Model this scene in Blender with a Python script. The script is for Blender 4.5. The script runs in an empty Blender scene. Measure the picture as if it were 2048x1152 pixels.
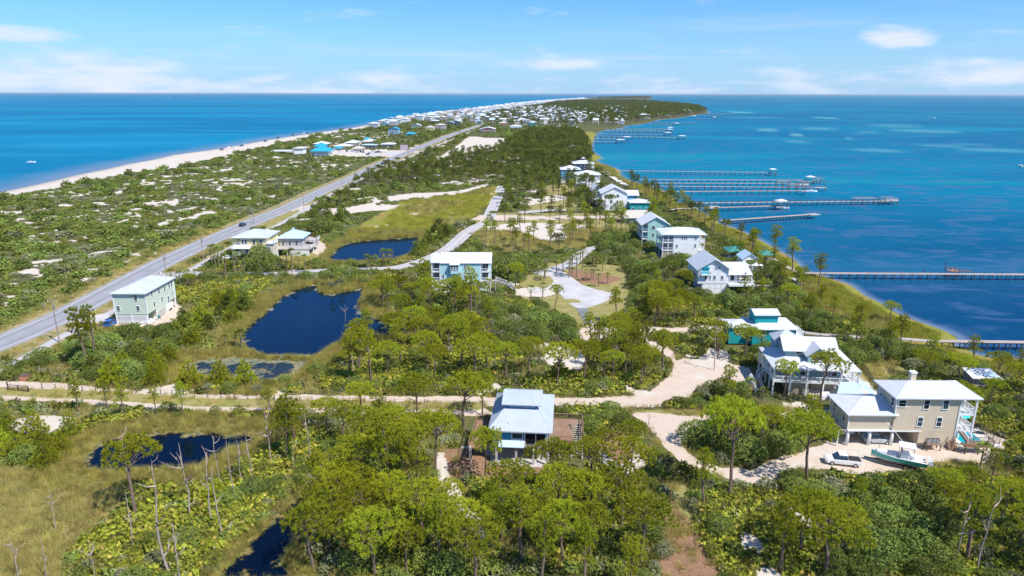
import bpy, math, random, re
import numpy as np
from mathutils import Vector, Matrix
R = math.radians
random.seed(7)
rng = np.random.default_rng(11)
scene = bpy.context.scene
COL = scene.collection
# ------------------------------------------------------------------ camera
CAM_H = 58.0
PITCH = math.atan((576 - 187.0) / 1365.0)
ROLL = 0.00195
f0 = np.array([0, math.cos(PITCH), -math.sin(PITCH)])
u0 = np.array([0, math.sin(PITCH), math.cos(PITCH)])
r0 = np.array([1.0, 0, 0])
RT = r0 * math.cos(ROLL) + u0 * math.sin(ROLL)
UP = u0 * math.cos(ROLL) - r0 * math.sin(ROLL)
cd = bpy.data.cameras.new('camera')
cd.lens = 24.0
cd.sensor_width = 36.0
cd.clip_start = 1.0
cd.clip_end = 200000.0
cam = bpy.data.objects.new('camera', cd)
COL.objects.link(cam)
M = Matrix(((RT[0], UP[0], -f0[0], 0), (RT[1], UP[1], -f0[1], 0), (RT[2], UP[2], -f0[2], CAM_H), (0, 0, 0, 1)))
cam.matrix_world = M
scene.camera = cam
# ------------------------------------------------------------------ sun, sky, exposure
SUN = Vector((0.46, -0.37, 0.81)).normalized()
sl = bpy.data.lights.new('sun', 'SUN')
sl.energy = 4.6
sl.angle = R(0.5)
sl.color = (1.0, 0.955, 0.87)
so = bpy.data.objects.new('sun', sl)
so.rotation_euler = (-SUN).to_track_quat('-Z', 'Y').to_euler()
so.location = (0, 0, 300)
COL.objects.link(so)
world = bpy.data.worlds.new('World')
scene.world = world
world.use_nodes = True
def build_world():
	nt = world.node_tree
	nt.nodes.clear()
	N = nt.nodes.new
	L = nt.links.new
	out = N('ShaderNodeOutputWorld')
	bg = N('ShaderNodeBackground')
	sky = N('ShaderNodeTexSky')
	sky.sky_type = 'NISHITA'
	sky.sun_disc = False
	sky.sun_elevation = math.asin(SUN.z)
	sky.sun_rotation = math.atan2(SUN.x, SUN.y)
	sky.altitude = 0
	sky.air_density = 1.0
	sky.dust_density = 0.35
	sky.ozone_density = 1.6
	tc = N('ShaderNodeTexCoord')
	sep = N('ShaderNodeSeparateXYZ')
	L(tc.outputs['Generated'], sep.inputs[0])
	# clouds live on a flat layer high above: direction / height
	zc = N('ShaderNodeMath'); zc.operation = 'MAXIMUM'; zc.inputs[1].default_value = 0.004
	L(sep.outputs['Z'], zc.inputs[0])
	za = N('ShaderNodeMath'); za.operation = 'ADD'; za.inputs[1].default_value = 0.055
	L(zc.outputs[0], za.inputs[0])
	dv = N('ShaderNodeVectorMath'); dv.operation = 'DIVIDE'
	cmb = N('ShaderNodeCombineXYZ')
	for k in range(3): L(za.outputs[0], cmb.inputs[k])
	L(tc.outputs['Generated'], dv.inputs[0]); L(cmb.outputs[0], dv.inputs[1])
	mp = N('ShaderNodeMapping'); mp.inputs['Scale'].default_value = (0.34, 0.55, 0.0); mp.inputs['Location'].default_value = (3.1, 7.2, 0)
	L(dv.outputs[0], mp.inputs[0])
	n1 = N('ShaderNodeTexNoise'); n1.inputs['Scale'].default_value = 1.0; n1.inputs['Detail'].default_value = 7; n1.inputs['Roughness'].default_value = 0.52
	n1.inputs['Distortion'].default_value = 0.35
	L(mp.outputs[0], n1.inputs[0])
	cr = N('ShaderNodeMapRange'); cr.interpolation_type = 'SMOOTHSTEP'
	cr.inputs['From Min'].default_value = 0.50; cr.inputs['From Max'].default_value = 0.80
	L(n1.outputs[0], cr.inputs[0])
	# thin everywhere, thicker towards the horizon as a seaside cloud bank is
	hz = N('ShaderNodeMapRange'); hz.interpolation_type = 'SMOOTHSTEP'
	hz.inputs['From Min'].default_value = 0.0; hz.inputs['From Max'].default_value = 0.15
	hz.inputs['To Min'].default_value = 1.0; hz.inputs['To Max'].default_value = 0.35
	L(sep.outputs['Z'], hz.inputs[0])
	cm = N('ShaderNodeMath'); cm.operation = 'MULTIPLY'
	L(cr.outputs[0], cm.inputs[0]); L(hz.outputs[0], cm.inputs[1])
	# cloud banks standing where the photograph has them (bearing x/y, height z/y), broken up by noise
	n2 = N('ShaderNodeTexNoise'); n2.inputs['Scale'].default_value = 9.0; n2.inputs['Detail'].default_value = 7; n2.inputs['Roughness'].default_value = 0.55
	mp2 = N('ShaderNodeMapping'); mp2.inputs['Scale'].default_value = (1, 1, 4.5); L(tc.outputs['Generated'], mp2.inputs[0]); L(mp2.outputs[0], n2.inputs[0])
	ym = N('ShaderNodeMath'); ym.operation = 'MAXIMUM'; ym.inputs[1].default_value = 0.05; L(sep.outputs['Y'], ym.inputs[0])
	bx = N('ShaderNodeMath'); bx.operation = 'DIVIDE'; L(sep.outputs['X'], bx.inputs[0]); L(ym.outputs[0], bx.inputs[1])
	bz = N('ShaderNodeMath'); bz.operation = 'DIVIDE'; L(sep.outputs['Z'], bz.inputs[0]); L(ym.outputs[0], bz.inputs[1])
	tot = None
	for (x, z, rx, rz, amt) in ((-.70, .012, .48, .06, 1.1), (-.25, .012, .3, .025, 1.0), (.2, .01, .5, .02, .6), (-.70, .078, .14, .016, .6), (.05, .04, .14, .016, .55), (.53, .078, .085, .024, 1.0), (.42, .015, .2, .03, .85), (.62, .03, .16, .03, .8), (.68, .07, .12, .02, .35)):
		q = []
		for src, c, r in ((bx, x, rx), (bz, z, rz)):
			a = N('ShaderNodeMath'); a.operation = 'SUBTRACT'; a.inputs[1].default_value = c; L(src.outputs[0], a.inputs[0])
			b = N('ShaderNodeMath'); b.operation = 'DIVIDE'; b.inputs[1].default_value = r; L(a.outputs[0], b.inputs[0])
			e = N('ShaderNodeMath'); e.operation = 'MULTIPLY'; L(b.outputs[0], e.inputs[0]); L(b.outputs[0], e.inputs[1]); q.append(e)
		s = N('ShaderNodeMath'); s.operation = 'ADD'; L(q[0].outputs[0], s.inputs[0]); L(q[1].outputs[0], s.inputs[1])
		m = N('ShaderNodeMapRange'); m.interpolation_type = 'SMOOTHSTEP'; m.inputs['From Min'].default_value = 1.0; m.inputs['From Max'].default_value = 0.0; m.inputs['To Max'].default_value = amt; L(s.outputs[0], m.inputs[0])
		if tot is None: tot = m.outputs[0]
		else:
			k = N('ShaderNodeMath'); k.operation = 'MAXIMUM'; L(tot, k.inputs[0]); L(m.outputs[0], k.inputs[1]); tot = k.outputs[0]
	k = N('ShaderNodeMath'); k.operation = 'MULTIPLY_ADD'; k.inputs[1].default_value = .62; n3 = N('ShaderNodeMath'); n3.operation = 'MULTIPLY'; n3.inputs[1].default_value = 2.5; L(n2.outputs[0], n3.inputs[0]); L(tot, k.inputs[0]); L(n3.outputs[0], k.inputs[2])
	m = N('ShaderNodeMapRange'); m.interpolation_type = 'SMOOTHSTEP'; m.inputs['From Min'].default_value = 1.42; m.inputs['From Max'].default_value = 2.25; m.inputs['To Max'].default_value = .95; L(k.outputs[0], m.inputs[0])
	c2 = N('ShaderNodeMath'); c2.operation = 'MULTIPLY'; c2.inputs[1].default_value = 0.45; L(cm.outputs[0], c2.inputs[0])
	cm = N('ShaderNodeMath'); cm.operation = 'MAXIMUM'; L(m.outputs[0], cm.inputs[0]); L(c2.outputs[0], cm.inputs[1])
	# clean sky colour: nishita tinted to the photograph's clear cyan blue
	tint = N('ShaderNodeMix'); tint.data_type = 'RGBA'; tint.blend_type = 'MULTIPLY'; tint.inputs[0].default_value = 1.0
	tint.inputs[7].default_value = (*SKY_TINT, 1)
	L(sky.outputs[0], tint.inputs[6])
	# horizon veil
	hv = N('ShaderNodeMapRange'); hv.interpolation_type = 'SMOOTHERSTEP'
	hv.inputs['From Min'].default_value = -0.02; hv.inputs['From Max'].default_value = 0.14
	hv.inputs['To Min'].default_value = 0.72; hv.inputs['To Max'].default_value = 0.0
	L(sep.outputs['Z'], hv.inputs[0])
	veil = N('ShaderNodeMix'); veil.data_type = 'RGBA'; veil.inputs[7].default_value = (*VEIL, 1)
	L(hv.outputs[0], veil.inputs[0]); L(tint.outputs[2], veil.inputs[6])
	mx = N('ShaderNodeMix'); mx.data_type = 'RGBA'; mx.inputs[7].default_value = (*CLOUD, 1)
	L(cm.outputs[0], mx.inputs[0]); L(veil.outputs[2], mx.inputs[6])
	L(mx.outputs[2], bg.inputs[0])
	bg.inputs[1].default_value = SKY_STRENGTH
	L(bg.outputs[0], out.inputs[0])
SKY_TINT = (0.41, 0.79, 1.24)
VEIL = (3.4, 5.2, 7.5)
CLOUD = (6.0, 6.5, 7.9)
SKY_STRENGTH = 0.10
build_world()
vs = scene.view_settings
vs.view_transform = 'Standard'
vs.look = 'None'
vs.exposure = 0.45
vs.gamma = 1.0
vs.use_curve_mapping = False
scene.render.engine = 'CYCLES'
scene.cycles.max_bounces = 5
scene.cycles.transparent_max_bounces = 8
scene.cycles.volume_bounces = 0
# ------------------------------------------------------------------ pixel <-> world (survey of the photograph)
def G(px, py, z=0.0):
	u = (px - 1024) / 1365.0; v = (py - 576) / 1365.0
	d = f0 + u * RT - v * UP
	t = (z - CAM_H) / d[2]
	return Vector((d[0] * t, d[1] * t, z))
def GL(pts, z=0.0):
	return [tuple(G(x, y, z))[:2] for x, y in pts]
def proj(x, y, z=0.0):
	p = np.array([x, y, z - CAM_H])
	w = p @ f0
	return 1024 + 1365 * (p @ RT) / w, 576 - 1365 * (p @ UP) / w
# ------------------------------------------------------------------ object helpers
def tag(o, label=None, cat=None, group=None, kind=None):
	if label: o['label'] = label
	if cat: o['category'] = cat
	if group: o['group'] = group
	if kind: o['kind'] = kind
	return o
def thing(name, label, cat, loc=(0, 0, 0), rz=0.0, group=None):
	o = bpy.data.objects.new(name, None)
	o.empty_display_size = 0.5
	o.location = loc
	o.rotation_euler = (0, 0, rz)
	COL.objects.link(o)
	return tag(o, label, cat, group)
def link(name, me, parent=None, loc=None, rz=None, scale=None, mat=None):
	o = bpy.data.objects.new(name, me)
	if parent is not None: o.parent = parent
	if loc is not None: o.location = loc
	if rz is not None: o.rotation_euler = (0, 0, rz)
	if scale is not None: o.scale = scale if hasattr(scale, '__len__') else (scale,) * 3
	COL.objects.link(o)
	if mat is not None:
		o.material_slots[0].link = 'OBJECT'
		o.material_slots[0].material = mat
	return o
def copy_tree(o, parent=None):
	c = o.copy()
	COL.objects.link(c)
	if parent is not None: c.parent = parent
	for ch in list(o.children): copy_tree(ch, c)
	return c
class MB:
	"""collects simple solids into one mesh"""
	def __init__(s): s.v = []; s.f = []; s.m = []; s.cur = 0
	def _a(s, vs, fs):
		n = len(s.v); s.v += [tuple(p) for p in vs]
		for f in fs: s.f.append(tuple(i + n for i in f)); s.m.append(s.cur)
		return s
	def box(s, x0, x1, y0, y1, z0, z1):
		return s._a([(x0,y0,z0),(x1,y0,z0),(x1,y1,z0),(x0,y1,z0),(x0,y0,z1),(x1,y0,z1),(x1,y1,z1),(x0,y1,z1)],
					[(3,2,1,0),(4,5,6,7),(0,1,5,4),(1,2,6,5),(2,3,7,6),(3,0,4,7)])
	def beam(s, a, b, w, h, up=(0, 0, 1)):
		a = Vector(a); b = Vector(b); d = (b - a).normalized(); u = Vector(up)
		if abs(d.dot(u)) > 0.98: u = Vector((0, 1, 0))
		r = d.cross(u).normalized(); u = r.cross(d).normalized()
		vs = [p + r * (i * w / 2) + u * (j * h / 2) for p in (a, b) for i, j in ((-1, -1), (1, -1), (1, 1), (-1, 1))]
		return s._a(vs, [(0,1,2,3),(7,6,5,4),(4,5,1,0),(5,6,2,1),(6,7,3,2),(7,4,0,3)])
	def tube(s, pts, rad, n=7, cap=True):
		rings = []
		k0 = len(s.v); P = [Vector(p) for p in pts]
		if not hasattr(rad, '__len__'): rad = [rad] * len(P)
		for i, p in enumerate(P):
			d = (P[min(i + 1, len(P) - 1)] - P[max(i - 1, 0)]).normalized()
			a = Vector((0, 1, 0)) if abs(d.z) > 0.9 else Vector((0, 0, 1))
			x = d.cross(a).normalized(); y = d.cross(x).normalized()
			for j in range(n):
				t = 2 * math.pi * j / n
				s.v.append(tuple(p + (x * math.cos(t) + y * math.sin(t)) * rad[i]))
		for i in range(len(P) - 1):
			for j in range(n):
				a = k0 + i * n + j; b = k0 + i * n + (j + 1) % n
				s.f.append((a, b, b + n, a + n)); s.m.append(s.cur)
		if cap:
			s.f.append(tuple(k0 + j for j in range(n))[::-1]); s.m.append(s.cur)
			s.f.append(tuple(k0 + (len(P) - 1) * n + j for j in range(n))); s.m.append(s.cur)
		return s
	def poly(s, pts):
		return s._a(pts, [tuple(range(len(pts)))])
	def prism(s, pts, z0, z1):
		n = len(pts)
		vs = [(x, y, z0) for x, y in pts] + [(x, y, z1) for x, y in pts]
		return s._a(vs, [tuple(range(n))[::-1], tuple(range(n, 2 * n))] + [(i, (i + 1) % n, n + (i + 1) % n, n + i) for i in range(n)])
	def slab(s, q, t=0.16):
		"""thin solid panel: quad/tri q (3-D), thickness t downwards"""
		n = len(q); lo = [(p[0], p[1], p[2] - t) for p in q]
		return s._a(list(q) + lo, [tuple(range(n)), tuple(range(n, 2 * n))[::-1]] + [(i, n + i, n + (i + 1) % n, (i + 1) % n) for i in range(n)])
	def ribs(s, a, b, c, d, step=0.55, w=0.05, h=0.045):
		"""standing seams from eave a->b to ridge d->c"""
		a, b, c, d = map(Vector, (a, b, c, d))
		e = (b - a); L = e.length; e.normalize()
		nrm = (b - a).cross(d - a if (d - a).length > 0.01 else c - a).normalized()
		if nrm.z < 0: nrm = -nrm
		up = nrm.cross(e).normalized()
		if up.z < 0: up = -up
		# local 2-D
		A = Vector((0, 0)); B = Vector((L, 0)); C = Vector(((c - a).dot(e), (c - a).dot(up))); D = Vector(((d - a).dot(e), (d - a).dot(up)))
		k = step / 2
		while k < L:
			top = C.y
			if k < D.x and D.x > 1e-3: top = D.y * k / D.x
			elif k > C.x and L - C.x > 1e-3: top = C.y * (L - k) / (L - C.x)
			if top > 0.3:
				p = a + e * k + nrm * h / 2; q = p + up * top
				s.beam(p, q, w, h, up=tuple(nrm))
			k += step
		return s
	def hip(s, x0, x1, y0, y1, z, h, oh=0.5, ribs=True, t=0.18, frac=1.0, step=0.55):
		x0 -= oh; x1 += oh; y0 -= oh; y1 += oh
		w = x1 - x0; d = y1 - y0
		if w >= d:
			i = d / 2 * frac; rA = (x0 + i, (y0 + y1) / 2, z + h); rB = (x1 - i, (y0 + y1) / 2, z + h)
			Q = [[(x0,y0,z),(x1,y0,z),rB,rA],[(x1,y0,z),(x1,y1,z),rB,rB],[(x1,y1,z),(x0,y1,z),rA,rB],[(x0,y1,z),(x0,y0,z),rA,rA]]
		else:
			i = w / 2 * frac; rA = ((x0 + x1) / 2, y0 + i, z + h); rB = ((x0 + x1) / 2, y1 - i, z + h)
			Q = [[(x0,y0,z),(x1,y0,z),rA,rA],[(x1,y0,z),(x1,y1,z),rB,rA],[(x1,y1,z),(x0,y1,z),rB,rB],[(x0,y1,z),(x0,y0,z),rA,rB]]
		for q in Q:
			qq = q if q[2] != q[3] else q[:3]
			s.poly(qq)
			if ribs: s.ribs(*q, step=step)
		s.box(x0, x1, y0, y1, z - t, z - 0.002)
		for q in Q: s.beam(q[0], q[3], 0.12, 0.06)
		return s
	def gable(s, x0, x1, y0, y1, z, h, axis='x', oh=0.5, ends=True, ribs=True, off=0.5, t=0.14, step=0.55):
		"""ridge along axis; slopes are real slabs; returns gable-end triangles to another MB if wanted"""
		if axis == 'x':
			ym = y0 + (y1 - y0) * off
			sl0 = h / (ym - y0); sl1 = h / (y1 - ym)
			a, b = x0 - oh, x1 + oh
			q1 = [(a, y0 - oh, z - sl0 * oh), (b, y0 - oh, z - sl0 * oh), (b, ym, z + h), (a, ym, z + h)]
			q2 = [(b, y1 + oh, z - sl1 * oh), (a, y1 + oh, z - sl1 * oh), (a, ym, z + h), (b, ym, z + h)]
		else:
			xm = x0 + (x1 - x0) * off
			sl0 = h / (xm - x0); sl1 = h / (x1 - xm)
			a, b = y0 - oh, y1 + oh
			q1 = [(x0 - oh, b, z - sl0 * oh), (x0 - oh, a, z - sl0 * oh), (xm, a, z + h), (xm, b, z + h)]
			q2 = [(x1 + oh, a, z - sl1 * oh), (x1 + oh, b, z - sl1 * oh), (xm, b, z + h), (xm, a, z + h)]
		for q in (q1, q2):
			s.slab(q, t)
			if ribs: s.ribs(*q, step=step)
		return s
	def build(s, name, mats, parent=None, loc=None, rz=None, smooth=False, kind=None, label=None):
		me = s.mesh(name, mats, smooth)
		o = link(name, me, parent, loc, rz)
		if kind: o['kind'] = kind
		if label: o['label'] = label
		return o
	def mesh(s, name, mats, smooth=False):
		me = bpy.data.meshes.new(name)
		me.from_pydata(s.v, [], s.f)
		if not isinstance(mats, (list, tuple)): mats = [mats]
		for m in mats: me.materials.append(m)
		if len(mats) > 1: me.polygons.foreach_set('material_index', s.m)
		if smooth: me.polygons.foreach_set('use_smooth', [True] * len(me.polygons))
		me.update()
		return me
def np_mesh(name, V, F, mat, attrs=None, smooth=False):
	"""V (n,3), F (m,3|4)"""
	me = bpy.data.meshes.new(name)
	V = np.asarray(V, np.float32); F = np.asarray(F, np.int32)
	me.vertices.add(len(V)); me.vertices.foreach_set('co', V.ravel())
	k = F.shape[1]
	me.loops.add(F.size); me.loops.foreach_set('vertex_index', F.ravel())
	me.polygons.add(len(F))
	me.polygons.foreach_set('loop_start', np.arange(0, F.size, k, dtype=np.int32))
	me.polygons.foreach_set('loop_total', np.full(len(F), k, np.int32))
	if smooth: me.polygons.foreach_set('use_smooth', np.ones(len(F), bool))
	for nm, (dt, dat) in (attrs or {}).items():
		a = me.attributes.new(nm, dt, 'POINT')
		key = {'FLOAT': 'value', 'INT': 'value', 'FLOAT_COLOR': 'color', 'FLOAT_VECTOR': 'vector'}[dt]
		a.data.foreach_set(key, np.asarray(dat).ravel())
	if mat is not None: me.materials.append(mat)
	me.update(calc_edges=True)
	me.validate()
	return me
# ------------------------------------------------------------------ noise and polygons in numpy
def _hash(ix, iy, seed):
	h = (ix.astype(np.int64) * 374761393 + iy.astype(np.int64) * 668265263 + seed * 974634777) & 0xFFFFFFFF
	h = ((h ^ (h >> 13)) * 1274126177) & 0xFFFFFFFF
	return ((h ^ (h >> 16)) & 0xFFFF) / 65535.0
def vnoise(x, y, seed=0):
	x = np.asarray(x, float); y = np.asarray(y, float)
	ix = np.floor(x); iy = np.floor(y); fx = x - ix; fy = y - iy
	fx = fx * fx * (3 - 2 * fx); fy = fy * fy * (3 - 2 * fy)
	a = _hash(ix, iy, seed); b = _hash(ix + 1, iy, seed); c = _hash(ix, iy + 1, seed); d = _hash(ix + 1, iy + 1, seed)
	return (a * (1 - fx) + b * fx) * (1 - fy) + (c * (1 - fx) + d * fx) * fy
def fbm(x, y, s=1.0, o=4, seed=0):
	t = 0; a = 0.5; n = 0
	for k in range(o):
		t = t + a * vnoise(np.asarray(x) / s, np.asarray(y) / s, seed + k * 17); n += a; s = s / 2.03; a *= 0.5
	return t / n
def sdist(P, poly):
	"""signed distance, negative inside"""
	P = np.asarray(P, float); x = P[:, 0]; y = P[:, 1]
	Q = np.asarray(poly, float); d = np.full(len(P), 1e18); ins = np.zeros(len(P), bool)
	for i in range(len(Q)):
		ax, ay = Q[i - 1]; bx, by = Q[i]
		ex, ey = bx - ax, by - ay; wx = x - ax; wy = y - ay
		t = np.clip((wx * ex + wy * ey) / max(ex * ex + ey * ey, 1e-9), 0, 1)
		d = np.minimum(d, (wx - ex * t) ** 2 + (wy - ey * t) ** 2)
		c = ((ay > y) != (by > y)) & (x < (bx - ax) * (y - ay) / ((by - ay) if by != ay else 1e-9) + ax)
		ins ^= c
	d = np.sqrt(d)
	return np.where(ins, -d, d)
def pdist(P, line):
	P = np.asarray(P, float); x = P[:, 0]; y = P[:, 1]; d = np.full(len(P), 1e18)
	Q = np.asarray(line, float)
	for i in range(1, len(Q)):
		ax, ay = Q[i - 1]; bx, by = Q[i]
		ex, ey = bx - ax, by - ay; wx = x - ax; wy = y - ay
		t = np.clip((wx * ex + wy * ey) / max(ex * ex + ey * ey, 1e-9), 0, 1)
		d = np.minimum(d, (wx - ex * t) ** 2 + (wy - ey * t) ** 2)
	return np.sqrt(d)
# ------------------------------------------------------------------ materials
def new_mat(name):
	m = bpy.data.materials.new(name); m.use_nodes = True
	nt = m.node_tree; b = nt.nodes['Principled BSDF']
	return m, nt, b, nt.nodes.new, nt.links.new
def simple(name, col, rough=0.6, metal=0.0, var=0.12, scale=1.5, bump=0.0, spec=0.4, dirt=None, dirt_amt=0.0, dirt_scale=0.35):
	m, nt, b, N, L = new_mat(name)
	tc = N('ShaderNodeTexCoord')
	n = N('ShaderNodeTexNoise'); n.inputs['Scale'].default_value = scale; n.inputs['Detail'].default_value = 5; n.inputs['Roughness'].default_value = 0.6
	L(tc.outputs['Object'], n.inputs[0])
	r = N('ShaderNodeMapRange'); r.inputs['To Min'].default_value = 1 - var; r.inputs['To Max'].default_value = 1 + var
	r.inputs['From Min'].default_value = 0.3; r.inputs['From Max'].default_value = 0.7
	L(n.outputs[0], r.inputs[0])
	hs = N('ShaderNodeHueSaturation'); hs.inputs['Color'].default_value = (*col, 1)
	L(r.outputs[0], hs.inputs['Value'])
	last = hs.outputs[0]
	if dirt:
		n2 = N('ShaderNodeTexNoise'); n2.inputs['Scale'].default_value = dirt_scale; n2.inputs['Detail'].default_value = 6; n2.inputs['Roughness'].default_value = 0.65
		L(tc.outputs['Object'], n2.inputs[0])
		r2 = N('ShaderNodeMapRange'); r2.inputs['From Min'].default_value = 0.48; r2.inputs['From Max'].default_value = 0.72; r2.inputs['To Max'].default_value = dirt_amt
		L(n2.outputs[0], r2.inputs[0])
		mx = N('ShaderNodeMix'); mx.data_type = 'RGBA'; mx.inputs[7].default_value = (*dirt, 1)
		L(r2.outputs[0], mx.inputs[0]); L(last, mx.inputs[6]); last = mx.outputs[2]
	L(last, b.inputs['Base Color'])
	b.inputs['Roughness'].default_value = rough
	b.inputs['Metallic'].default_value = metal
	b.inputs['Specular IOR Level'].default_value = spec
	if bump:
		bp = N('ShaderNodeBump'); bp.inputs['Strength'].default_value = bump; bp.inputs['Distance'].default_value = 0.05
		L(n.outputs[0], bp.inputs['Height']); L(bp.outputs[0], b.inputs['Normal'])
	return m
def siding(name, col, pitch=0.2, vertical=False, var=0.06, depth=0.012):
	"""lap boards / board and batten: fine relief with a thin recessed joint, weathered colour per board"""
	m, nt, b, N, L = new_mat(name)
	tc = N('ShaderNodeTexCoord'); sp = N('ShaderNodeSeparateXYZ'); L(tc.outputs['Object'], sp.inputs[0])
	if vertical:
		ad = N('ShaderNodeMath'); ad.operation = 'ADD'; L(sp.outputs[0], ad.inputs[0]); L(sp.outputs[1], ad.inputs[1]); src = ad.outputs[0]
	else: src = sp.outputs[2]
	dv = N('ShaderNodeMath'); dv.operation = 'DIVIDE'; dv.inputs[1].default_value = pitch; L(src, dv.inputs[0])
	fr = N('ShaderNodeMath'); fr.operation = 'FRACT'; L(dv.outputs[0], fr.inputs[0])
	fl = N('ShaderNodeMath'); fl.operation = 'FLOOR'; L(dv.outputs[0], fl.inputs[0])
	wn = N('ShaderNodeTexWhiteNoise'); wn.noise_dimensions = '1D'; L(fl.outputs[0], wn.inputs['W'])
	nz = N('ShaderNodeTexNoise'); nz.inputs['Scale'].default_value = 0.6; nz.inputs['Detail'].default_value = 5; L(tc.outputs['Object'], nz.inputs[0])
	a1 = N('ShaderNodeMath'); a1.operation = 'MULTIPLY_ADD'; a1.inputs[1].default_value = var; a1.inputs[2].default_value = 1 - var; L(wn.outputs[0], a1.inputs[0])
	a2 = N('ShaderNodeMath'); a2.operation = 'MULTIPLY_ADD'; a2.inputs[1].default_value = 0.22; a2.inputs[2].default_value = 0.87; L(nz.outputs[0], a2.inputs[0])
	a3 = N('ShaderNodeMath'); a3.operation = 'MULTIPLY'; L(a1.outputs[0], a3.inputs[0]); L(a2.outputs[0], a3.inputs[1])
	st = N('ShaderNodeMapRange'); st.inputs['From Min'].default_value = 0.0; st.inputs['From Max'].default_value = 0.14; st.inputs['To Min'].default_value = 0.8; L(fr.outputs[0], st.inputs[0])
	a4 = N('ShaderNodeMath'); a4.operation = 'MULTIPLY'; L(a3.outputs[0], a4.inputs[0]); L(st.outputs[0], a4.inputs[1])
	hs = N('ShaderNodeHueSaturation'); hs.inputs['Color'].default_value = (*col, 1); L(a4.outputs[0], hs.inputs['Value'])
	L(hs.outputs[0], b.inputs['Base Color'])
	bp = N('ShaderNodeBump'); bp.inputs['Strength'].default_value = 0.5; bp.inputs['Distance'].default_value = depth
	L(fr.outputs[0], bp.inputs['Height']); L(bp.outputs[0], b.inputs['Normal'])
	b.inputs['Roughness'].default_value = 0.7; b.inputs['Specular IOR Level'].default_value = 0.3
	return m
MAT = {}
def m_(k, *a, **kw):
	MAT[k] = simple(k, *a, **kw); return MAT[k]
m_('roof_white', (0.61, 0.63, 0.66), rough=0.55, metal=0.0, var=0.05, scale=0.8, dirt=(0.5, 0.5, 0.5), dirt_amt=0.35)
m_('roof_grey', (0.50, 0.54, 0.59), rough=0.5, metal=0.0, var=0.06, scale=0.8, dirt=(0.38, 0.38, 0.38), dirt_amt=0.4)
m_('roof_silver', (0.48, 0.53, 0.60), rough=0.45, metal=0.1, var=0.06, scale=0.8, dirt=(0.42, 0.43, 0.44), dirt_amt=0.4)
m_('roof_blue', (0.46, 0.60, 0.74), rough=0.5, var=0.06, scale=0.8, dirt=(0.4, 0.45, 0.5), dirt_amt=0.4)
m_('roof_tan', (0.52, 0.48, 0.43), rough=0.7, var=0.1, scale=1.5, dirt=(0.35, 0.32, 0.28), dirt_amt=0.4)
m_('roof_teal', (0.02, 0.34, 0.50), rough=0.5, var=0.1, scale=0.8, dirt=(0.1, 0.3, 0.36), dirt_amt=0.4)
m_('roof_green', (0.05, 0.22, 0.19), rough=0.6, var=0.15, scale=0.8)
m_('trim', (0.78, 0.79, 0.80), rough=0.55, var=0.04, dirt=(0.55, 0.53, 0.5), dirt_amt=0.3)
m_('white_paint', (0.80, 0.81, 0.82), rough=0.5, var=0.04, dirt=(0.6, 0.58, 0.55), dirt_amt=0.3)
m_('pvc', (0.85, 0.86, 0.88), rough=0.45, var=0.03)
m_('dark', (0.02, 0.022, 0.025), rough=0.8, var=0.2)
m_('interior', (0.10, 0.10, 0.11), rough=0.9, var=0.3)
m_('deck_wood', (0.26, 0.15, 0.095), rough=0.8, var=0.3, scale=4.0, dirt=(0.30, 0.25, 0.2), dirt_amt=0.8)
m_('grey_wood', (0.40, 0.36, 0.33), rough=0.85, var=0.22, scale=3.0, dirt=(0.26, 0.22, 0.2), dirt_amt=0.6)
m_('pier_wood', (0.42, 0.35, 0.31), rough=0.85, var=0.25, scale=2.5, dirt=(0.25, 0.19, 0.16), dirt_amt=0.7)
m_('pile_wood', (0.13, 0.085, 0.07), rough=0.9, var=0.35, scale=2.0)
m_('concrete', (0.47, 0.44, 0.42), rough=0.85, var=0.10, scale=1.2, dirt=(0.33, 0.31, 0.3), dirt_amt=0.6)
m_('pool_deck', (0.62, 0.58, 0.54), rough=0.8, var=0.06, scale=1.0, dirt=(0.5, 0.46, 0.42), dirt_amt=0.4)
m_('metal_dark', (0.05, 0.05, 0.05), rough=0.5, metal=0.4)
m_('metal_grey', (0.35, 0.36, 0.37), rough=0.5, metal=0.4)
m_('pole_wood', (0.30, 0.25, 0.21), rough=0.9, var=0.25, scale=2.0)
m_('post_wood', (0.10, 0.07, 0.055), rough=0.9, var=0.3)
m_('tyre', (0.02, 0.02, 0.02), rough=0.85)
m_('chrome', (0.6, 0.6, 0.62), rough=0.25, metal=0.8)
m_('umbrella_teal', (0.03, 0.48, 0.56), rough=0.8, var=0.1)
m_('terracotta', (0.38, 0.16, 0.09), rough=0.85, var=0.2)
m_('bark', (0.17, 0.12, 0.095), rough=0.95, var=0.4, scale=5, dirt=(0.26, 0.15, 0.11), dirt_amt=0.8, dirt_scale=1.2)
m_('bark_grey', (0.25, 0.22, 0.2), rough=0.95, var=0.4, scale=5)
m_('palm_bark', (0.24, 0.17, 0.12), rough=0.95, var=0.35, scale=6)
m_('dead_wood', (0.36, 0.29, 0.26), rough=0.9, var=0.25, scale=3, dirt=(0.36, 0.2, 0.13), dirt_amt=0.9, dirt_scale=0.5)
S_ = {}
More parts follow.
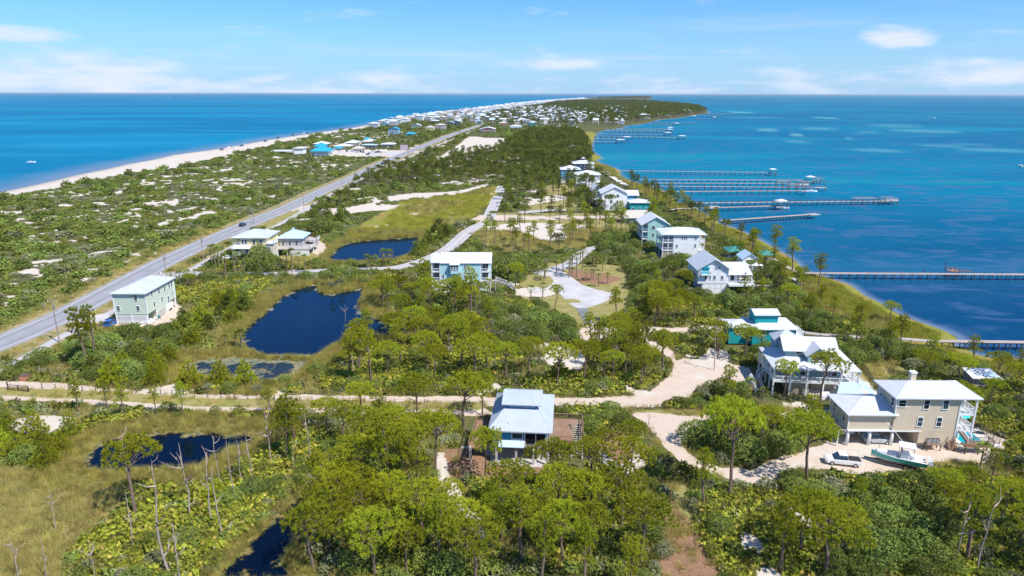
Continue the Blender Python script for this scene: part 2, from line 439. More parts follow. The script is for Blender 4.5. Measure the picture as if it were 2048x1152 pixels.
for k, c, p, v in (('sage', (0.60, 0.68, 0.56), 0.19, False), ('aqua', (0.46, 0.71, 0.78), 0.45, True), ('aqua_white', (0.72, 0.78, 0.80), 0.25, False),
                   ('blue', (0.03, 0.33, 0.53), 0.18, False), ('beige', (0.66, 0.56, 0.42), 0.21, False), ('grey_blue', (0.26, 0.42, 0.47), 0.2, False),
                   ('teal', (0.01, 0.34, 0.37), 0.2, False), ('white', (0.86, 0.87, 0.88), 0.4, True), ('white_lap', (0.85, 0.86, 0.88), 0.2, False),
                   ('mint', (0.38, 0.64, 0.58), 0.2, False), ('sky', (0.12, 0.42, 0.68), 0.2, False), ('yellow', (0.80, 0.66, 0.34), 0.2, False),
                   ('grey', (0.42, 0.42, 0.44), 0.2, False), ('navy', (0.04, 0.09, 0.16), 0.2, False), ('pink', (0.62, 0.38, 0.34), 0.2, False),
                   ('cream', (0.7, 0.63, 0.48), 0.2, False), ('lilac', (0.45, 0.38, 0.44), 0.2, False), ('coral', (0.55, 0.2, 0.16), 0.2, False), ('tan', (0.5, 0.4, 0.3), 0.2, False)):
	S_[k] = siding(k + '_siding', c, p, v)
S_['taupe_shutter'] = siding('garage_boards', (0.40, 0.34, 0.26), 0.3, False)
S_['lattice'] = siding('white_slats', (0.76, 0.77, 0.79), 0.36, False, depth=0.03)
def glass_mat():
	m, nt, b, N, L = new_mat('window_glass')
	b.inputs['Base Color'].default_value = (0.018, 0.03, 0.045, 1)
	b.inputs['Roughness'].default_value = 0.12
	b.inputs['Specular IOR Level'].default_value = 0.8
	oi = N('ShaderNodeObjectInfo'); r = N('ShaderNodeMapRange'); r.inputs['To Min'].default_value = 0.5; r.inputs['To Max'].default_value = 2.2
	L(oi.outputs['Random'], r.inputs[0])
	hs = N('ShaderNodeHueSaturation'); hs.inputs['Color'].default_value = (0.018, 0.032, 0.05, 1); L(r.outputs[0], hs.inputs['Value']); L(hs.outputs[0], b.inputs['Base Color'])
	return m
MAT['glass'] = glass_mat()
def paint(name, col, rough=0.3):
	m = simple(name, col, rough=rough, var=0.04, spec=0.5); m.node_tree.nodes['Principled BSDF'].inputs['Coat Weight'].default_value = 0.4
	return m
PAINT = {k: paint('car_paint_' + k, c) for k, c in dict(white=(0.78, 0.79, 0.8), silver=(0.42, 0.45, 0.48), black=(0.02, 0.02, 0.025), blue=(0.02, 0.1, 0.35), red=(0.4, 0.03, 0.03), grey=(0.12, 0.13, 0.15), seafoam=(0.05, 0.50, 0.45)).items()}
# foliage -------------------------------------------------------------
def leaf_mat(name, ca, cb, cc=None, trans=0.3, spread=0.35, dead=.84):
	m, nt, b, N, L = new_mat(name)
	at = N('ShaderNodeAttribute'); at.attribute_name = 'tint'
	oi = N('ShaderNodeObjectInfo')
	mix = N('ShaderNodeMix'); mix.data_type = 'RGBA'; mix.inputs[6].default_value = (*ca, 1); mix.inputs[7].default_value = (*cb, 1)
	ad = N('ShaderNodeMath'); ad.operation = 'MULTIPLY_ADD'; ad.inputs[1].default_value = 0.55
	ad2 = N('ShaderNodeMath'); ad2.operation = 'MULTIPLY'; ad2.inputs[1].default_value = 0.45
	L(oi.outputs['Random'], ad2.inputs[0]); L(at.outputs['Fac'], ad.inputs[0]); L(ad2.outputs[0], ad.inputs[2])
	L(ad.outputs[0], mix.inputs[0])
	last = mix.outputs[2]
	if cc:
		r = N('ShaderNodeMapRange'); r.inputs['From Min'].default_value = dead; r.inputs['From Max'].default_value = min(1, dead + .13)
		L(at.outputs['Fac'], r.inputs[0])
		m3 = N('ShaderNodeMix'); m3.data_type = 'RGBA'; m3.inputs[7].default_value = (*cc, 1); L(r.outputs[0], m3.inputs[0]); L(last, m3.inputs[6]); last = m3.outputs[2]
	hv = N('ShaderNodeHueSaturation')
	wn = N('ShaderNodeTexWhiteNoise'); wn.noise_dimensions = '1D'; L(oi.outputs['Random'], wn.inputs['W'])
	rv = N('ShaderNodeMapRange'); rv.inputs['To Min'].default_value = 1 - spread; rv.inputs['To Max'].default_value = 1 + spread; L(wn.outputs[0], rv.inputs[0])
	rh = N('ShaderNodeMapRange'); rh.inputs['To Min'].default_value = 0.485; rh.inputs['To Max'].default_value = 0.515; L(oi.outputs['Random'], rh.inputs[0])
	L(rv.outputs[0], hv.inputs['Value']); L(rh.outputs[0], hv.inputs['Hue']); L(last, hv.inputs['Color'])
	L(hv.outputs[0], b.inputs['Base Color'])
	b.inputs['Roughness'].default_value = 0.75; b.inputs['Specular IOR Level'].default_value = 0.12
	tr = N('ShaderNodeBsdfTranslucent'); ms = N('ShaderNodeMixShader'); ms.inputs[0].default_value = trans
	L(hv.outputs[0], tr.inputs[0]); L(b.outputs[0], ms.inputs[1]); L(tr.outputs[0], ms.inputs[2])
	L(ms.outputs[0], nt.nodes['Material Output'].inputs[0])
	return m
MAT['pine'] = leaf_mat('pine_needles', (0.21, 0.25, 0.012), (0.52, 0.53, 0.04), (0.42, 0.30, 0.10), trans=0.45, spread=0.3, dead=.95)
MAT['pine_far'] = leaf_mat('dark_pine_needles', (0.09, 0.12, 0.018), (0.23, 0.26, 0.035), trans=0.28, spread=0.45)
MAT['oak'] = leaf_mat('oak_leaves', (0.125, 0.17, 0.03), (0.27, 0.33, 0.075), trans=0.25)
MAT['scrub'] = leaf_mat('scrub_leaves', (0.12, 0.15, 0.025), (0.26, 0.27, 0.05), (0.3, 0.26, 0.1), trans=0.2)
MAT['rosemary'] = leaf_mat('grey_scrub_leaves', (0.16, 0.18, 0.08), (0.30, 0.31, 0.16), (0.45, 0.41, 0.33), trans=0.15)
MAT['palmetto'] = leaf_mat('palmetto_fans', (0.16, 0.21, 0.02), (0.44, 0.44, 0.05), (0.52, 0.38, 0.1), trans=0.25)
MAT['palm'] = leaf_mat('palm_fronds', (0.11, 0.16, 0.02), (0.26, 0.29, 0.05), (0.36, 0.26, 0.10), trans=0.25)
MAT['grass'] = leaf_mat('tan_grass', (0.40, 0.37, 0.09), (0.60, 0.52, 0.20), (0.62, 0.45, 0.24), trans=0.45)
MAT['marsh'] = leaf_mat('marsh_grass', (0.29, 0.31, 0.03), (0.50, 0.48, 0.08), (0.48, 0.30, 0.12), trans=0.3, spread=0.2)
MAT['reed'] = leaf_mat('reed_leaves', (0.33, 0.32, 0.07), (0.55, 0.48, 0.15), (0.55, 0.35, 0.15), trans=0.45)
MAT['ivy'] = leaf_mat('ivy_leaves', (0.04, 0.09, 0.01), (0.09, 0.17, 0.02), trans=0.2)
# ------------------------------------------------------------------ the map: shoreline, ponds, roads, clearings (surveyed points)
gulf_px = [(0,385),(52,374),(104,362.5),(156,349.5),(208,339.5),(260,327.5),(304,320),(347,310),(441,297.5),(486,289),(542,279),(625,266.5),(700,256.5),(737,249.5),(763,245),(814,235.5),(871,228),(928,221),(1027,208.5),(1090,202),(1141,198.6),(1165,196.6),(1205,194.6),(1255,193.4),(1292,192.4)]
bay_px = [(1296,193.2),(1310,195.0),(1300,198.8),(1200,199.8),(1160,200.6),(1290,201.2),(1304,203),(1355,207),(1399,213.7),(1416,222),(1415,227),(1390,230.5),(1355,236.4),(1314,240),(1296,246),(1252,252),(1241,257),(1211,260),(1194,266),(1190,274),(1183,294),(1184,303),(1204,316),(1190,321),(1212,332),(1232,337),(1240,343),(1240,352),(1262,362),(1300,373),(1340,387),(1348,394),(1352,404),(1385,413),(1400,422),(1428,436),(1440,448),(1475,458),(1520,480),(1560,503),(1590,520),(1608,541),(1650,553),(1701,570),(1727,590),(1765,608),(1797,628),(1838,643),(1888,661),(1917,676),(1905,690),(1933,697),(1950,708),(1976,714),(2048,717)]
gulf = [(-345, -3000), (-322, 0), (-318, 300)] + GL(gulf_px, -0.5)
bay = GL(bay_px, -0.5) + [(112, 120), (118, 60), (125, 0), (150, -3000)]
LAND = gulf + bay
ponds_px = {
 'big': [(480,672),(497,650),(520,633),(540,613),(556,598),(580,583),(612,573),(640,570),(640,583),(660,589),(700,582),(735,571),(730,587),(721,602),(722,622),(740,632),(790,652),(800,668),(770,678),(735,665),(705,660),(688,680),(655,702),(620,718),(575,716),(520,714),(497,702),(479,690)],
 'low': [(362,745),(372,727),(400,719),(440,717),(500,716),(575,720),(622,722),(610,742),(590,752),(545,768),(490,766),(440,756),(400,757),(378,755)],
 'far': [(652,521),(668,500),(690,487),(730,481.5),(780,478.5),(838,474),(845,485),(836,505),(800,519),(760,524),(700,527),(668,526)],
 'near': [(160,928),(173,905),(205,884),(260,870),(330,864),(430,865),(490,870),(520,882),(500,893),(455,902),(420,922),(380,937),(300,943),(225,947),(175,943)],
 'canal': [(425,1165),(475,1108),(510,1074),(548,1040),(575,1012),(612,990),(650,972),(690,968),(680,985),(640,1010),(625,1045),(592,1080),(575,1120),(600,1165)],
}
PONDS = {k: GL(v, -0.35) for k, v in ponds_px.items()}
road_px = [(-260,781),(52,665),(167,611),(326,526),(417,483.5),(503,445),(573,417),(608.7,400),(652,379),(704,356.6),(756,330.5),(808,308),(860,287),(895,273),(923,263),(951,254),(982,245.5),(1010,238),(1040,230),(1075,221),(1100,213),(1125,206)]
ROAD = GL(road_px)
path_px = [(-200,822),(0,741),(58,711),(113,679.5),(150,660),(215,628),(330,571),(345,562),(365,550),(430,513),(500,476),(552,452),(592,430),(640,402),(668,386),(700,369.5),(760,339),(812,317),(866,294),(900,281),(928,269),(958,258)]
PATH = GL(path_px)
SAND = {  # bare sand: tracks and clearings
 'track_far': GL([(-120,757),(0,761),(100,765),(200,775),(300,783),(400,788),(600,790.5),(800,792),(1000,793),(1150,796),(1235,794),(1290,785),(1318,770),(1342,745),(1350,722),(1365,716),(1420,724),(1470,729),(1500,735),(1520,760),(1500,785),(1462,776),(1395,772),(1375,800),(1300,814),(1240,815),(1150,813),(1000,811),(800,807),(600,804),(400,801),(300,796),(200,789),(0,779),(-120,776)]),
 'track_near': GL([(-120,785),(0,784),(200,793),(400,807),(600,812),(800,814),(960,815),(1000,828),(960,834),(800,830),(600,826),(420,822),(300,815),(200,808),(0,800),(-120,798)]),
 'corner': GL([(20,838),(80,830),(150,833),(160,850),(120,865),(60,872),(15,860)]),
 'clearing': GL([(1262,826),(1330,828),(1400,832),(1480,830),(1570,826),(1660,820),(1660,838),(1560,840),(1440,842),(1400,850),(1378,865),(1364,885),(1374,905),(1404,924),(1440,934),(1500,940),(1560,912),(1620,898),(1660,880),(1670,862),(1700,850),(1960,858),(2010,880),(1990,925),(1870,925),(1850,940),(1720,950),(1650,940),(1600,936),(1560,955),(1535,974),(1480,967),(1410,947),(1362,926),(1336,900),(1316,875),(1294,850),(1272,838)]),
 'trail': GL([(1166,645),(1190,643),(1204,655),(1260,652),(1340,656),(1420,650),(1470,652),(1470,664),(1420,664),(1340,670),(1260,668),(1210,678),(1170,690),(1150,672)]),
 'trail2': GL([(1330,716),(1352,722),(1345,700),(1300,672),(1270,670)]),
 'patch1': GL([(1120,685),(1160,700),(1175,720),(1160,740),(1110,735),(1080,720),(1095,700)]),
 'patch2': GL([(1575,1010),(1600,1018),(1640,1048),(1640,1062),(1610,1056),(1582,1030)]),
 'patch3': GL([(872,905),(900,902),(915,930),(905,955),(925,985),(935,1010),(960,1040),(975,1075),(962,1080),(940,1045),(915,1015),(890,980),(868,945)]),
 'drive': GL([(1030,578),(1062,573),(1105,577),(1112,588),(1090,594),(1030,592)]),
 'patch4': GL([(1190,880),(1240,870),(1275,900),(1290,930),(1255,945),(1200,925)]),
 'patch5': GL([(1490,588),(1530,584),(1560,590),(1540,600),(1500,600)]),
 'sage_yard': GL([(130,632),(215,628),(240,640),(345,600),(375,620),(360,645),(310,660),(300,668),(285,655),(215,650),(160,648)]),
 'strip_yellow': GL([(600,490),(620,470),(690,510),(650,520)]),
 'beach_lot': GL([(640,303),(668,297),(700,300),(752,300),(815,299),(812,306),(795,312),(740,314),(700,314),(655,309)]),
 'site1': GL([(872,318),(905,297),(925,283),(938,273),(1010,277),(1012,286),(985,289),(1000,300),(975,305),(955,297),(930,300),(900,310),(880,322)]),
 'site2': GL([(935,283),(1005,279),(995,293),(965,290)]),
 'site3': GL([(908,300),(960,298),(965,305),(912,307)]),
 'circle': GL([(965,455),(1000,449),(1060,445),(1120,448),(1175,451),(1180,458),(1120,459),(1137,472),(1130,480),(1080,481),(1050,466),(1010,462),(975,462)]),
 'lane1': GL([(1034,405),(1080,399),(1142,392),(1145,397),(1090,406),(1040,413)]),
 'white_trail': GL([(660,418),(700,414),(735,407),(752,405),(752,421),(715,426),(664,430)]),
 'white_trail2': GL([(775,392),(850,385),(912,383),(975,367),(978,371),(915,389),(850,392),(778,404)]),
 'long_lane': GL([(940,440),(960,430),(1100,432),(1250,430),(1250,436),(1100,440),(970,442)]),
}
GRASSY = {  # bright marsh meadow
 'meadow': GL([(690,482),(700,462),(760,428),(790,412),(800,404),(870,396),(950,385),(985,372),(998,374),(985,400),(960,420),(945,438),(925,450),(895,458),(838,470),(780,474),(700,480)]),
}
LAWN = {
 'bay_lawn': GL([(1700,735),(1790,722),(1830,750),(1760,775),(1725,765)]),
 'verge_mid': GL([(520,455),(560,430),(600,418),(590,435),(545,455)]),
 'verge_strip': GL([(1243,816),(1400,822),(1560,815),(1660,810),(1660,818),(1560,824),(1400,832),(1262,826)]),
 'yellow_yard': GL([(560,512),(640,500),(655,515),(600,535),(560,525)]),
 'bottom_path': GL([(1332,975),(1372,972),(1378,1060),(1395,1170),(1345,1170),(1338,1060)]),
 'circle_lawn': GL([(945,470),(955,435),(1000,426),(1260,426),(1262,470),(1200,482),(1150,500),(1050,505),(970,495)]),
 'cul_lawn': GL([(1045,540),(1100,525),(1240,530),(1262,560),(1262,600),(1232,640),(1165,652),(1130,640),(1085,606),(1040,600)]),
 'lane_lawn': GL([(1040,412),(1130,400),(1160,405),(1160,420),(1060,422)]),
 'lane_lawn2': GL([(1080,372),(1140,366),(1180,372),(1160,385),(1090,392)]),
 'tan_field': GL([(-60,925),(60,945),(160,960),(250,975),(240,1010),(200,1050),(140,1090),(110,1170),(-60,1170)]),
}
STRAW = {
 'mulch_bed': GL([(1128,552),(1150,540),(1210,548),(1240,558),(1220,570),(1160,566)]),
 'straw_blue': GL([(880,890),(960,900),(1010,930),(1100,930),(1130,960),(900,960)]),
 'straw_blue2': GL([(1190,860),(1250,858),(1290,900),(1240,930),(1190,900)]),
 'straw_mid': GL([(1640,965),(1700,960),(1690,990),(1650,992)]),
 'straw_low': GL([(1340,985),(1400,1080),(1450,1165),(1320,1165)]),
}
MARSH_IN = GL([(1150,262),(1168,272),(1172,300),(1180,325),(1222,350),(1262,372),(1300,395),(1345,415),(1380,440),(1420,462),(1468,487),(1520,520),(1560,552),(1590,585),(1640,620),(1715,655),(1790,690),(1860,700),(1900,722),(1960,745),(2048,760)], 0)
MARSH = GL(bay_px[18:], -0.5) + MARSH_IN[::-1]
# houses footprint exclusion list is filled by the builders' data below: (cx, cy, halfw, halfd)
FOOT = []
def offset_strip(line, w0, w1, z, step=None):
	"""strip between offsets w0..w1 (metres right of the line)"""
	V = []; P = [Vector((p[0], p[1])) for p in line]
	for i, p in enumerate(P):
		d = (P[min(i + 1, len(P) - 1)] - P[max(i - 1, 0)]).normalized()
		n = Vector((d.y, -d.x))
		V.append((p.x + n.x * w0, p.y + n.y * w0, z)); V.append((p.x + n.x * w1, p.y + n.y * w1, z))
	return V, [(2 * i, 2 * i + 1, 2 * i + 3, 2 * i + 2) for i in range(len(P) - 1)]
def resample(line, step):
	out = []
	# Catmull-Rom smoothing
	P = [np.array(p, float) for p in line]
	P = [2 * P[0] - P[1]] + P + [2 * P[-1] - P[-2]]
	for i in range(1, len(P) - 2):
		L = np.linalg.norm(P[i + 1] - P[i]); n = max(1, int(L / step))
		for k in range(n):
			t = k / n
			out.append(tuple(0.5 * (2 * P[i] + (P[i + 1] - P[i - 1]) * t + (2 * P[i - 1] - 5 * P[i] + 4 * P[i + 1] - P[i + 2]) * t * t + (3 * P[i] - P[i - 1] - 3 * P[i + 1] + P[i + 2]) * t ** 3)))
	out.append(tuple(P[-2]))
	return out
ROADS = resample([(-140, -400), (-132, 60)] + ROAD[1:], 8)
PATHS = resample(PATH, 6)
VEG = [(380,-299),(412,-291),(426,-286),(468,-290),(494,-285),(529,-284),(545,-270),(621,-273),(715,-277),(832,-280),(987,-281),(1130,-262),(1300,-240)]
def veg_x(y): return np.interp(y, [a for a, b in VEG], [b for a, b in VEG])
# ------------------------------------------------------------------ terrain sheet
def ground_height(P):
	x, y = P[:, 0], P[:, 1]
	dl = sdist(P, LAND)
	dr = pdist(P, ROADS)
	h = 0.25 * (fbm(x, y, 9, 3, 5) - 0.5)
	west = np.clip((-x - 133) / 20, 0, 1) * np.clip((y + 100) / 100, 0, 1) * (y < 1500)
	h = h + west * (2.0 * (fbm(x, y, 26, 4, 3) - 0.42)) * np.clip((dr - 9) / 12, 0, 1) * np.clip((x - veg_x(y) + 4) / 25, .12, 1)
	h = h * np.clip(-dl / 25, 0, 1)
	# beach / shore slope
	h = np.where(dl > 0, -0.5 - 2.0 * np.clip(dl / 20, 0, 1), np.where(-dl < 9, np.minimum(h, -0.5 + 0.6 * np.clip(-dl / 9, 0, 1)), h))
	for k, p in PONDS.items():
		dp = sdist(P, p)
		h = np.where(dp < 1.5, np.minimum(h, -0.35 + 0.3 * np.clip(dp / 1.5, -3, 1)), h)
	# flat under roads
	h = np.where(dr < 8.5, h * 0 , h)
	dpa = pdist(P, PATHS)
	h = np.where(dpa < 2.6, 0, h)
	return h
def zones(P):
	"""material masks in 0..1"""
	x, y = P[:, 0], P[:, 1]
	wob = lambda s, a, sd: (fbm(x, y, s, 3, sd) - 0.5) * 2 * a
	dl = -sdist(P, LAND)
	sand = np.zeros(len(P)); veg = np.ones(len(P))
	dist = np.hypot(x, y)
	soft = np.clip(dist / 250, 0.5, 6)
	def inside(p, w=1.0, wb=0.8, sd=1):
		return np.clip(0.5 - (sdist(P, p) + wob(3, wb, sd)) / (w * soft), 0, 1)
	for k, p in SAND.items(): sand = np.maximum(sand, inside(p))
	# gulf beach
	dg = pdist(P, gulf)
	beach = (dl > -3) * np.where(y < 1200, np.clip((veg_x(y) - x + wob(7, 5, 4)) / 4, 0, 1), np.clip((24 + np.where(y > 2500, 16, 0) - dg + wob(7, 5, 4)) / 4, 0, 1))
	wet = (dl > -3) * np.clip((9 - dg) / 4, 0, 1)
	sand = np.maximum(sand, beach)
	# dune blow-outs west of the highway
	west = (x < -133) & (y < 1100)
	bl = fbm(x, y, 6.5, 4, 21) * 0.78 + fbm(x, y, 45, 2, 8) * 0.22
	bl = np.maximum(bl, fbm(x, y, 2.6, 3, 66) - .075)
	th = np.where(y < 260, .605, .59)
	blow = np.clip((bl - th) / 0.02, 0, 1) * west
	dr = pdist(P, ROADS)
	blow = blow * np.clip((dr - 11) / 3, 0, 1)
	sand = np.maximum(sand, blow)
	mid = (x > -115) & (x < 30) & (y > 300) & (y < 1000)
	b2 = np.clip((fbm(x, y, 14, 4, 77) - 0.64) / 0.03, 0, 1) * mid
	sand = np.maximum(sand, b2)
	# small sandy openings in the near woods
	near = (x > -75) & (x < 90) & (y < 300)
	b3 = np.clip((fbm(x, y, 8, 4, 31) - 0.70) / 0.03, 0, 1) * near * (1 - (x < -25) * (y < 118))
	sand = np.maximum(sand, b3 * 0.8)
	verge = np.clip((10.8 - dr + wob(4, 1.0, 6)) / 1.5, 0, 1) * (x < -20 + y * 0.2)
	verge = np.maximum(verge, np.clip((3.6 - pdist(P, PATHS) + wob(3, .6, 12)) / 1.5, 0, 1))
	lawn = np.zeros(len(P))
	for k, p in LAWN.items(): lawn = np.maximum(lawn, inside(p, 1.2, 1.2, 3))
	lawn = lawn * (1 - np.maximum.reduce([inside(p) for p in SAND.values()]))
	# grass strip between the two tracks
	g_tr = np.clip((2.4 - pdist(P, GL([(-100,781.5),(0,782),(200,791),(400,804),(600,808),(800,811),(950,812)]))) / 1.0, 0, 1)
	lawn = np.maximum(lawn, g_tr)
	mead = np.zeros(len(P))
	for k, p in GRASSY.items(): mead = np.maximum(mead, inside(p, 3, 3, 5))
	mead = np.maximum(mead, np.clip(0.5 - (sdist(P, MARSH) + wob(6, 2.0, 15)) / 2.5, 0, 1))
	reed = np.zeros(len(P))
	for k, p in PONDS.items():
		dp = sdist(P, p); w = {'big': 6, 'low': 6, 'far': 5, 'near': 6.5, 'canal': 2}[k]
		reed = np.maximum(reed, np.clip((w + wob(5, 2.5, 17) - dp) / 1.5, 0, 1))
	straw = np.zeros(len(P))
	for k, p in STRAW.items(): straw = np.maximum(straw, inside(p, 1.5, 1.5, 8))
	white = np.maximum.reduce([beach, blow, b2, b3, (dl > 0) * (x < -133) * 1.0])
	for k in ('drive', 'corner', 'patch1', 'patch2', 'patch3', 'patch4', 'patch5', 'white_trail', 'white_trail2', 'circle', 'site1', 'lane1'): white = np.maximum(white, inside(SAND[k], 2))
	return dict(white=white, sand=sand, verge=verge, lawn=lawn, mead=mead, reed=reed, straw=straw, wet=wet, dl=dl, dr=dr, dist=dist)
def build_ground():
	dep = np.concatenate([np.arange(0.09, 0.6, 0.03), np.arange(0.6, 2.4, 0.05), np.arange(2.4, 40, 0.105), np.arange(40, 89, 3.0)])
	rr = CAM_H / np.tan(np.radians(dep))[::-1]
	th = np.concatenate([np.arange(-180, -46, 4.0), np.arange(-46, 46, 0.15), np.arange(46, 181, 4.0)])
	A, Rr = np.meshgrid(np.radians(th), rr)
	X = Rr * np.sin(A); Y = Rr * np.cos(A)
	P = np.stack([X.ravel(), Y.ravel()], 1)
	h = ground_height(P); z = zones(P)
	V = np.column_stack([P, h])
	nr, nt = X.shape
	i = np.arange(nr - 1)[:, None] * nt + np.arange(nt - 1)[None, :]
	F = np.stack([i, i + nt, i + nt + 1, i + 1], -1).reshape(-1, 4)[:, ::-1]
	dl = z['dl']; keep = (dl[F].max(1) > -40 - z['dist'][F[:, 0]] * 0.02)
	F = F[keep]
	used = np.unique(F); mp = np.full(len(V), -1); mp[used] = np.arange(len(used))
	V = V[used]; F = mp[F]
	z = {k: v[used] for k, v in z.items()}
	c1 = np.column_stack([z['sand'], z['lawn'], z['mead'], np.ones(len(V))])
	c2 = np.column_stack([z['verge'], z['reed'], z['straw'], np.ones(len(V))])
	c3 = np.column_stack([z['wet'], np.clip(z['dist'] / 6000, 0, 1), z['white'], np.ones(len(V))])
	me = np_mesh('ground', V, F, MAT['ground'], {'zone1': ('FLOAT_COLOR', c1), 'zone2': ('FLOAT_COLOR', c2), 'zone3': ('FLOAT_COLOR', c3)}, smooth=True)
	o = link('ground', me); o['kind'] = 'structure'
	return o
def ground_mat():
	m, nt, b, N, L = new_mat('ground')
	geo = N('ShaderNodeNewGeometry')
	def noise(s, d=5, r=0.6):
		n = N('ShaderNodeTexNoise'); n.inputs['Scale'].default_value = s; n.inputs['Detail'].default_value = d; n.inputs['Roughness'].default_value = r
		L(geo.outputs['Position'], n.inputs[0]); return n.outputs[0]
	def rng_(src, a, b_, c=0.0, d=1.0):
		r = N('ShaderNodeMapRange'); r.inputs['From Min'].default_value = a; r.inputs['From Max'].default_value = b_
		r.inputs['To Min'].default_value = c; r.inputs['To Max'].default_value = d; L(src, r.inputs[0]); return r.outputs[0]
	def mixc(f, a, c):
		x = N('ShaderNodeMix'); x.data_type = 'RGBA'
		L(f, x.inputs[0])
		if isinstance(a, tuple): x.inputs[6].default_value = (*a, 1)
		else: L(a, x.inputs[6])
		if isinstance(c, tuple): x.inputs[7].default_value = (*c, 1)
		else: L(c, x.inputs[7])
		return x.outputs[2]
	nf = noise(2.2, 6, 0.7); nm = noise(0.35, 5, 0.6); nl = noise(0.05, 4, 0.5); nff = noise(9.0, 4, 0.7)
	n4 = noise(0.11, 5, 0.65)
	base = mixc(rng_(nm, 0.35, 0.65), (0.055, 0.07, 0.02), (0.13, 0.13, 0.05))
	base = mixc(rng_(nf, 0.5, 0.75), base, (0.17, 0.13, 0.085))
	base = mixc(rng_(n4, 0.5, 0.7, 0, 0.7), base, (0.10, 0.115, 0.03))
	sandc = mixc(rng_(nf, 0.35, 0.7), (0.62, 0.57, 0.51), (0.50, 0.43, 0.36))
	sandc = mixc(rng_(nm, 0.45, 0.75, 0, 0.6), sandc, (0.50, 0.40, 0.32))
	sandc = mixc(rng_(nff, 0.55, 0.8, 0, 0.5), sandc, (0.36, 0.29, 0.22))
	s3a = N('ShaderNodeAttribute'); s3a.attribute_name = 'zone3'; s3 = N('ShaderNodeSeparateColor'); L(s3a.outputs['Color'], s3.inputs[0])
	warm = mixc(rng_(nf, 0.35, 0.7), (0.60, 0.50, 0.42), (0.50, 0.40, 0.32))
	warm = mixc(rng_(nm, 0.45, 0.75, 0, 0.5), warm, (0.46, 0.35, 0.26))
	warm = mixc(rng_(nff, 0.55, 0.8, 0, 0.4), warm, (0.34, 0.26, 0.19))
	sandc = mixc(s3.outputs[2], warm, sandc)
	meadc = mixc(rng_(n4, 0.35, 0.65), (0.20, 0.23, 0.03), (0.28, 0.24, 0.06))
	meadc = mixc(rng_(nm, 0.4, 0.7, 0, 0.6), meadc, (0.16, 0.17, 0.03))
	meadc = mixc(rng_(nl, 0.5, 0.62, 0, 0.75), meadc, (0.30, 0.19, 0.07))
	lawnc = mixc(rng_(nm, 0.35, 0.65), (0.20, 0.21, 0.05), (0.34, 0.27, 0.13))
	vergec = mixc(rng_(nm, 0.38, 0.62), (0.17, 0.17, 0.045), (0.38, 0.29, 0.17))
	vergec = mixc(rng_(nf, 0.52, 0.75, 0, 0.8), vergec, (0.42, 0.36, 0.28))
	reedc = mixc(rng_(nf, 0.35, 0.65), (0.13, 0.125, 0.035), (0.26, 0.21, 0.08))
	strawc = mixc(rng_(nf, 0.35, 0.7), (0.22, 0.12, 0.07), (0.32, 0.2, 0.13))
	a = [N('ShaderNodeAttribute') for _ in range(3)]
	s = []
	for i_, x in enumerate(a):
		x.attribute_name = f'zone{i_ + 1}'; q = N('ShaderNodeSeparateColor'); L(x.outputs['Color'], q.inputs[0]); s.append(q)
	def crisp(src, w=0.35):
		ad = N('ShaderNodeMath'); ad.operation = 'ADD'; L(src, ad.inputs[0]); L(rng_(nf, 0.25, 0.75, -w, w), ad.inputs[1])
		return rng_(ad.outputs[0], 0.4, 0.6)
	c = base
	c = mixc(crisp(s[0].outputs[2]), c, meadc)
	c = mixc(crisp(s[1].outputs[1]), c, reedc)
	c = mixc(crisp(s[1].outputs[0]), c, vergec)
	c = mixc(crisp(s[0].outputs[0], 0.45), c, sandc)
	c = mixc(crisp(s[0].outputs[1], 0.45), c, lawnc)
	c = mixc(crisp(s[1].outputs[2], 0.45), c, strawc)
	c = mixc(s[2].outputs[0], c, (0.42, 0.36, 0.30))
	L(c, b.inputs['Base Color'])
	b.inputs['Roughness'].default_value = 0.95; b.inputs['Specular IOR Level'].default_value = 0.1
	bp = N('ShaderNodeBump'); bp.inputs['Strength'].default_value = 0.6; bp.inputs['Distance'].default_value = 0.15
	L(nf, bp.inputs['Height']); L(bp.outputs[0], b.inputs['Normal'])
	return m
MAT['ground'] = ground_mat()
build_ground()
# ------------------------------------------------------------------ water
def water_out(nt, N, L, col, bp, cap, rough, gc):
	"""body colour plus a mirror layer whose grazing strength is capped, as wave slopes cap it on real water"""
	d = N('ShaderNodeBsdfDiffuse'); g = N('ShaderNodeBsdfGlossy'); fr = N('ShaderNodeFresnel'); fr.inputs[0].default_value = 1.333
	mn = N('ShaderNodeMath'); mn.operation = 'MINIMUM'; mn.inputs[1].default_value = cap; ms = N('ShaderNodeMixShader')
	L(col, d.inputs[0]); L(bp.outputs[0], d.inputs['Normal']); L(bp.outputs[0], g.inputs['Normal']); L(bp.outputs[0], fr.inputs['Normal'])
	g.inputs['Color'].default_value = (*gc, 1)
	if isinstance(rough, float): g.inputs['Roughness'].default_value = rough
	else: L(rough, g.inputs['Roughness'])
	L(fr.outputs[0], mn.inputs[0]); L(mn.outputs[0], ms.inputs[0]); L(d.outputs[0], ms.inputs[1]); L(g.outputs[0], ms.inputs[2])
	L(ms.outputs[0], nt.nodes['Material Output'].inputs[0])
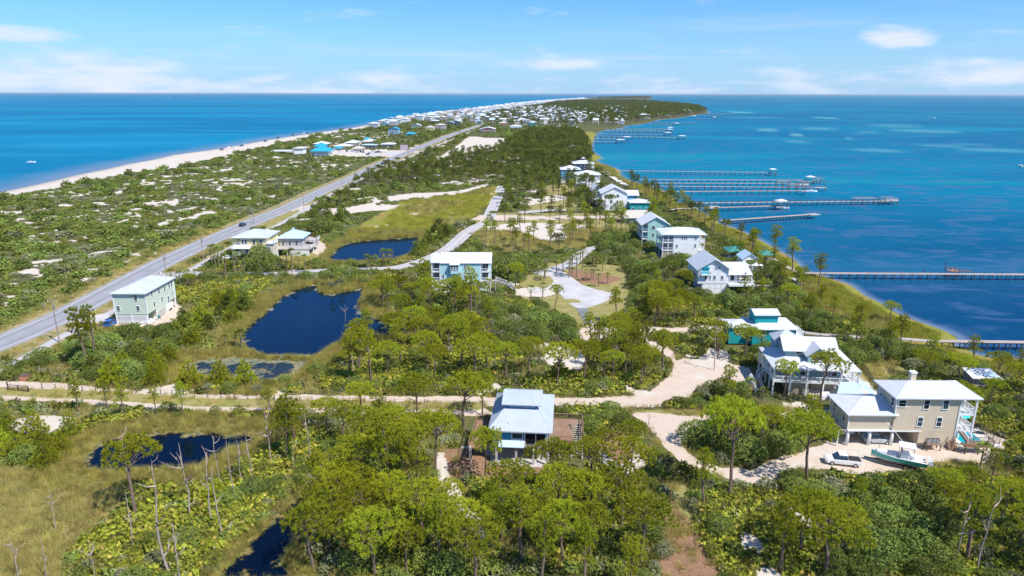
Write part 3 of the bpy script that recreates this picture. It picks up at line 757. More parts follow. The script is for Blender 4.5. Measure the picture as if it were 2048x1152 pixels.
def sea_mat():
	m, nt, b, N, L = new_mat('sea_water')
	geo = N('ShaderNodeNewGeometry'); sp = N('ShaderNodeSeparateXYZ'); L(geo.outputs['Position'], sp.inputs[0])
	at = N('ShaderNodeAttribute'); at.attribute_name = 'depth'
	q = N('ShaderNodeSeparateColor'); L(at.outputs['Color'], q.inputs[0])
	def noise(s, d, sc=(1, 1, 1), dist=0.0):
		mp = N('ShaderNodeMapping'); mp.inputs['Scale'].default_value = sc; L(geo.outputs['Position'], mp.inputs[0])
		n = N('ShaderNodeTexNoise'); n.inputs['Scale'].default_value = s; n.inputs['Detail'].default_value = d; n.inputs['Roughness'].default_value = 0.55; n.inputs['Distortion'].default_value = dist
		L(mp.outputs[0], n.inputs[0]); return n.outputs[0]
	def rng_(src, a, b_, c=0.0, d=1.0):
		r = N('ShaderNodeMapRange'); r.inputs['From Min'].default_value = a; r.inputs['From Max'].default_value = b_
		r.inputs['To Min'].default_value = c; r.inputs['To Max'].default_value = d; L(src, r.inputs[0]); return r.outputs[0]
	def mixc(f, a, c):
		x = N('ShaderNodeMix'); x.data_type = 'RGBA'; L(f, x.inputs[0])
		if isinstance(a, tuple): x.inputs[6].default_value = (*a, 1)
		else: L(a, x.inputs[6])
		if isinstance(c, tuple): x.inputs[7].default_value = (*c, 1)
		else: L(c, x.inputs[7])
		return x.outputs[2]
	big = noise(0.0022, 4, (0.35, 1, 1), 0.6); med = noise(0.012, 4, (0.25, 1, 1), 0.4)
	# R: shallow shore tint, G: gulf (1) / bay (0), B: seagrass shoals in the bay
	gulfc = mixc(rng_(big, 0.42, 0.6), (0.0, 0.125, 0.25), (0.0, 0.18, 0.32))
	gulfc = mixc(rng_(med, 0.5, 0.7, 0, 0.45), gulfc, (0.03, 0.25, 0.40))
	bayc = mixc(rng_(big, 0.40, 0.6), (0.0, 0.105, 0.215), (0.0, 0.165, 0.27))
	bayc = mixc(rng_(med, 0.5, 0.66, 0, 0.7), bayc, (0.0, 0.215, 0.27))
	deep = mixc(rng_(med, 0.42, 0.62), (0.0, 0.045, 0.12), (0.012, 0.085, 0.18))
	bayc = mixc(rng_(sp.outputs[1], 190, 420, 1, 0), bayc, deep)
	fine = noise(0.09, 6, (0.5, 1, 1), 0.8)
	bayc = mixc(rng_(fine, 0.5, 0.64, 0, 0.5), bayc, (0.07, 0.12, 0.24))
	c = mixc(q.outputs[1], bayc, gulfc)
	c = mixc(q.outputs[2], c, (0.12, 0.33, 0.36))
	c = mixc(rng_(q.outputs[0], 0.0, 1.0, 0, 0.9), c, (0.17, 0.22, 0.30))
	L(c, b.inputs['Base Color'])
	b.inputs['Roughness'].default_value = 0.16
	b.inputs['IOR'].default_value = 1.333
	b.inputs['Specular IOR Level'].default_value = 0.22
	w1 = N('ShaderNodeTexWave'); w1.wave_type = 'BANDS'; w1.bands_direction = 'DIAGONAL'
	mp = N('ShaderNodeMapping'); mp.inputs['Rotation'].default_value = (0, 0, R(-62)); mp.inputs['Scale'].default_value = (1, 0.35, 1); L(geo.outputs['Position'], mp.inputs[0])
	n1 = N('ShaderNodeTexNoise'); n1.inputs['Scale'].default_value = 0.42; n1.inputs['Detail'].default_value = 5; n1.inputs['Roughness'].default_value = 0.62; L(mp.outputs[0], n1.inputs[0])
	nt.nodes.remove(w1)
	n2 = N('ShaderNodeTexNoise'); n2.inputs['Scale'].default_value = 2.1; n2.inputs['Detail'].default_value = 3; L(mp.outputs[0], n2.inputs[0])
	ad = N('ShaderNodeMath'); ad.operation = 'MULTIPLY_ADD'; ad.inputs[1].default_value = 0.3; L(n2.outputs[0], ad.inputs[0]); L(n1.outputs[0], ad.inputs[2])
	bp = N('ShaderNodeBump'); bp.inputs['Strength'].default_value = 1.0; bp.inputs['Distance'].default_value = 0.55
	L(ad.outputs[0], bp.inputs['Height']); water_out(nt, N, L, c, bp, 0.10, 0.22, (.5, .85, 1))
	return m
def pond_mat(name, col, weed=0.0):
	m, nt, b, N, L = new_mat(name)
	geo = N('ShaderNodeNewGeometry')
	n = N('ShaderNodeTexNoise'); n.inputs['Scale'].default_value = 0.25; n.inputs['Detail'].default_value = 6; n.inputs['Roughness'].default_value = 0.65; L(geo.outputs['Position'], n.inputs[0])
	at = N('ShaderNodeAttribute'); at.attribute_name = 'edge'
	ad = N('ShaderNodeMath'); ad.operation = 'ADD'; L(n.outputs[0], ad.inputs[0]); L(at.outputs['Fac'], ad.inputs[1])
	r = N('ShaderNodeMapRange'); r.inputs['From Min'].default_value = 0.72 - weed; r.inputs['From Max'].default_value = 0.80 - weed; L(ad.outputs[0], r.inputs[0])
	wn = N('ShaderNodeTexNoise'); wn.inputs['Scale'].default_value = 1.4; wn.inputs['Detail'].default_value = 5; L(geo.outputs['Position'], wn.inputs[0])
	wr = N('ShaderNodeMapRange'); wr.inputs['From Min'].default_value = 0.4; wr.inputs['From Max'].default_value = 0.62; L(wn.outputs[0], wr.inputs[0])
	wc = N('ShaderNodeMix'); wc.data_type = 'RGBA'; wc.inputs[6].default_value = (0.085, 0.095, 0.015, 1); wc.inputs[7].default_value = (0.30, 0.20, 0.04, 1); L(wr.outputs[0], wc.inputs[0])
	mx = N('ShaderNodeMix'); mx.data_type = 'RGBA'; mx.inputs[6].default_value = (*col, 1); L(r.outputs[0], mx.inputs[0]); L(wc.outputs[2], mx.inputs[7])
	L(mx.outputs[2], b.inputs['Base Color'])
	rr = N('ShaderNodeMapRange'); rr.inputs['To Min'].default_value = 0.03; rr.inputs['To Max'].default_value = 0.9; L(r.outputs[0], rr.inputs[0]); L(rr.outputs[0], b.inputs['Roughness'])
	b.inputs['IOR'].default_value = 1.333; b.inputs['Specular IOR Level'].default_value = 0.5
	n2 = N('ShaderNodeTexNoise'); n2.inputs['Scale'].default_value = 3.0; n2.inputs['Detail'].default_value = 3; L(geo.outputs['Position'], n2.inputs[0])
	bp = N('ShaderNodeBump'); bp.inputs['Strength'].default_value = 0.25; bp.inputs['Distance'].default_value = 0.02; L(n2.outputs[0], bp.inputs['Height']); water_out(nt, N, L, mx.outputs[2], bp, 0.17, rr.outputs[0], (.45, .75, 1))
	return m
MAT['sea'] = sea_mat()
def build_sea():
	dep = np.concatenate([[0.05, 0.07], np.arange(0.09, 2.0, 0.04), np.arange(2.0, 24, 0.16), np.arange(24, 60, 3.0)])
	rr = CAM_H / np.tan(np.radians(dep))[::-1]
	th = np.concatenate([np.arange(-180, -46, 4.0), np.arange(-46, 46, 0.3), np.arange(46, 181, 4.0)])
	A, Rr = np.meshgrid(np.radians(th), rr)
	X = Rr * np.sin(A); Y = Rr * np.cos(A); P = np.stack([X.ravel(), Y.ravel()], 1)
	dl = sdist(P, LAND)
	gl = pdist(P, gulf); by = pdist(P, bay)
	isg = (gl < by).astype(float)
	w = fbm(P[:, 0], P[:, 1], 40, 3, 44)
	wid = np.where(isg > 0.5, 42.0, 3.2)
	sh = np.clip(1 - (dl / (wid * (0.6 + 0.8 * w))), 0, 1) ** 1.3
	sh = sh * np.clip(1.5 - np.hypot(P[:, 0], P[:, 1]) / 4000, 0.2, 1)
	shoal = np.zeros(len(P))
	for (px, py, rx, ry) in ((1545,261.5,22,2.4),(1582,268,16,2.2),(1650,236,18,1.8),(1693,276,7,1.2),(1478,224.5,20,1.6),(1430,248,30,1.5),(1640,258,30,2.5),(1720,266,60,2.0),(1850,262,70,2.0),(1760,300,60,3.0),(1900,290,70,2.5),(1600,285,40,2.5),(1990,300,60,3),(1500,235,60,1.2),(1750,252,80,1.3)):
		c = G(px, py, -0.5); ex = (G(px + rx, py, -0.5) - c).length; ey = (G(px, py - ry, -0.5) - G(px, py + ry, -0.5)).length / 2
		d = ((P[:, 0] - c.x) / ex) ** 2 + ((P[:, 1] - c.y) / ey) ** 2
		amt = 0.95 if rx < 25 else 0.5
		shoal = np.maximum(shoal, amt * np.clip(1.25 - d + 1.1 * (fbm(P[:, 0], P[:, 1], ex * 0.8, 3, 3) - 0.5), 0, 1))
	V = np.column_stack([P, np.full(len(P), -0.5)])
	nr, nt = X.shape
	i = np.arange(nr - 1)[:, None] * nt + np.arange(nt - 1)[None, :]
	F = np.stack([i, i + nt, i + nt + 1, i + 1], -1).reshape(-1, 4)[:, ::-1]
	F = F[dl[F].max(1) > -30]
	used = np.unique(F); mp = np.full(len(V), -1); mp[used] = np.arange(len(used))
	c = np.column_stack([sh, isg, shoal, np.ones(len(P))])[used]
	me = np_mesh('sea', V[used], mp[F], MAT['sea'], {'depth': ('FLOAT_COLOR', c)}, smooth=True)
	o = link('sea', me); o['kind'] = 'structure'
build_sea()
def pond(name, poly, mat, z, margin=2.5):
	x = [p[0] for p in poly]; y = [p[1] for p in poly]
	st = 1.2
	gx = np.arange(min(x) - margin, max(x) + margin, st); gy = np.arange(min(y) - margin, max(y) + margin, st)
	X, Y = np.meshgrid(gx, gy); P = np.stack([X.ravel(), Y.ravel()], 1); d = sdist(P, poly)
	nr, nt = X.shape
	i = np.arange(nr - 1)[:, None] * nt + np.arange(nt - 1)[None, :]
	F = np.stack([i, i + 1, i + nt + 1, i + nt], -1).reshape(-1, 4)
	F = F[d[F].min(1) < margin]
	used = np.unique(F); mp = np.full(len(P), -1); mp[used] = np.arange(len(used))
	e = np.clip(1 + d / 4, 0, 1) * 0.28
	me = np_mesh(name, np.column_stack([P, np.full(len(P), z)])[used], mp[F], mat, {'edge': ('FLOAT', e[used])})
	o = link(name, me); o['kind'] = 'structure'
MAT['pond'] = pond_mat('pond_water', (0.002, 0.010, 0.026))
MAT['pond_dark'] = pond_mat('dark_pond_water', (0.001, 0.004, 0.012))
MAT['pond_weed'] = pond_mat('weedy_pond_water', (0.02, 0.03, 0.03), 0.2)
pond('pond_water', PONDS['big'], MAT['pond'], -0.35)
pond('pond_water', PONDS['far'], MAT['pond'], -0.345)
pond('pond_water', PONDS['low'], MAT['pond_weed'], -0.34)
pond('pond_water', PONDS['near'], MAT['pond_dark'], -0.35)
pond('pond_water', PONDS['canal'], MAT['pond_dark'], -0.345)
# far mainland shore on the bay horizon
def far_shore():
	mb = MB()
	for (pa, pb, yy, hgt) in ((1285, 1700, 190.9, 16), (1690, 2500, 191.3, 12)):
		n = 60; a = G(pa, yy, 0); b = G(pb, yy, 0)
		prev = None
		for i in range(n + 1):
			t = i / n; p = a.lerp(b, t); w = 900; h = hgt * (0.55 + 0.45 * math.sin(i * 1.7) * math.sin(i * 0.6)) * min(1, 8 * t, 8 * (1 - t)) + 1
			row = [(p.x, p.y - w, -1), (p.x, p.y - w * 0.8, h * 0.8), (p.x, p.y, h), (p.x, p.y + w, -1)]
			k = len(mb.v); mb.v += row
			if prev is not None:
				for j in range(3): mb.f.append((prev + j, k + j, k + j + 1, prev + j + 1)); mb.m.append(0)
			prev = k
	o = mb.build('far_shore', simple('far_shore_woods', (0.05, 0.075, 0.035), rough=0.95, var=0.4, scale=0.004), kind='structure')
far_shore()
# ------------------------------------------------------------------ roads
def asphalt(name, col, scale=1.0, crack=True):
	m, nt, b, N, L = new_mat(name)
	geo = N('ShaderNodeNewGeometry')
	n = N('ShaderNodeTexNoise'); n.inputs['Scale'].default_value = 0.18 * scale; n.inputs['Detail'].default_value = 8; n.inputs['Roughness'].default_value = 0.7; L(geo.outputs['Position'], n.inputs[0])
	n2 = N('ShaderNodeTexNoise'); n2.inputs['Scale'].default_value = 3.0; n2.inputs['Detail'].default_value = 4; L(geo.outputs['Position'], n2.inputs[0])
	r = N('ShaderNodeMapRange'); r.inputs['From Min'].default_value = 0.3; r.inputs['From Max'].default_value = 0.7; r.inputs['To Min'].default_value = 0.8; r.inputs['To Max'].default_value = 1.2; L(n.outputs[0], r.inputs[0])
	r2 = N('ShaderNodeMapRange'); r2.inputs['From Min'].default_value = 0.3; r2.inputs['From Max'].default_value = 0.7; r2.inputs['To Min'].default_value = 0.92; r2.inputs['To Max'].default_value = 1.08; L(n2.outputs[0], r2.inputs[0])
	mu = N('ShaderNodeMath'); mu.operation = 'MULTIPLY'; L(r.outputs[0], mu.inputs[0]); L(r2.outputs[0], mu.inputs[1])
	at = N('ShaderNodeAttribute'); at.attribute_name = 'wear'
	hs = N('ShaderNodeHueSaturation'); hs.inputs['Color'].default_value = (*col, 1); L(mu.outputs[0], hs.inputs['Value'])
	mx = N('ShaderNodeMix'); mx.data_type = 'RGBA'; mx.inputs[7].default_value = tuple(c * 0.8 for c in col) + (1,); L(at.outputs['Fac'], mx.inputs[0]); L(hs.outputs[0], mx.inputs[6])
	L(mx.outputs[2], b.inputs['Base Color']); b.inputs['Roughness'].default_value = 0.9; b.inputs['Specular IOR Level'].default_value = 0.2
	return m
MAT['asphalt'] = asphalt('asphalt', (0.30, 0.30, 0.325))
MAT['asphalt_dark'] = asphalt('dark_asphalt', (0.19, 0.20, 0.215))
MAT['lane'] = asphalt('lane_surface', (0.47, 0.45, 0.455))
MAT['line_white'] = simple('road_paint_white', (0.72, 0.72, 0.72), var=0.15, scale=3)
MAT['line_yellow'] = simple('road_paint_yellow', (0.52, 0.42, 0.22), var=0.2, scale=3)
def strip(name, line, w0, w1, z, mat, kind='structure', cross=9):
	"""road ribbon with rows across so that wheel-track wear can vary"""
	P = [Vector((p[0], p[1])) for p in line]; V = []; W = []
	for i, p in enumerate(P):
		d = (P[min(i + 1, len(P) - 1)] - P[max(i - 1, 0)]).normalized(); n = Vector((d.y, -d.x))
		for k in range(cross):
			t = k / (cross - 1); o = w0 + (w1 - w0) * t
			V.append((p.x + n.x * o, p.y + n.y * o, z)); W.append(0.9 if cross == 9 and k in (2, 6) else (0.35 if cross == 9 and k in (1, 3, 5, 7) else 0.0))
	F = [(i * cross + k, i * cross + k + 1, (i + 1) * cross + k + 1, (i + 1) * cross + k) for i in range(len(P) - 1) for k in range(cross - 1)]
	me = np_mesh(name, V, F, mat, {'wear': ('FLOAT', W)})
	o = link(name, me)
	if kind: o['kind'] = kind
	return o
ROAD_W = 5.3
strip('highway', ROADS, -ROAD_W, ROAD_W, 0.03, MAT['asphalt'])
def marking(name, line, off, w, z, mat, dash=None, maxd=1800):
	line = [p for p in line if math.hypot(*p) < maxd and p[1] > 20]
	line = resample(line, 1.5); mb = MB(); P = [Vector(p) for p in line]; s = 0
	for i in range(len(P) - 1):
		L = (P[i + 1] - P[i]).length
		if dash is None or (s % dash[1]) < dash[0]:
			d = (P[i + 1] - P[i]).normalized(); n = Vector((d.y, -d.x))
			a, b = P[i] + n * (off - w / 2), P[i] + n * (off + w / 2); c, e = P[i + 1] + n * (off + w / 2), P[i + 1] + n * (off - w / 2)
			mb._a([(a.x, a.y, z), (b.x, b.y, z), (c.x, c.y, z), (e.x, e.y, z)], [(0, 1, 2, 3)])
		s += L
	return mb.build(name, mat, kind='structure')
marking('road_edge_line', ROADS, -3.75, 0.2, 0.036, MAT['line_white'])
marking('road_edge_line', ROADS, 3.75, 0.2, 0.036, MAT['line_white'])
marking('road_centre_line', ROADS, 0, 0.16, 0.036, MAT['line_yellow'], (3.0, 12.0))
strip('bike_path', PATHS, -1.3, 1.3, 0.03, MAT['lane'])
LANE = resample(GL([(300,556),(345,549),(400,548),(450,550),(560,546.5),(700,540),(785,537),(840,524),(888,503),(912,485),(930,468),(950,454),(972,444),(982,424),(993,398),(1001,380),(1004,372)]), 4)
strip('neighbourhood_lane', LANE, -3.0, 3.0, 0.034, MAT['lane'])
LANE2 = resample(GL([(1075,547),(1100,541),(1140,528),(1160,510),(1185,497),(1225,492),(1262,490)]), 4)
strip('neighbourhood_lane', LANE2, -2.6, 2.6, 0.034, MAT['lane'])
SIDE = resample(GL([(1040,425),(1080,422),(1130,419)]), 6)
strip('neighbourhood_lane', SIDE, -3.0, 3.0, 0.034, MAT['lane'])
def flat(name, px, mat, z, world_pts=None, kind='structure', label=None):
	pts = world_pts or GL(px)
	mb = MB(); mb.poly([(x, y, z) for x, y in pts]); return mb.build(name, mat, kind=kind, label=label)
cul = resample(GL([(1066,546),(1104,537),(1125,543),(1144,555),(1153,562),(1165,570),(1200,581),(1224,586),(1217,600),(1194,610),(1172,616.5),(1154,616.5),(1143,611),(1126,595),(1106,575),(1090,581),(1062,586),(1061,578),(1087,577),(1104,569),(1107,563),(1098,552),(1066,552)]), 2.5)
flat('cul_de_sac', None, MAT['lane'], 0.038, world_pts=cul[:-1])
flat('asphalt_drive', [(1153,616),(1173,616),(1188,645),(1168,647)], MAT['asphalt_dark'], 0.042)
flat('concrete_apron', [(60,700),(110,652),(140,640),(215,628),(222,640),(160,648),(140,652)][2:], MAT['lane'], 0.035)
flat('parking_lot', [(668,306),(700,301.5),(770,303),(810,303.5),(790,311),(740,312),(690,310.5)], MAT['lane'], 0.034)
LINES_EXCL = [(ROADS, 7.0), (PATHS, 3.0), (LANE, 4.2), (LANE2, 4.0), (SIDE, 4.0), (GL([(1592,668),(1640,674),(1700,678),(1780,681),(1860,687)]), 3.0), (GL([(1478,572),(1588,575),(1597,568),(1586,558)]), 2.5), (GL([(1545,519),(1594,547)]), 2)]
# ------------------------------------------------------------------ house kit
_cache = {}
class House:
	def __init__(s, label, x, y, rz=0.0, foot=None, name='house', cat='house', group=None, z=0.0):
		s.o = thing(name, label, cat, (x, y, z), rz, group)
		s.x, s.y, s.rz = x, y, rz
		if foot: s.foot(*foot)
	def foot(s, x0, x1, y0, y1):
		c, sn = math.cos(s.rz), math.sin(s.rz)
		P = [(s.x + a * c - b * sn, s.y + a * sn + b * c) for a, b in ((x0, y0), (x1, y0), (x1, y1), (x0, y1))]
		FOOT.append(P)
	def part(s, mb, name, mat, label=None, kind=None, parent=None):
		return mb.build(name, mat, parent or s.o, label=label, kind=kind)
	def box(s, name, mat, *b, label=None):
		return s.part(MB().box(*b), name, mat, label)
	def hip(s, mat, *a, name='roof', **k):
		return s.part(MB().hip(*a, **k), name, mat)
	def gable(s, mat, wmat, x0, x1, y0, y1, z, h, axis='x', name='roof', oh=0.5, wall_t=0.2, off=0.5, **k):
		r = s.part(MB().gable(x0, x1, y0, y1, z, h, axis, oh, off=off, **k), name, mat)
		if wmat is not None:
			mb = MB()
			hh = h - 0.16
			if axis == 'x':
				ym = y0 + (y1 - y0) * off
				for x in (x0, x1 - wall_t):
					mb = MB(); mb._a([(x, y0 + .01, z), (x, y1 - .01, z), (x, ym, z + hh), (x + wall_t, y0 + .01, z), (x + wall_t, y1 - .01, z), (x + wall_t, ym, z + hh)], [(0, 2, 1), (3, 4, 5), (0, 1, 4, 3), (1, 2, 5, 4), (2, 0, 3, 5)]); s.part(mb, 'gable_end', wmat)
			else:
				xm = x0 + (x1 - x0) * off
				for y in (y0, y1 - wall_t):
					mb = MB(); mb._a([(x0 + .01, y, z), (x1 - .01, y, z), (xm, y, z + hh), (x0 + .01, y + wall_t, z), (x1 - .01, y + wall_t, z), (xm, y + wall_t, z + hh)], [(0, 1, 2), (3, 5, 4), (0, 3, 4, 1), (1, 4, 5, 2), (2, 5, 3, 0)]); s.part(mb, 'gable_end', wmat)
		return r
	def win(s, face, pos, u, z, w=0.9, h=1.4, mat='trim', bars=1, cols=1):
		key = (round(w, 2), round(h, 2), mat, bars, cols)
		if key not in _cache:
			f = MB(); t = 0.12
			f.box(-w / 2 - t, w / 2 + t, -0.07, 0.0, h, h + t); f.box(-w / 2 - t - .04, w / 2 + t + .04, -0.10, 0.0, -t, 0)
			f.box(-w / 2 - t, -w / 2, -0.07, 0.0, 0, h); f.box(w / 2, w / 2 + t, -0.07, 0.0, 0, h)
			if bars: f.box(-w / 2, w / 2, -0.06, -0.01, h / 2 - .03, h / 2 + .03)
			for c in range(1, cols): f.box(-w / 2 + w * c / cols - .035, -w / 2 + w * c / cols + .035, -0.062, -0.01, 0, h)
			g = MB().box(-w / 2, w / 2, -0.035, -0.004, 0.0, h)
			_cache[key] = (f.mesh('window', MAT[mat]), g.mesh('pane', MAT['glass']))
		fm, gm = _cache[key]
		loc = {'F': (u, pos, z), 'B': (u, pos, z), 'R': (pos, u, z), 'L': (pos, u, z)}[face]
		rz = {'F': 0, 'B': math.pi, 'R': math.pi / 2, 'L': -math.pi / 2}[face]
		f = link('window', fm, s.o, loc, rz)
		link('pane', gm, f)
		return f
	def posts(s, pts, z0, z1, sz=0.3, mat='trim', name='post'):
		for x, y in pts:
			k = ('post', round(z1 - z0, 2), sz, mat)
			if k not in _cache: _cache[k] = MB().box(-sz / 2, sz / 2, -sz / 2, sz / 2, 0, z1 - z0).mesh('post', MAT[mat] if mat in MAT else S_[mat])
			link(name, _cache[k], s.o, (x, y, z0))
	def rail(s, pts, z, mat='trim', h=1.0, bal=0.35):
		mb = MB()
		for (a, b) in zip(pts[:-1], pts[1:]):
			A = Vector((a[0], a[1], a[2] if len(a) > 2 else z)); B = Vector((b[0], b[1], b[2] if len(b) > 2 else z)); L = (B - A).length
			mb.beam(A + Vector((0, 0, h)), B + Vector((0, 0, h)), 0.11, 0.09); mb.beam(A + Vector((0, 0, .15)), B + Vector((0, 0, .15)), 0.06, 0.07)
			n = max(1, int(L / 1.8))
			for i in range(n + 1):
				p = A.lerp(B, i / n); mb.box(p.x - .06, p.x + .06, p.y - .06, p.y + .06, p.z, p.z + h + .05)
			n = max(1, int(L / bal))
			for i in range(n):
				p = A.lerp(B, (i + .5) / n); mb.box(p.x - .018, p.x + .018, p.y - .018, p.y + .018, p.z + .15, p.z + h)
		return s.part(mb, 'railing', MAT[mat])
	def deck(s, x0, x1, y0, y1, z, mat='grey_wood', t=0.22, name='deck', trim='trim'):
		s.box(name, MAT[mat] if mat in MAT else mat, x0, x1, y0, y1, z - t, z)
	def stair(s, a, b, w=1.2, mat='grey_wood', rail='trim'):
		a = Vector(a); b = Vector(b); n = max(3, int(abs(a.z - b.z) / 0.19)); mb = MB()
		d = Vector((b.x - a.x, b.y - a.y, 0)).normalized(); r = Vector((d.y, -d.x, 0))
		mb.beam(a + r * w / 2, b + r * w / 2, 0.07, 0.3); mb.beam(a - r * w / 2, b - r * w / 2, 0.07, 0.3)
		st = s.part(mb, 'stair', MAT[mat])
		k = ('tread', w, mat)
		L = (Vector((a.x, a.y)) - Vector((b.x, b.y))).length / n
		if k not in _cache: _cache[k] = MB().box(-0.15, 0.15, -w / 2 + .04, w / 2 - .04, -0.04, 0.0).mesh('tread', MAT[mat])
		for i in range(n):
			p = a.lerp(b, (i + .5) / n)
			link('tread', _cache[k], st, (p.x, p.y, p.z + .06), math.atan2(d.y, d.x))
		if rail:
			for sg in (-1, 1):
				s.rail([tuple(a + r * sg * w / 2), tuple(b + r * sg * w / 2)], 0, rail, bal=0.5)
def site(pl, pr, py):
	a = G(pl, py); b = G(pr, py)
	return a.x, a.y, b.x - a.x
# ---- house 1: pale sage, three storeys, slatted ground level, left by the highway
def sage_house():
	W, D = 8.3, 15.4
	h = House('three-storey pale green house with grey hip roof beside the highway', -102.8, 168.3, 0.0, (-1, W + 4, -2, D + 3))
	w = S_['sage']
	mb = MB()
	# ground level: slatted screen in front, walls with two carport openings on the right side
	h.box('wall', w, 0, W, 0, D, 2.75, 8.45)
	g = MB(); g.box(0, W - .01, 5.0, 10.6, 0, 2.745); g.box(0, 0.2, 0.3, 5.0, 0, 2.74); g.box(0, .2, 10.6, D, 0, 2.74); g.box(0.2, W - 4.2, D - .2, D - .02, 0, 2.74)
	h.part(g, 'storage_room', w)
	for i in range(7):
		z = 0.25 + i * 0.35
		for x0, x1 in ((0.25, W / 2 - .12), (W / 2 + .12, W - .25)):
			k = ('slat', round(x1 - x0, 2))
			if k not in _cache: _cache[k] = MB().box(0, x1 - x0, 0, 0.05, 0, 0.22).mesh('slat', MAT['trim'])
			link('slat', _cache[k], h.o, (x0, 0.02, z))
	h.posts([(0.14, 0.14), (W / 2, 0.14), (W - .16, 0.16), (W - .16, 4.9), (W - .2, 10.8), (W - .16, D - .16)], 0, 2.74, 0.3)
	c = MB()
	for x, y in ((-.02, -.02), (W + .02, -.02), (W + .02, D + .02), (-.02, D + .02)): h.box('corner_board', MAT['trim'], x - .09, x + .09, y - .09, y + .09, 2.76, 8.2)
	h.hip(MAT['roof_grey'], 0, W, 0, D, 8.45, 1.75, oh=0.55, step=0.5)
	for u, z in ((5.9, 6.5),): h.win('F', -.01, u, z, 0.75, 1.45)
	for u, z in ((1.0, 3.75), (6.1, 3.75)): h.win('F', -.01, u, z, 0.75, 1.2)
	for u, z in ((3.3, 6.75), (7.0, 6.4), (10.0, 6.2)): h.win('R', W + .01, u, z, 0.75, 1.2)
	for u, z in ((12.6, 6.4), (14.0, 6.4)): h.win('R', W + .01, u, z, 0.8, 1.35)
	h.win('R', W + .01, 13.6, 4.2, 0.6, 0.7, bars=0)
	for u, z in ((3.9, 3.7), (8.0, 3.8), (11.3, 3.0)): h.win('R', W + .01, u, z, 0.75, 1.25)
	v = MB(); v.tube([(4.2, 7.2, 9.5), (4.2, 7.2, 10.4)], 0.07)
	h.part(v, 'vent_pipe', MAT['metal_grey'])
	# things in the yard
	t = thing('utility_trailer', 'grey enclosed cargo trailer parked in the open bay of the green house', 'trailer', (-95.6, 180.2, 0), 0.1)
	mb = MB().box(-1.0, 1.0, -2.0, 2.0, .45, 2.2); mb.box(-1.04, 1.04, -2.04, 2.04, 2.2, 2.28); mb.build('body', MAT['pvc'], t)
	for sx in (-1.03, .93):
		for y in (-.45, .45): MB().tube([(sx, y, .36), (sx + .1, y, .36)], 0.34, 12).build('wheel', MAT['tyre'], t)
	t = thing('storage_shed', 'low open grey bin shed beside the green house', 'shed', (-97.2, 173.8, 0), 0.0)
	m2 = MB(); m2.box(0, 2.9, 0, .1, 0, 1.9); m2.box(0, .1, .1, 3, 0, 1.9); m2.box(2.8, 2.9, .1, 3, 0, 1.9); m2.box(0, 2.9, 3, 3.1, 0, 1.9); m2.build('wall', MAT['concrete'], t)
	MB().box(.1, 2.8, .1, 3, 0, 1.2).build('contents', MAT['terracotta'], t)
	t = tag(MB().tube([(0, 0, 0), (0, 0, 0.9)], [0.32, 0.36], 10).build('rubbish_bin', MAT['roof_green'], None, (-94.1, 173.0, 0)), 'green rubbish bin standing by the bin shed of the green house', 'bin')
	rubble = MB(); rr = random.Random(3)
	for i in range(26):
		a, b = rr.uniform(-2.2, 1.0), rr.uniform(-2.0, 1.6); q = rr.uniform(.2, .5)
		rubble.beam((a, b, .2), (a + rr.uniform(-.8, .8), b + rr.uniform(-.8, .8), .3 + rr.uniform(0, .5)), q, q * .6)
	tag(rubble.build('junk_pile', MAT['pvc'], None, (-94.6, 170.4, 0)), 'pile of pale boards and junk at the corner of the green house', 'junk pile')
sage_house()
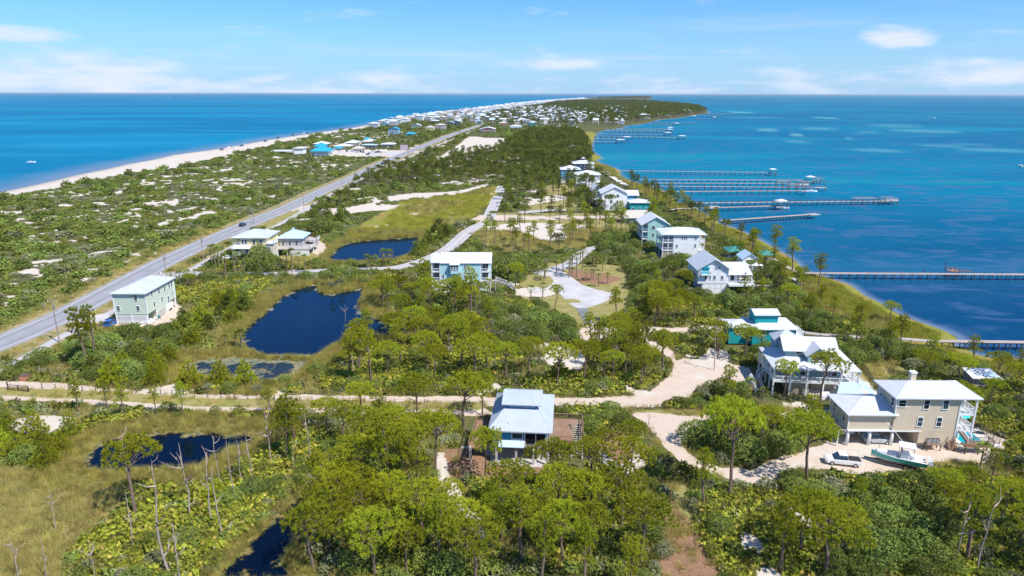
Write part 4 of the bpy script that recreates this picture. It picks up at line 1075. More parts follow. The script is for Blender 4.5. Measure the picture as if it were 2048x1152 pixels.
# ---- house 2: aqua, twin porches
def aqua_house():
	x0, y0, W = site(864, 981, 581.5)
	D = 11.0
	h = House('wide aqua blue three-level house with white metal roof between the ponds and the cul-de-sac', x0, y0, 0.0, (-2, W + 5, -3, D + 3))
	a = S_['aqua']; lo = S_['aqua_white']
	pw = 2.75
	h.box('ground_floor', lo, 0, W, 0, D, 0, 2.95)
	h.box('wall', a, pw, W - pw - .3, 0, D, 2.952, 8.9)
	h.box('bay', a, 5.9, 8.4, -1.1, -0.003, 5.6, 8.55)
	h.box('porch_back', a, 0, pw - .003, 2.4, D, 2.952, 8.9)
	h.box('porch_back', a, W - pw - .297, W, 2.4, D, 2.952, 8.9)
	h.box('trim_band', MAT['trim'], -.08, W + .08, -.12, 0, 2.75, 3.0)
	for xa, xb in ((0, pw), (W - pw - .3, W)):
		h.deck(xa, xb, 0, 2.4, 3.12, 'trim'); h.deck(xa, xb, 0, 2.4, 6.0, 'trim')
		h.posts([(xa + .15, .15), (xb - .15, .15)], 3.12, 8.9, 0.3)
		for z in (3.12, 6.0): h.rail([(xa + .2, .1), (xb - .2, .1)], z, bal=.25)
		h.win('F', 2.39, (xa + xb) / 2, 3.5, 1.6, 1.7, cols=2); h.win('F', 2.39, (xa + xb) / 2, 6.4, 1.6, 1.7, cols=2)
	# furniture on the right porches
	for z in (3.12, 6.0):
		t = thing('porch_chair', 'chair on the %s right-hand porch of the aqua house' % ('upper' if z > 5 else 'lower'), 'chair', (x0 + W - 1.1, y0 + 1.2, z))
		m = MB(); m.box(-.35, .35, -.3, .3, .35, .45); m.build('seat', MAT['terracotta'], t); MB().box(-.35, .35, .3, .38, .45, 1.1).build('backrest', MAT['terracotta'], t)
		m = MB()
		for q in ((-.3, -.25), (.3, -.25), (.3, .25), (-.3, .25)): MB().box(q[0] - .03, q[0] + .03, q[1] - .03, q[1] + .03, 0, .35).build('leg', MAT['pvc'], t)
	r = MB()
	r.gable(2.9, W + .1, 0, D, 8.9, 1.9, 'x', 0.35, off=0.5, step=.5)
	h.part(r, 'roof', MAT['roof_white'])
	r = MB(); r.gable(0, 2.9, .6, D - .6, 8.9, 1.55, 'x', 0.35, off=.5, step=.5); r.box(-.3, 2.5, -.28, .62, 8.76, 8.9)
	h.part(r, 'roof', MAT['roof_white'])
	r = MB(); r.slab([(5.6, -1.5, 8.52), (8.7, -1.5, 8.52), (8.7, .8, 9.2), (5.6, .8, 9.2)], .12); h.part(r, 'bay_roof', MAT['roof_white'])
	mb = MB()
	for x in (0.0, W - .2):
		mb = MB(); mb._a([(x, 0, 8.9), (x, D, 8.9), (x, D / 2, 10.5), (x + .2, 0, 8.9), (x + .2, D, 8.9), (x + .2, D / 2, 10.5)], [(0, 2, 1), (3, 4, 5), (0, 1, 4, 3), (1, 2, 5, 4), (2, 0, 3, 5)]); h.part(mb, 'gable_end', a)
	for u in (6.35, 7.15, 7.95): h.win('F', -1.11, u, 6.9, 0.5, 1.25)
	h.win('F', -.01, 10.2, 6.9, 0.5, 1.2); h.win('F', -.01, 3.6, 3.9, 0.55, 1.2); h.win('F', -.01, 7.2, 4.1, 0.6, 1.2); h.win('F', -.01, 10.2, 3.8, .55, 1.2)
	# small bath-house porch at ground
	h.box('entry_hood', MAT['trim'], 2.8, 5.7, -1.4, 0, 1.85, 2.0)
	h.posts([(2.9, -1.3), (5.6, -1.3)], 0, 1.85, .14)
	h.box('door', MAT['dark'], 3.3, 4.3, -.06, -.005, 0, 1.75); h.win('F', -.012, 4.9, .5, .9, 1.0, bars=0)
	# stairs at the right
	h.deck(W, W + 1.6, .3, 2.0, 3.0, 'grey_wood'); h.stair((W + 1.6, 1.1, 3.0), (W + 5.0, 1.1, 1.7), 1.3); h.deck(W + 5.0, W + 6.5, .4, 1.8, 1.7, 'grey_wood'); h.stair((W + 5.8, .4, 1.7), (W + 7.5, -2.4, 0), 1.2)
	h.posts([(W + 1.5, .4), (W + 1.5, 1.9), (W + 6.4, .5)], 0, 2.8, .15)
aqua_house()
# ---- house 3: beige on piers, boat and pool
BX, BY = 64.6, 104.9
def beige_house():
	h = House('two-tier beige house on round piers with bright metal hip roofs and a pool', BX, BY, math.radians(-0.9), (-9, 18, -2, 16))
	b = S_['beige']
	W, D = 10.6, 6.4
	h.box('wall', b, 0, W, 0, D, 2.95, 9.3)
	h.box('ground_floor', b, 4.6, W - .01, .01, D, 0, 2.945)
	wx = -7.4
	h.box('wing', b, wx, -.003, 0.3, 7.6, 3.1, 6.05)
	h.box('carport_ceiling', MAT['trim'], wx, 4.6, .28, 7.62, 2.9, 3.09)
	h.box('trim_band', MAT['trim'], wx - .06, 5.0, -.03, .27, 2.84, 3.08)
	h.box('back_wall', b, -3, 4.55, 7.3, 7.5, 0, 2.9)
	h.hip(MAT['roof_white'], 0, W + 2.6, 0, D, 9.3, 1.6, oh=.65, step=.42)
	# wing roof: hip towards the left, dying into the tall block
	r = MB(); z = 6.05; hh = 1.5; y0 = -.35; y1 = 8.2; xa = wx - .6; ym = (y0 + y1) / 2; xi = xa + (y1 - y0) / 2
	Q = [[(xa, y0, z), (0, y0, z), (0, ym, z + hh), (xi, ym, z + hh)], [(xa, y1, z), (xa, y0, z), (xi, ym, z + hh), (xi, ym, z + hh)], [(0, y1, z), (xa, y1, z), (xi, ym, z + hh), (0, ym, z + hh)]]
	for q in Q:
		r.poly(q if q[2] != q[3] else q[:3]); r.ribs(*q, step=.42)
	r.box(xa, -.004, y0, y1, z - .18, z - .003); r.beam(Q[0][0], Q[0][3], .12, .06)
	r.slab([(0, y0, z - .002), (.6, y0, z - .002), (.6, 0 - .004, z + .14), (0, -.004, z + .14)], .16)
	h.part(r, 'roof', MAT['roof_white'])
	# rear low roof behind the wing
	r = MB().slab([(-5.5, 9.5, 5.2), (-.01, 9.5, 5.2), (-.01, 13.8, 5.9), (-3.0, 13.8, 5.9)], .2); h.part(r, 'rear_roof', MAT['roof_blue'])
	h.box('rear_wing', b, -4.2, 1, 9.9, 13.5, 0, 5.0)
	# chimney
	m = MB(); m.box(4.25, 5.15, 4.3, 5.1, 9.3, 11.7); h.part(m, 'chimney', b); h.box('chimney_cap', MAT['trim'], 4.17, 5.23, 4.22, 5.18, 11.7, 11.95)
	for u, w, z_, hh in ((0.95, 1.15, 7.55, 1.15), (5.0, .85, 7.15, 1.6), (8.2, .85, 7.15, 1.6), (4.4, .8, 3.95, 1.6), (7.6, .8, 3.95, 1.6)):
		h.win('F', -.01, u, z_, w, hh)
	h.win('L', -.01, 1.1, 7.3, .8, 1.3); h.win('L', -.01, 5.0, 7.3, .8, 1.3)
	h.win('L', wx - .01, 1.9, 3.9, .8, 1.6); h.win('L', wx - .01, 5.6, 3.9, .8, 1.6)
	c = MB()
	for x, y, z0, z1 in ((-.02, -.02, 6.2, 9.1), (W + .02, -.02, 0, 9.1), (wx - .02, .28, 3.1, 5.85)): h.box('corner_board', MAT['trim'], x - .08, x + .08, y - .08, y + .08, z0, z1)
	for x, y in ((wx + .3, .5), (-3.4, .5), (0.4, .5), (wx + .3, 4), (wx + .3, 7.3), (-3.4, 7.1), (.4, 6.9), (-3.4, 3.8), (.4, 3.8)):
		k = 'pier_col'
		if k not in _cache: _cache[k] = MB().tube([(0, 0, 0), (0, 0, 2.9)], .27, 10).mesh('column', MAT['trim'], True)
		link('column', _cache[k], h.o, (x, y, 0))
	# pergola of the side stair on the left
	m = MB()
	for i in range(10): m.beam((wx - 1.7, 0.2 + i * .75, 3.0), (wx - .05, .2 + i * .75, 3.0), .09, .16)
	m.beam((wx - 1.5, 0, 2.85), (wx - 1.5, 7.2, 2.85), .12, .2); m.beam((wx - .4, 0, 2.85), (wx - .4, 7.2, 2.85), .12, .2)
	h.part(m, 'pergola', MAT['grey_wood']); h.posts([(wx - 1.5, .2), (wx - 1.5, 3.5), (wx - 1.5, 7)], 0, 2.75, .22)
	# porches on the right
	px0, px1 = W + .003, W + 3.0
	for z in (3.1, 6.15):
		h.deck(px0, px1, .1, D - .1, z, 'trim', t=.25)
		h.rail([(px0 + .1, .2), (px1 - .1, .2), (px1 - .1, D - .2)], z, bal=.16)
	h.posts([(px1 - .15, .2), (px1 - .15, D - .3), (px0 + .2, .2), (px1 - .15, D / 2)], 0, 9.15, .26)
	h.win('R', W + .01, 2.0, 3.2, 1.6, 2.0, cols=2, bars=0); h.win('R', W + .01, 2.0, 6.3, 1.6, 2.0, cols=2, bars=0)
	h.deck(W + .6, W + 5.2, -2.4, -1.0, 1.5, 'deck_wood'); h.rail([(W + .6, -2.35), (W + 5.15, -2.35), (W + 5.15, -1.05), (W + 2.6, -1.05)], 1.5, 'deck_wood', bal=.2)
	h.posts([(W + .7, -2.3), (W + 5.1, -2.3), (W + 5.1, -1.1), (W + 2.9, -2.3)], 0, 1.4, .18, 'post_wood')
	h.stair((W + 1.0, .2, 3.1), (W + 1.9, -1.2, 1.6), 1.1, 'deck_wood', 'pvc')
	h.stair((W + .2, 2.5, 3.1), (W - .8, -1.3, .1), 1.0, 'deck_wood', 'deck_wood')
	# heat pumps on a stand
	t = thing('heat_pump_stand', 'raised stand with three grey heat pump units by the beige house', 'heat pumps', (BX + 6.6, BY - 1.0, 0))
	MB().box(-1.2, 1.2, -.6, .55, 1.2, 1.3).build('platform', MAT['deck_wood'], t)
	for x in (-1.1, 1.1):
		for y in (-.5, .45): MB().box(x - .06, x + .06, y - .06, y + .06, 0, 1.2).build('leg', MAT['post_wood'], t)
	for x, y in ((-.8, 0), (0, 0), (.75, 0)):
		u = MB().box(x - .33, x + .33, y - .35, y + .35, 1.3, 2.05).build('unit', MAT['metal_grey'], t); MB().tube([(x, y, 2.05), (x, y, 2.09)], .28, 10).build('fan_grille', MAT['metal_dark'], u)
	# pool terrace
	tr = thing('pool_terrace', 'pale pool terrace with turquoise pool beside the beige house', 'pool', (BX + 12.6, BY + .1, 0), math.radians(-0.9))
	m = MB(); m.box(-.4, .6, -.3, 9, 0, .12); m.box(4.5, 6.8, -.3, 9, 0, .12); m.box(.6, 4.5, -.3, .3, 0, .12); m.box(.6, 4.5, 7.0, 9, 0, .12)
	m.build('terrace', MAT['pool_deck'], tr)
	MB().box(.6, 4.5, .3, 7.0, -.2, -.1).build('pool_floor', simple('pool_plaster', (0.10, 0.55, 0.60), rough=.6, var=.1), tr)
	MB().box(.6, 4.5, .3, 7.0, -.1, .09).build('pool_water', pool_mat(), tr)
	for i, (x, y) in enumerate(((2.0, 7.8), (3.9, 7.6))):
		umbrella(BX + 12.6 + x, BY + y, 3.0, 1.6, ['left', 'right'][i] + ' one of two turquoise parasols by the pool of the beige house', 'parasols by the pool')
	for i, (x, y) in enumerate(((5.6, 4.6), (5.7, 6.8))):
		t = thing('sun_lounger', 'dark sun lounger on the pool terrace, %s the parasols' % ('just right of' if i == 0 else 'behind'), 'sun lounger', (BX + 12.6 + x, BY + y, .12), 1.2, 'sun loungers on the pool terrace')
		MB().box(-.3, .3, -.9, .4, .28, .34).build('seat', MAT['metal_dark'], t); MB().slab([(-.3, .4, .34), (.3, .4, .34), (.3, 1.0, .7), (-.3, 1.0, .7)], .05).build('backrest', MAT['metal_dark'], t)
		for a, b_ in ((-.25, -.8), (.25, -.8), (.25, .6), (-.25, .6)): MB().box(a - .025, a + .025, b_ - .025, b_ + .025, 0, .28).build('leg', MAT['metal_dark'], t)
def pool_mat():
	if 'pool' in MAT: return MAT['pool']
	m, nt, b, N, L = new_mat('pool_water')
	b.inputs['Base Color'].default_value = (0.01, 0.34, 0.42, 1); b.inputs['Roughness'].default_value = .05; b.inputs['Specular IOR Level'].default_value = .5
	n = N('ShaderNodeTexNoise'); n.inputs['Scale'].default_value = 3; bp = N('ShaderNodeBump'); bp.inputs['Strength'].default_value = .2; bp.inputs['Distance'].default_value = .03
	L(n.outputs[0], bp.inputs['Height']); L(bp.outputs[0], b.inputs['Normal'])
	MAT['pool'] = m; return m
def umbrella(x, y, h, r, label, group=None, mat='umbrella_teal'):
	t = thing('parasol', label, 'parasol', (x, y, .1), 0, group)
	MB().tube([(0, 0, 0), (0, 0, h)], .04, 6).build('pole', MAT['pvc'], t)
	m = MB(); n = 8
	P = [(r * math.cos(2 * math.pi * i / n), r * math.sin(2 * math.pi * i / n), h - .75) for i in range(n)]
	for i in range(n): m._a([(0, 0, h), P[i], P[(i + 1) % n], (0, 0, h - .05), (P[i][0], P[i][1], P[i][2] - .12), (P[(i + 1) % n][0], P[(i + 1) % n][1], P[(i + 1) % n][2] - .12)], [(0, 1, 2), (3, 5, 4), (1, 4, 5, 2)])
	m.build('canopy', MAT[mat], t)
beige_house()
# ---- house 4: bright blue raised house at the bottom centre
def blue_house():
	P0 = G(975, 861, 6.0); rz = math.atan2(-.082, .997)
	h = House('bright blue raised house with grey metal roof, monitor dormer and brown wooden decks', P0.x, P0.y, rz, (-4.5, 15, -3, 16))
	b = S_['blue']; W, D = 10.4, 14.6; oh = .85
	# body: left 2/3 is wall, right front corner a screened porch
	h.box('wall', b, oh, W - 4.6, oh, D - oh, 3.15, 5.9)
	h.box('wall', b, W - 4.597, W - oh, oh + 3.0, D - oh, 3.15, 5.9)
	h.deck(oh, W - oh, oh, D - oh, 3.12, 'concrete', t=.3, name='floor')
	h.posts([(W - oh - .15, oh + .15), (W - 2.7, oh + .15), (W - 4.45, oh - .02)], 3.12, 5.85, .16)
	h.rail([(W - 4.3, oh + .1), (W - oh - .2, oh + .1)], 3.12, 'deck_wood', bal=.5)
	h.box('screen', MAT['dark'], W - 4.55, W - oh - .3, oh + 1.2, oh + 1.24, 3.12, 5.8)
	# hip roof shell with flat top where the monitor stands
	z = 6.0; t = 4.3; hgt = 1.95
	r = MB()
	c = [(0, 0, z), (W, 0, z), (W, D, z), (0, D, z)]; k = [(2.35, t, z + hgt), (W - 2.35, t, z + hgt), (W - 2.35, D - t, z + hgt), (2.35, D - t, z + hgt)]
	for i in range(4):
		j = (i + 1) % 4; q = [c[i], c[j], k[j], k[i]]; r.poly(q); r.ribs(*q, step=.42); r.beam(c[i], k[i], .12, .06)
	r.poly(k); r.box(0, W, 0, D, z - .2, z - .003)
	h.part(r, 'roof', MAT['roof_silver'])
	# monitor
	mx0, mx1, my0, my1 = 2.65, W - 2.65, t + .35, D - t - .6
	h.box('monitor_wall', b, mx0, mx1, my0, my1, z + 1.5, z + hgt + 1.0)
	r = MB().gable(mx0, mx1, my0, my1, z + hgt + 1.05, .75, 'x', .75, step=.42, off=.62); h.part(r, 'monitor_roof', MAT['roof_silver'])
	mb = MB()
	for x in (mx0, mx1 - .2):
		ym = my0 + (my1 - my0) * .62; zz = z + hgt + 1.0
		mb = MB(); mb._a([(x, my0, zz), (x, my1, zz), (x, ym, zz + .7), (x + .2, my0, zz), (x + .2, my1, zz), (x + .2, ym, zz + .7)], [(0, 2, 1), (3, 4, 5), (0, 1, 4, 3), (1, 2, 5, 4), (2, 0, 3, 5)]); h.part(mb, 'gable_end', b)
	for u in (3.75, 5.2, 6.6): h.win('F', my0 - .01, u, z + hgt + .28, 1.0, .5, bars=0)
	h.win('F', oh - .01, W - 5.9 + .2, 4.35, 1.6, .95, bars=0)
	for u in (4, 8): h.win('L', oh - .01, u, 4.0, .9, 1.3)
	# skirt roof
	r = MB(); q = [(oh + .9, -.25, 3.35), (W - 4.5, -.25, 3.35), (W - 4.5, oh - .01, 4.15), (oh + .9, oh - .01, 4.15)]; r.slab(q, .1); h.part(r, 'skirt_roof', MAT['roof_blue'])
	# pillars
	for x in (-2.9, 1.4, 4.6, W - 3.0, W - .8):
		for y in (-.1, 4.6, 9.6, D - 1.0):
			if x < 0 and y > 5: continue
			kk = 'bpil'
			if kk not in _cache: _cache[kk] = MB().box(-.17, .17, -.17, .17, 0, 2.82).mesh('pillar', MAT['concrete'])
			link('pillar', _cache[kk], h.o, (x, y + .35, 0))
	h.box('slab', MAT['concrete'], .3, W - .5, -.5, D - 1, .0, .12)
	# left ramp deck
	h.deck(-2.9, -1.1, 3.2, 9.3, 3.1, 'deck_wood'); h.part(MB().slab([(-3.2, .4, 2.6), (-1.4, .4, 2.6), (-1.1, 3.2, 3.1), (-2.9, 3.2, 3.1)], .15), 'ramp', MAT['deck_wood'])
	h.deck(-1.1, oh, 7.6, 9.3, 3.1, 'deck_wood')
	h.rail([(-3.2, .4, 2.6), (-2.95, 3.2, 3.1), (-2.95, 9.3, 3.1), (oh, 9.3, 3.1)], 3.1, 'deck_wood', bal=.3); h.rail([(-1.35, .4, 2.6), (-1.05, 3.2, 3.1), (-1.05, 7.6, 3.1)], 3.1, 'deck_wood', bal=.3)
	h.posts([(-2.9, 3.2), (-1.1, 3.2), (-2.9, 9.2), (-1.1, 9.2)], 0, 2.9, .16, 'post_wood')
	h.part(MB().beam((-3.3, .3, 2.2), (-4.6, -1.2, .1), .15, .15), 'brace', MAT['post_wood'])
	# right deck and stair
	h.deck(W - .6, W + 3.2, 2.6, 11.0, 3.1, 'deck_wood')
	h.rail([(W - .3, 2.7), (W + 3.1, 2.7)], 3.1, 'deck_wood', bal=.3); h.rail([(W - .3, 10.9), (W + 5.0, 10.9), (W + 5.0, 4.0)], 3.1, 'deck_wood', bal=.3)
	h.deck(W + 3.2, W + 5.0, 8.6, 11.0, 3.1, 'deck_wood')
	h.stair((W + 4.0, 8.6, 3.1), (W + 4.0, 3.2, .15), 1.5, 'grey_wood', 'deck_wood')
	h.posts([(W + 3.1, 2.8), (W + 3.1, 10.8), (W + 4.9, 10.8), (W + 4.95, 2.9), (W + 1.2, 2.8)], 0, 2.9, .17, 'trim')
	v = MB(); v.tube([(.9, 7.0, 6.6), (.9, 7, 7.3)], .06, 6); h.part(v, 'vent_pipe', MAT['pvc'])
	v = MB(); v.tube([(3.4, 1.4, 6.5), (3.4, 1.4, 7.1)], .06, 6); h.part(v, 'vent_pipe', MAT['pvc'])
	c2, s2 = math.cos(rz), math.sin(rz)
	t = thing('satellite_dish', 'small grey satellite dish on a post in front of the blue house', 'satellite dish', (P0.x + 5.4, P0.y - .9, 0))
	MB().tube([(0, 0, 0), (0, 0, 1.1)], .04, 6).build('post', MAT['metal_grey'], t); MB().tube([(0, 0, 1.2), (.05, -.08, 1.25), (.12, -.2, 1.32)], [.05, .28, .36], 12).build('dish', MAT['metal_grey'], t)
blue_house()
# ---- house 5: big grey-blue house with wrap porch
def greyblue_house():
	A = G(1547, 737, 5.6); B = G(1724, 744, 5.6); C = G(1510.5, 693.7, 5.6)
	W = (B - A).length; rz = math.atan2(B.y - A.y, B.x - A.x); D = (C - A).length
	h = House('large grey-blue house with white wrap-around porch roof, front gable and side stairs', A.x, A.y, rz, (-4, W + 4, -3, D + 3))
	w = S_['grey_blue']; rf = MAT['roof_white']
	z = 5.6; i = 3.0; hh = 1.15
	r = MB(); c = [(0, 0, z), (W, 0, z), (W, D, z), (0, D, z)]; k = [(i, i, z + hh), (W - i * 1.3, i, z + hh), (W - i * 1.3, D - i, z + hh), (i, D - i, z + hh)]
	for a in range(4):
		b = (a + 1) % 4; q = [c[a], c[b], k[b], k[a]]; r.poly(q); r.ribs(*q, step=.5); r.beam(c[a], k[a], .12, .06)
	r.poly(k); r.box(0, W, 0, D, z - .18, z - .003)
	h.part(r, 'porch_roof', rf)
	h.box('wall', w, 2.4, W - 3.2, 2.4, D - 2, 2.95, 5.42)
	h.deck(.3, W - .3, .3, D - .3, 2.9, 'trim', t=.3)
	ux0, ux1, uy0, uy1 = 3.2, W - 3.9, 4.2, D - 2.6
	h.box('upper_wall', w, ux0, ux1, uy0, uy1, z + .6, 8.5)
	h.gable(rf, w, ux0, ux1, uy0, uy1, 8.5, 1.7, 'x', oh=.6, step=.5)
	gx0, gx1 = ux0 + 3.8, ux0 + 7.6
	h.box('gable_bay', w, gx0, gx1, 2.0, uy0 - .003, z + .1, 8.2)
	h.gable(rf, w, gx0, gx1, 2.0, uy0 + 3.4, 8.2, 1.5, 'y', oh=.5, step=.5)
	h.win('F', 1.99, (gx0 + gx1) / 2, 6.9, 1.9, 1.3, cols=2, bars=0)
	h.win('F', uy0 - .01, gx0 - 1.2, 7.4, 1.1, .7, bars=0); h.win('F', uy0 - .01, gx1 + 1.0, 7.4, .8, .7, bars=0)
	h.win('L', ux0 - .01, uy0 + 1.5, 7.0, .9, 1.1); h.win('L', ux0 - .01, uy0 + 3.5, 7.0, .9, 1.1)
	h.hip(MAT['roof_grey'], ux0 - .5, ux0 + 4.0, uy1 - .5, uy1 + 3.6, 8.3, 1.8, oh=.5); h.box('tower', w, ux0 - .5, ux0 + 4, uy1 + .01, uy1 + 3.6, 2.9, 8.2)
	for x in (3.8, 6.5, W - 6, W - 4.2): h.win('F', 2.39, x, 3.5, 1.0, 1.5)
	for y in (4, 6.5, 9): h.win('L', 2.39, y, 3.5, 1.0, 1.5)
	P = [(x, .35) for x in np.linspace(.35, W - .35, 6)] + [(.35, y) for y in np.linspace(3, D - .4, 4)] + [(W - .35, y) for y in np.linspace(3, D - .4, 4)]
	h.posts(P, 0, z - .15, .3)
	h.rail([(.3, D - .3), (.3, .3), (W - .3, .3), (W - .3, D - .3)], 2.9, bal=.25)
	h.box('garage', S_['taupe_shutter'], 3.6, 7.6, .9, 6, 0, 2.6); h.box('storage_room', S_['taupe_shutter'], 8.6, 13, 3, D - 3, 0, 2.6)
	h.box('patio', MAT['pool_deck'], 7.8, W + 1.0, -1.6, D + 2, 0, .12)
	h.box('patio_wall', S_['taupe_shutter'], 10.6, 14.8, -2.0, -1.61, 0, 1.2)
	h.stair((-.05, 5.0, 2.9), (-1.6, 5.0, 1.6), 1.5, 'grey_wood'); h.deck(-3.1, -1.6, 4.2, 5.8, 1.6); h.stair((-2.3, 4.2, 1.6), (-1.9, 1.0, .1), 1.5, 'grey_wood')
	# flared white side walls of the stair foot
	m = MB(); m.slab([(-3.3, 4.3, 2.5), (-3.1, 4.3, 2.5), (-2.7, .6, 1.0), (-2.9, .6, 1.0)], .9); h.part(m, 'stair_wall', MAT['trim'])
	# long pale side terrace to the right with an iron fence
	t = thing('side_terrace', 'long pale terrace with loungers running back beside the grey-blue house', 'terrace', (A.x + W + .8, A.y - 2.2, 0), rz)
	MB().box(.3, 4.2, 0, 14, 0, .1).build('paving', MAT['pool_deck'], t); MB().box(1.6, 3.2, 2.5, 9, .1, .16).build('pool_cover', MAT['roof_blue'], t)
	umbrella(A.x + W + 1.0, A.y + 8.4, 2.4, 1.1, 'small turquoise parasol at the corner of the grey-blue house', None)
	for i_, (x, y, mt, lb) in enumerate(((W - 3.4, -.6, 'pvc', 'white patio sofa under the tree by the grey-blue house'), (W - 6.6, -.9, 'pvc', 'white hot tub on the patio of the grey-blue house'), (W - .9, -1.0, 'terracotta', 'brown brick fire pit stack at the patio corner'))):
		c_, s_ = math.cos(rz), math.sin(rz)
		o = MB().box(-.9, .9, -.6, .6, 0, .75).box(-.9, .9, .35, .6, .75, 1.1) if i_ < 2 else MB().box(-.35, .35, -.35, .35, 0, 1.6).box(-.45, .45, -.45, .45, 1.6, 1.75)
		tag(o.build(('patio_sofa', 'hot_tub', 'fire_pit')[i_], MAT[mt], None, (A.x + x * c_ - y * s_, A.y + x * s_ + y * c_, .12)), lb, ('sofa', 'hot tub', 'fire pit')[i_])
	return A, W, D
GB = greyblue_house()
# ---- house 6: teal with clerestory
def teal_house():
	A = G(1503, 659, 4.6); B = G(1600, 659, 4.6); W = B.x - A.x; D = 9.0
	h = House('teal low house with white hip roof and square clerestory tower near the bay walk', A.x, A.y, 0, (-6, W + 3, -2, D + 2))
	w = S_['teal']; z = 4.6
	h.box('wall', w, .6, W - .6, .6, D - .6, 0.4, z - .1)
	h.hip(MAT['roof_white'], .5, W - .5, .5, D - .5, z, 1.5, oh=.5, step=.5)
	h.box('wing', w, -4.6, .597, 1.8, 7, .4, z); h.hip(MAT['roof_white'], -4.6, 1.0, 1.8, 7, z + .1, 1.0, oh=.5, step=.5)
	h.box('clerestory', w, 1.6, 7.0, 2.5, 6.9, z + .6, z + 3.0)
	h.gable(MAT['roof_white'], w, 1.6, 7.0, 2.5, 6.9, z + 3.0, .7, 'x', oh=.45, step=.5)
	for u in (3.0, 8.2): h.win('F', .59, u, 2.9, 1.1, .9, bars=0, cols=2)
	h.win('F', 1.79, -2.6, 3.0, 1.1, .9, bars=0, cols=2)
	h.deck(W - .6, W + 1.6, 1, 6, 2.6, 'trim'); h.rail([(W - .6, 1), (W + 1.6, 1), (W + 1.6, 6)], 2.6); h.posts([(W + 1.5, 1.1), (W + 1.5, 5.9)], 0, 2.5, .18)
teal_house()
# ---- house 7: white gabled with garage panels
def white_gable_house():
	A = G(1406, 587); B = G(1453, 588); W = 9.0
	x0 = B.x - W
	h = House('white three-level house with grey gable, recessed turquoise balcony and raised right-hand porch', x0, B.y, 0, (-2, W + 8, -3, 14))
	w = S_['white_lap']; D = 12
	h.box('ground_floor', S_['white'], 1.4, W, 0, D - 2, 0, 3.3)
	h.box('wall', w, 0, W, -.15, D, 3.303, 8.0)
	for i in range(4):
		for j in range(2):
			k = 'gpan'
			if k not in _cache: _cache[k] = MB().box(.04, 1.72, -.05, 0, .04, 1.52).mesh('panel', S_['white'])
			link('panel', _cache[k], h.o, (1.6 + i * 1.8, -.005, .1 + j * 1.6))
	h.gable(MAT['roof_grey'], w, 0, W, -.15, D, 8.0, 2.9, 'y', oh=.7, off=.52, step=.45)
	# balcony recess
	h.box('balcony', MAT['white_paint'], .6, 3.4, -1.1, -.153, 6.0, 6.2); h.rail([(.6, -.2), (.6, -1.05), (3.4, -1.05), (3.4, -.2)], 6.2, bal=.3)
	tq = simple('turquoise_recess', (0.02, 0.42, 0.52), var=.08); h.box('recess', tq, 1.0, 3.1, -.2, -.154, 6.2, 8.1); h.part(MB()._a([(.8, -.5, 8.1), (3.3, -.5, 8.1), (2.05, -.5, 9.1), (.8, -.16, 8.1), (3.3, -.16, 8.1), (2.05, -.16, 9.1)], [(0, 1, 2), (3, 5, 4), (0, 2, 5, 3), (1, 4, 5, 2), (0, 3, 4, 1)]), 'dormer', tq)
	for u in (5.1, 5.65, 6.2): h.win('F', -.16, u, 7.8, .4, .6, bars=0)
	for u, ww in ((2.2, .5), (3.6, .4), (4.9, .6), (7.2, .6)): h.win('F', -.16, u, 4.6, ww, 1.1)
	# lower right shed roof piece and porch wing
	h.box('side_wing', w, W + .003, W + 3.2, 1.0, 9, 3.3, 6.4)
	r = MB(); r.slab([(W - .3, -.4, 6.1), (W + 7.2, -.4, 6.1), (W + 7.2, 6.5, 8.4), (W - .3, 6.5, 8.4)], .15); r.ribs((W - .3, -.4, 6.1), (W + 7.2, -.4, 6.1), (W + 7.2, 6.5, 8.4), (W - .3, 6.5, 8.4), step=.45)
	r.slab([(W - .3, 6.5, 8.4), (W + 7.2, 6.5, 8.4), (W + 7.2, 11, 6.4), (W - .3, 11, 6.4)], .15); h.part(r, 'porch_roof', MAT['roof_white'])
	h.deck(W, W + 7.6, -1.6, 6.5, 3.4, 'white_paint', t=.6); h.posts([(W + 7.2, -1.2), (W + 7.2, 2.6), (W + 7.2, 6.2)], 0, 2.8, .3); h.posts([(W + 7.0, -.2), (W + 3.6, -.2)], 3.4, 6.1, .22)
	h.rail([(W + .2, -1.5), (W + 7.5, -1.5), (W + 7.5, 6.4)], 3.4)
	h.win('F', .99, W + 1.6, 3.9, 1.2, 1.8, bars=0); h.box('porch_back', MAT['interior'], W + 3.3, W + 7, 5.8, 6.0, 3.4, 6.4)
	# small cottage behind it
	c = House('small white cottage with pale gable roof and dark windows behind the white gabled house', *tuple(G(1484, 541))[:2], 0, (-1, 6, -1, 7))
	c.box('wall', S_['white_lap'], 0, 5, 0, 6, 0, 4.4); c.gable(MAT['roof_blue'], S_['white_lap'], 0, 5, 0, 6, 4.4, 1.6, 'y', oh=.5)
	c.win('F', -.01, 1.5, 2.6, .8, 1.1); c.win('F', -.01, 3.4, 2.6, 1.2, 1.1, cols=2); c.deck(-.5, 6.5, -1.5, 0, 2.2, 'white_paint'); c.posts([(6.3, -1.3), (-.4, -1.3), (3, -1.3)], 0, 2.1, .2)
white_gable_house()
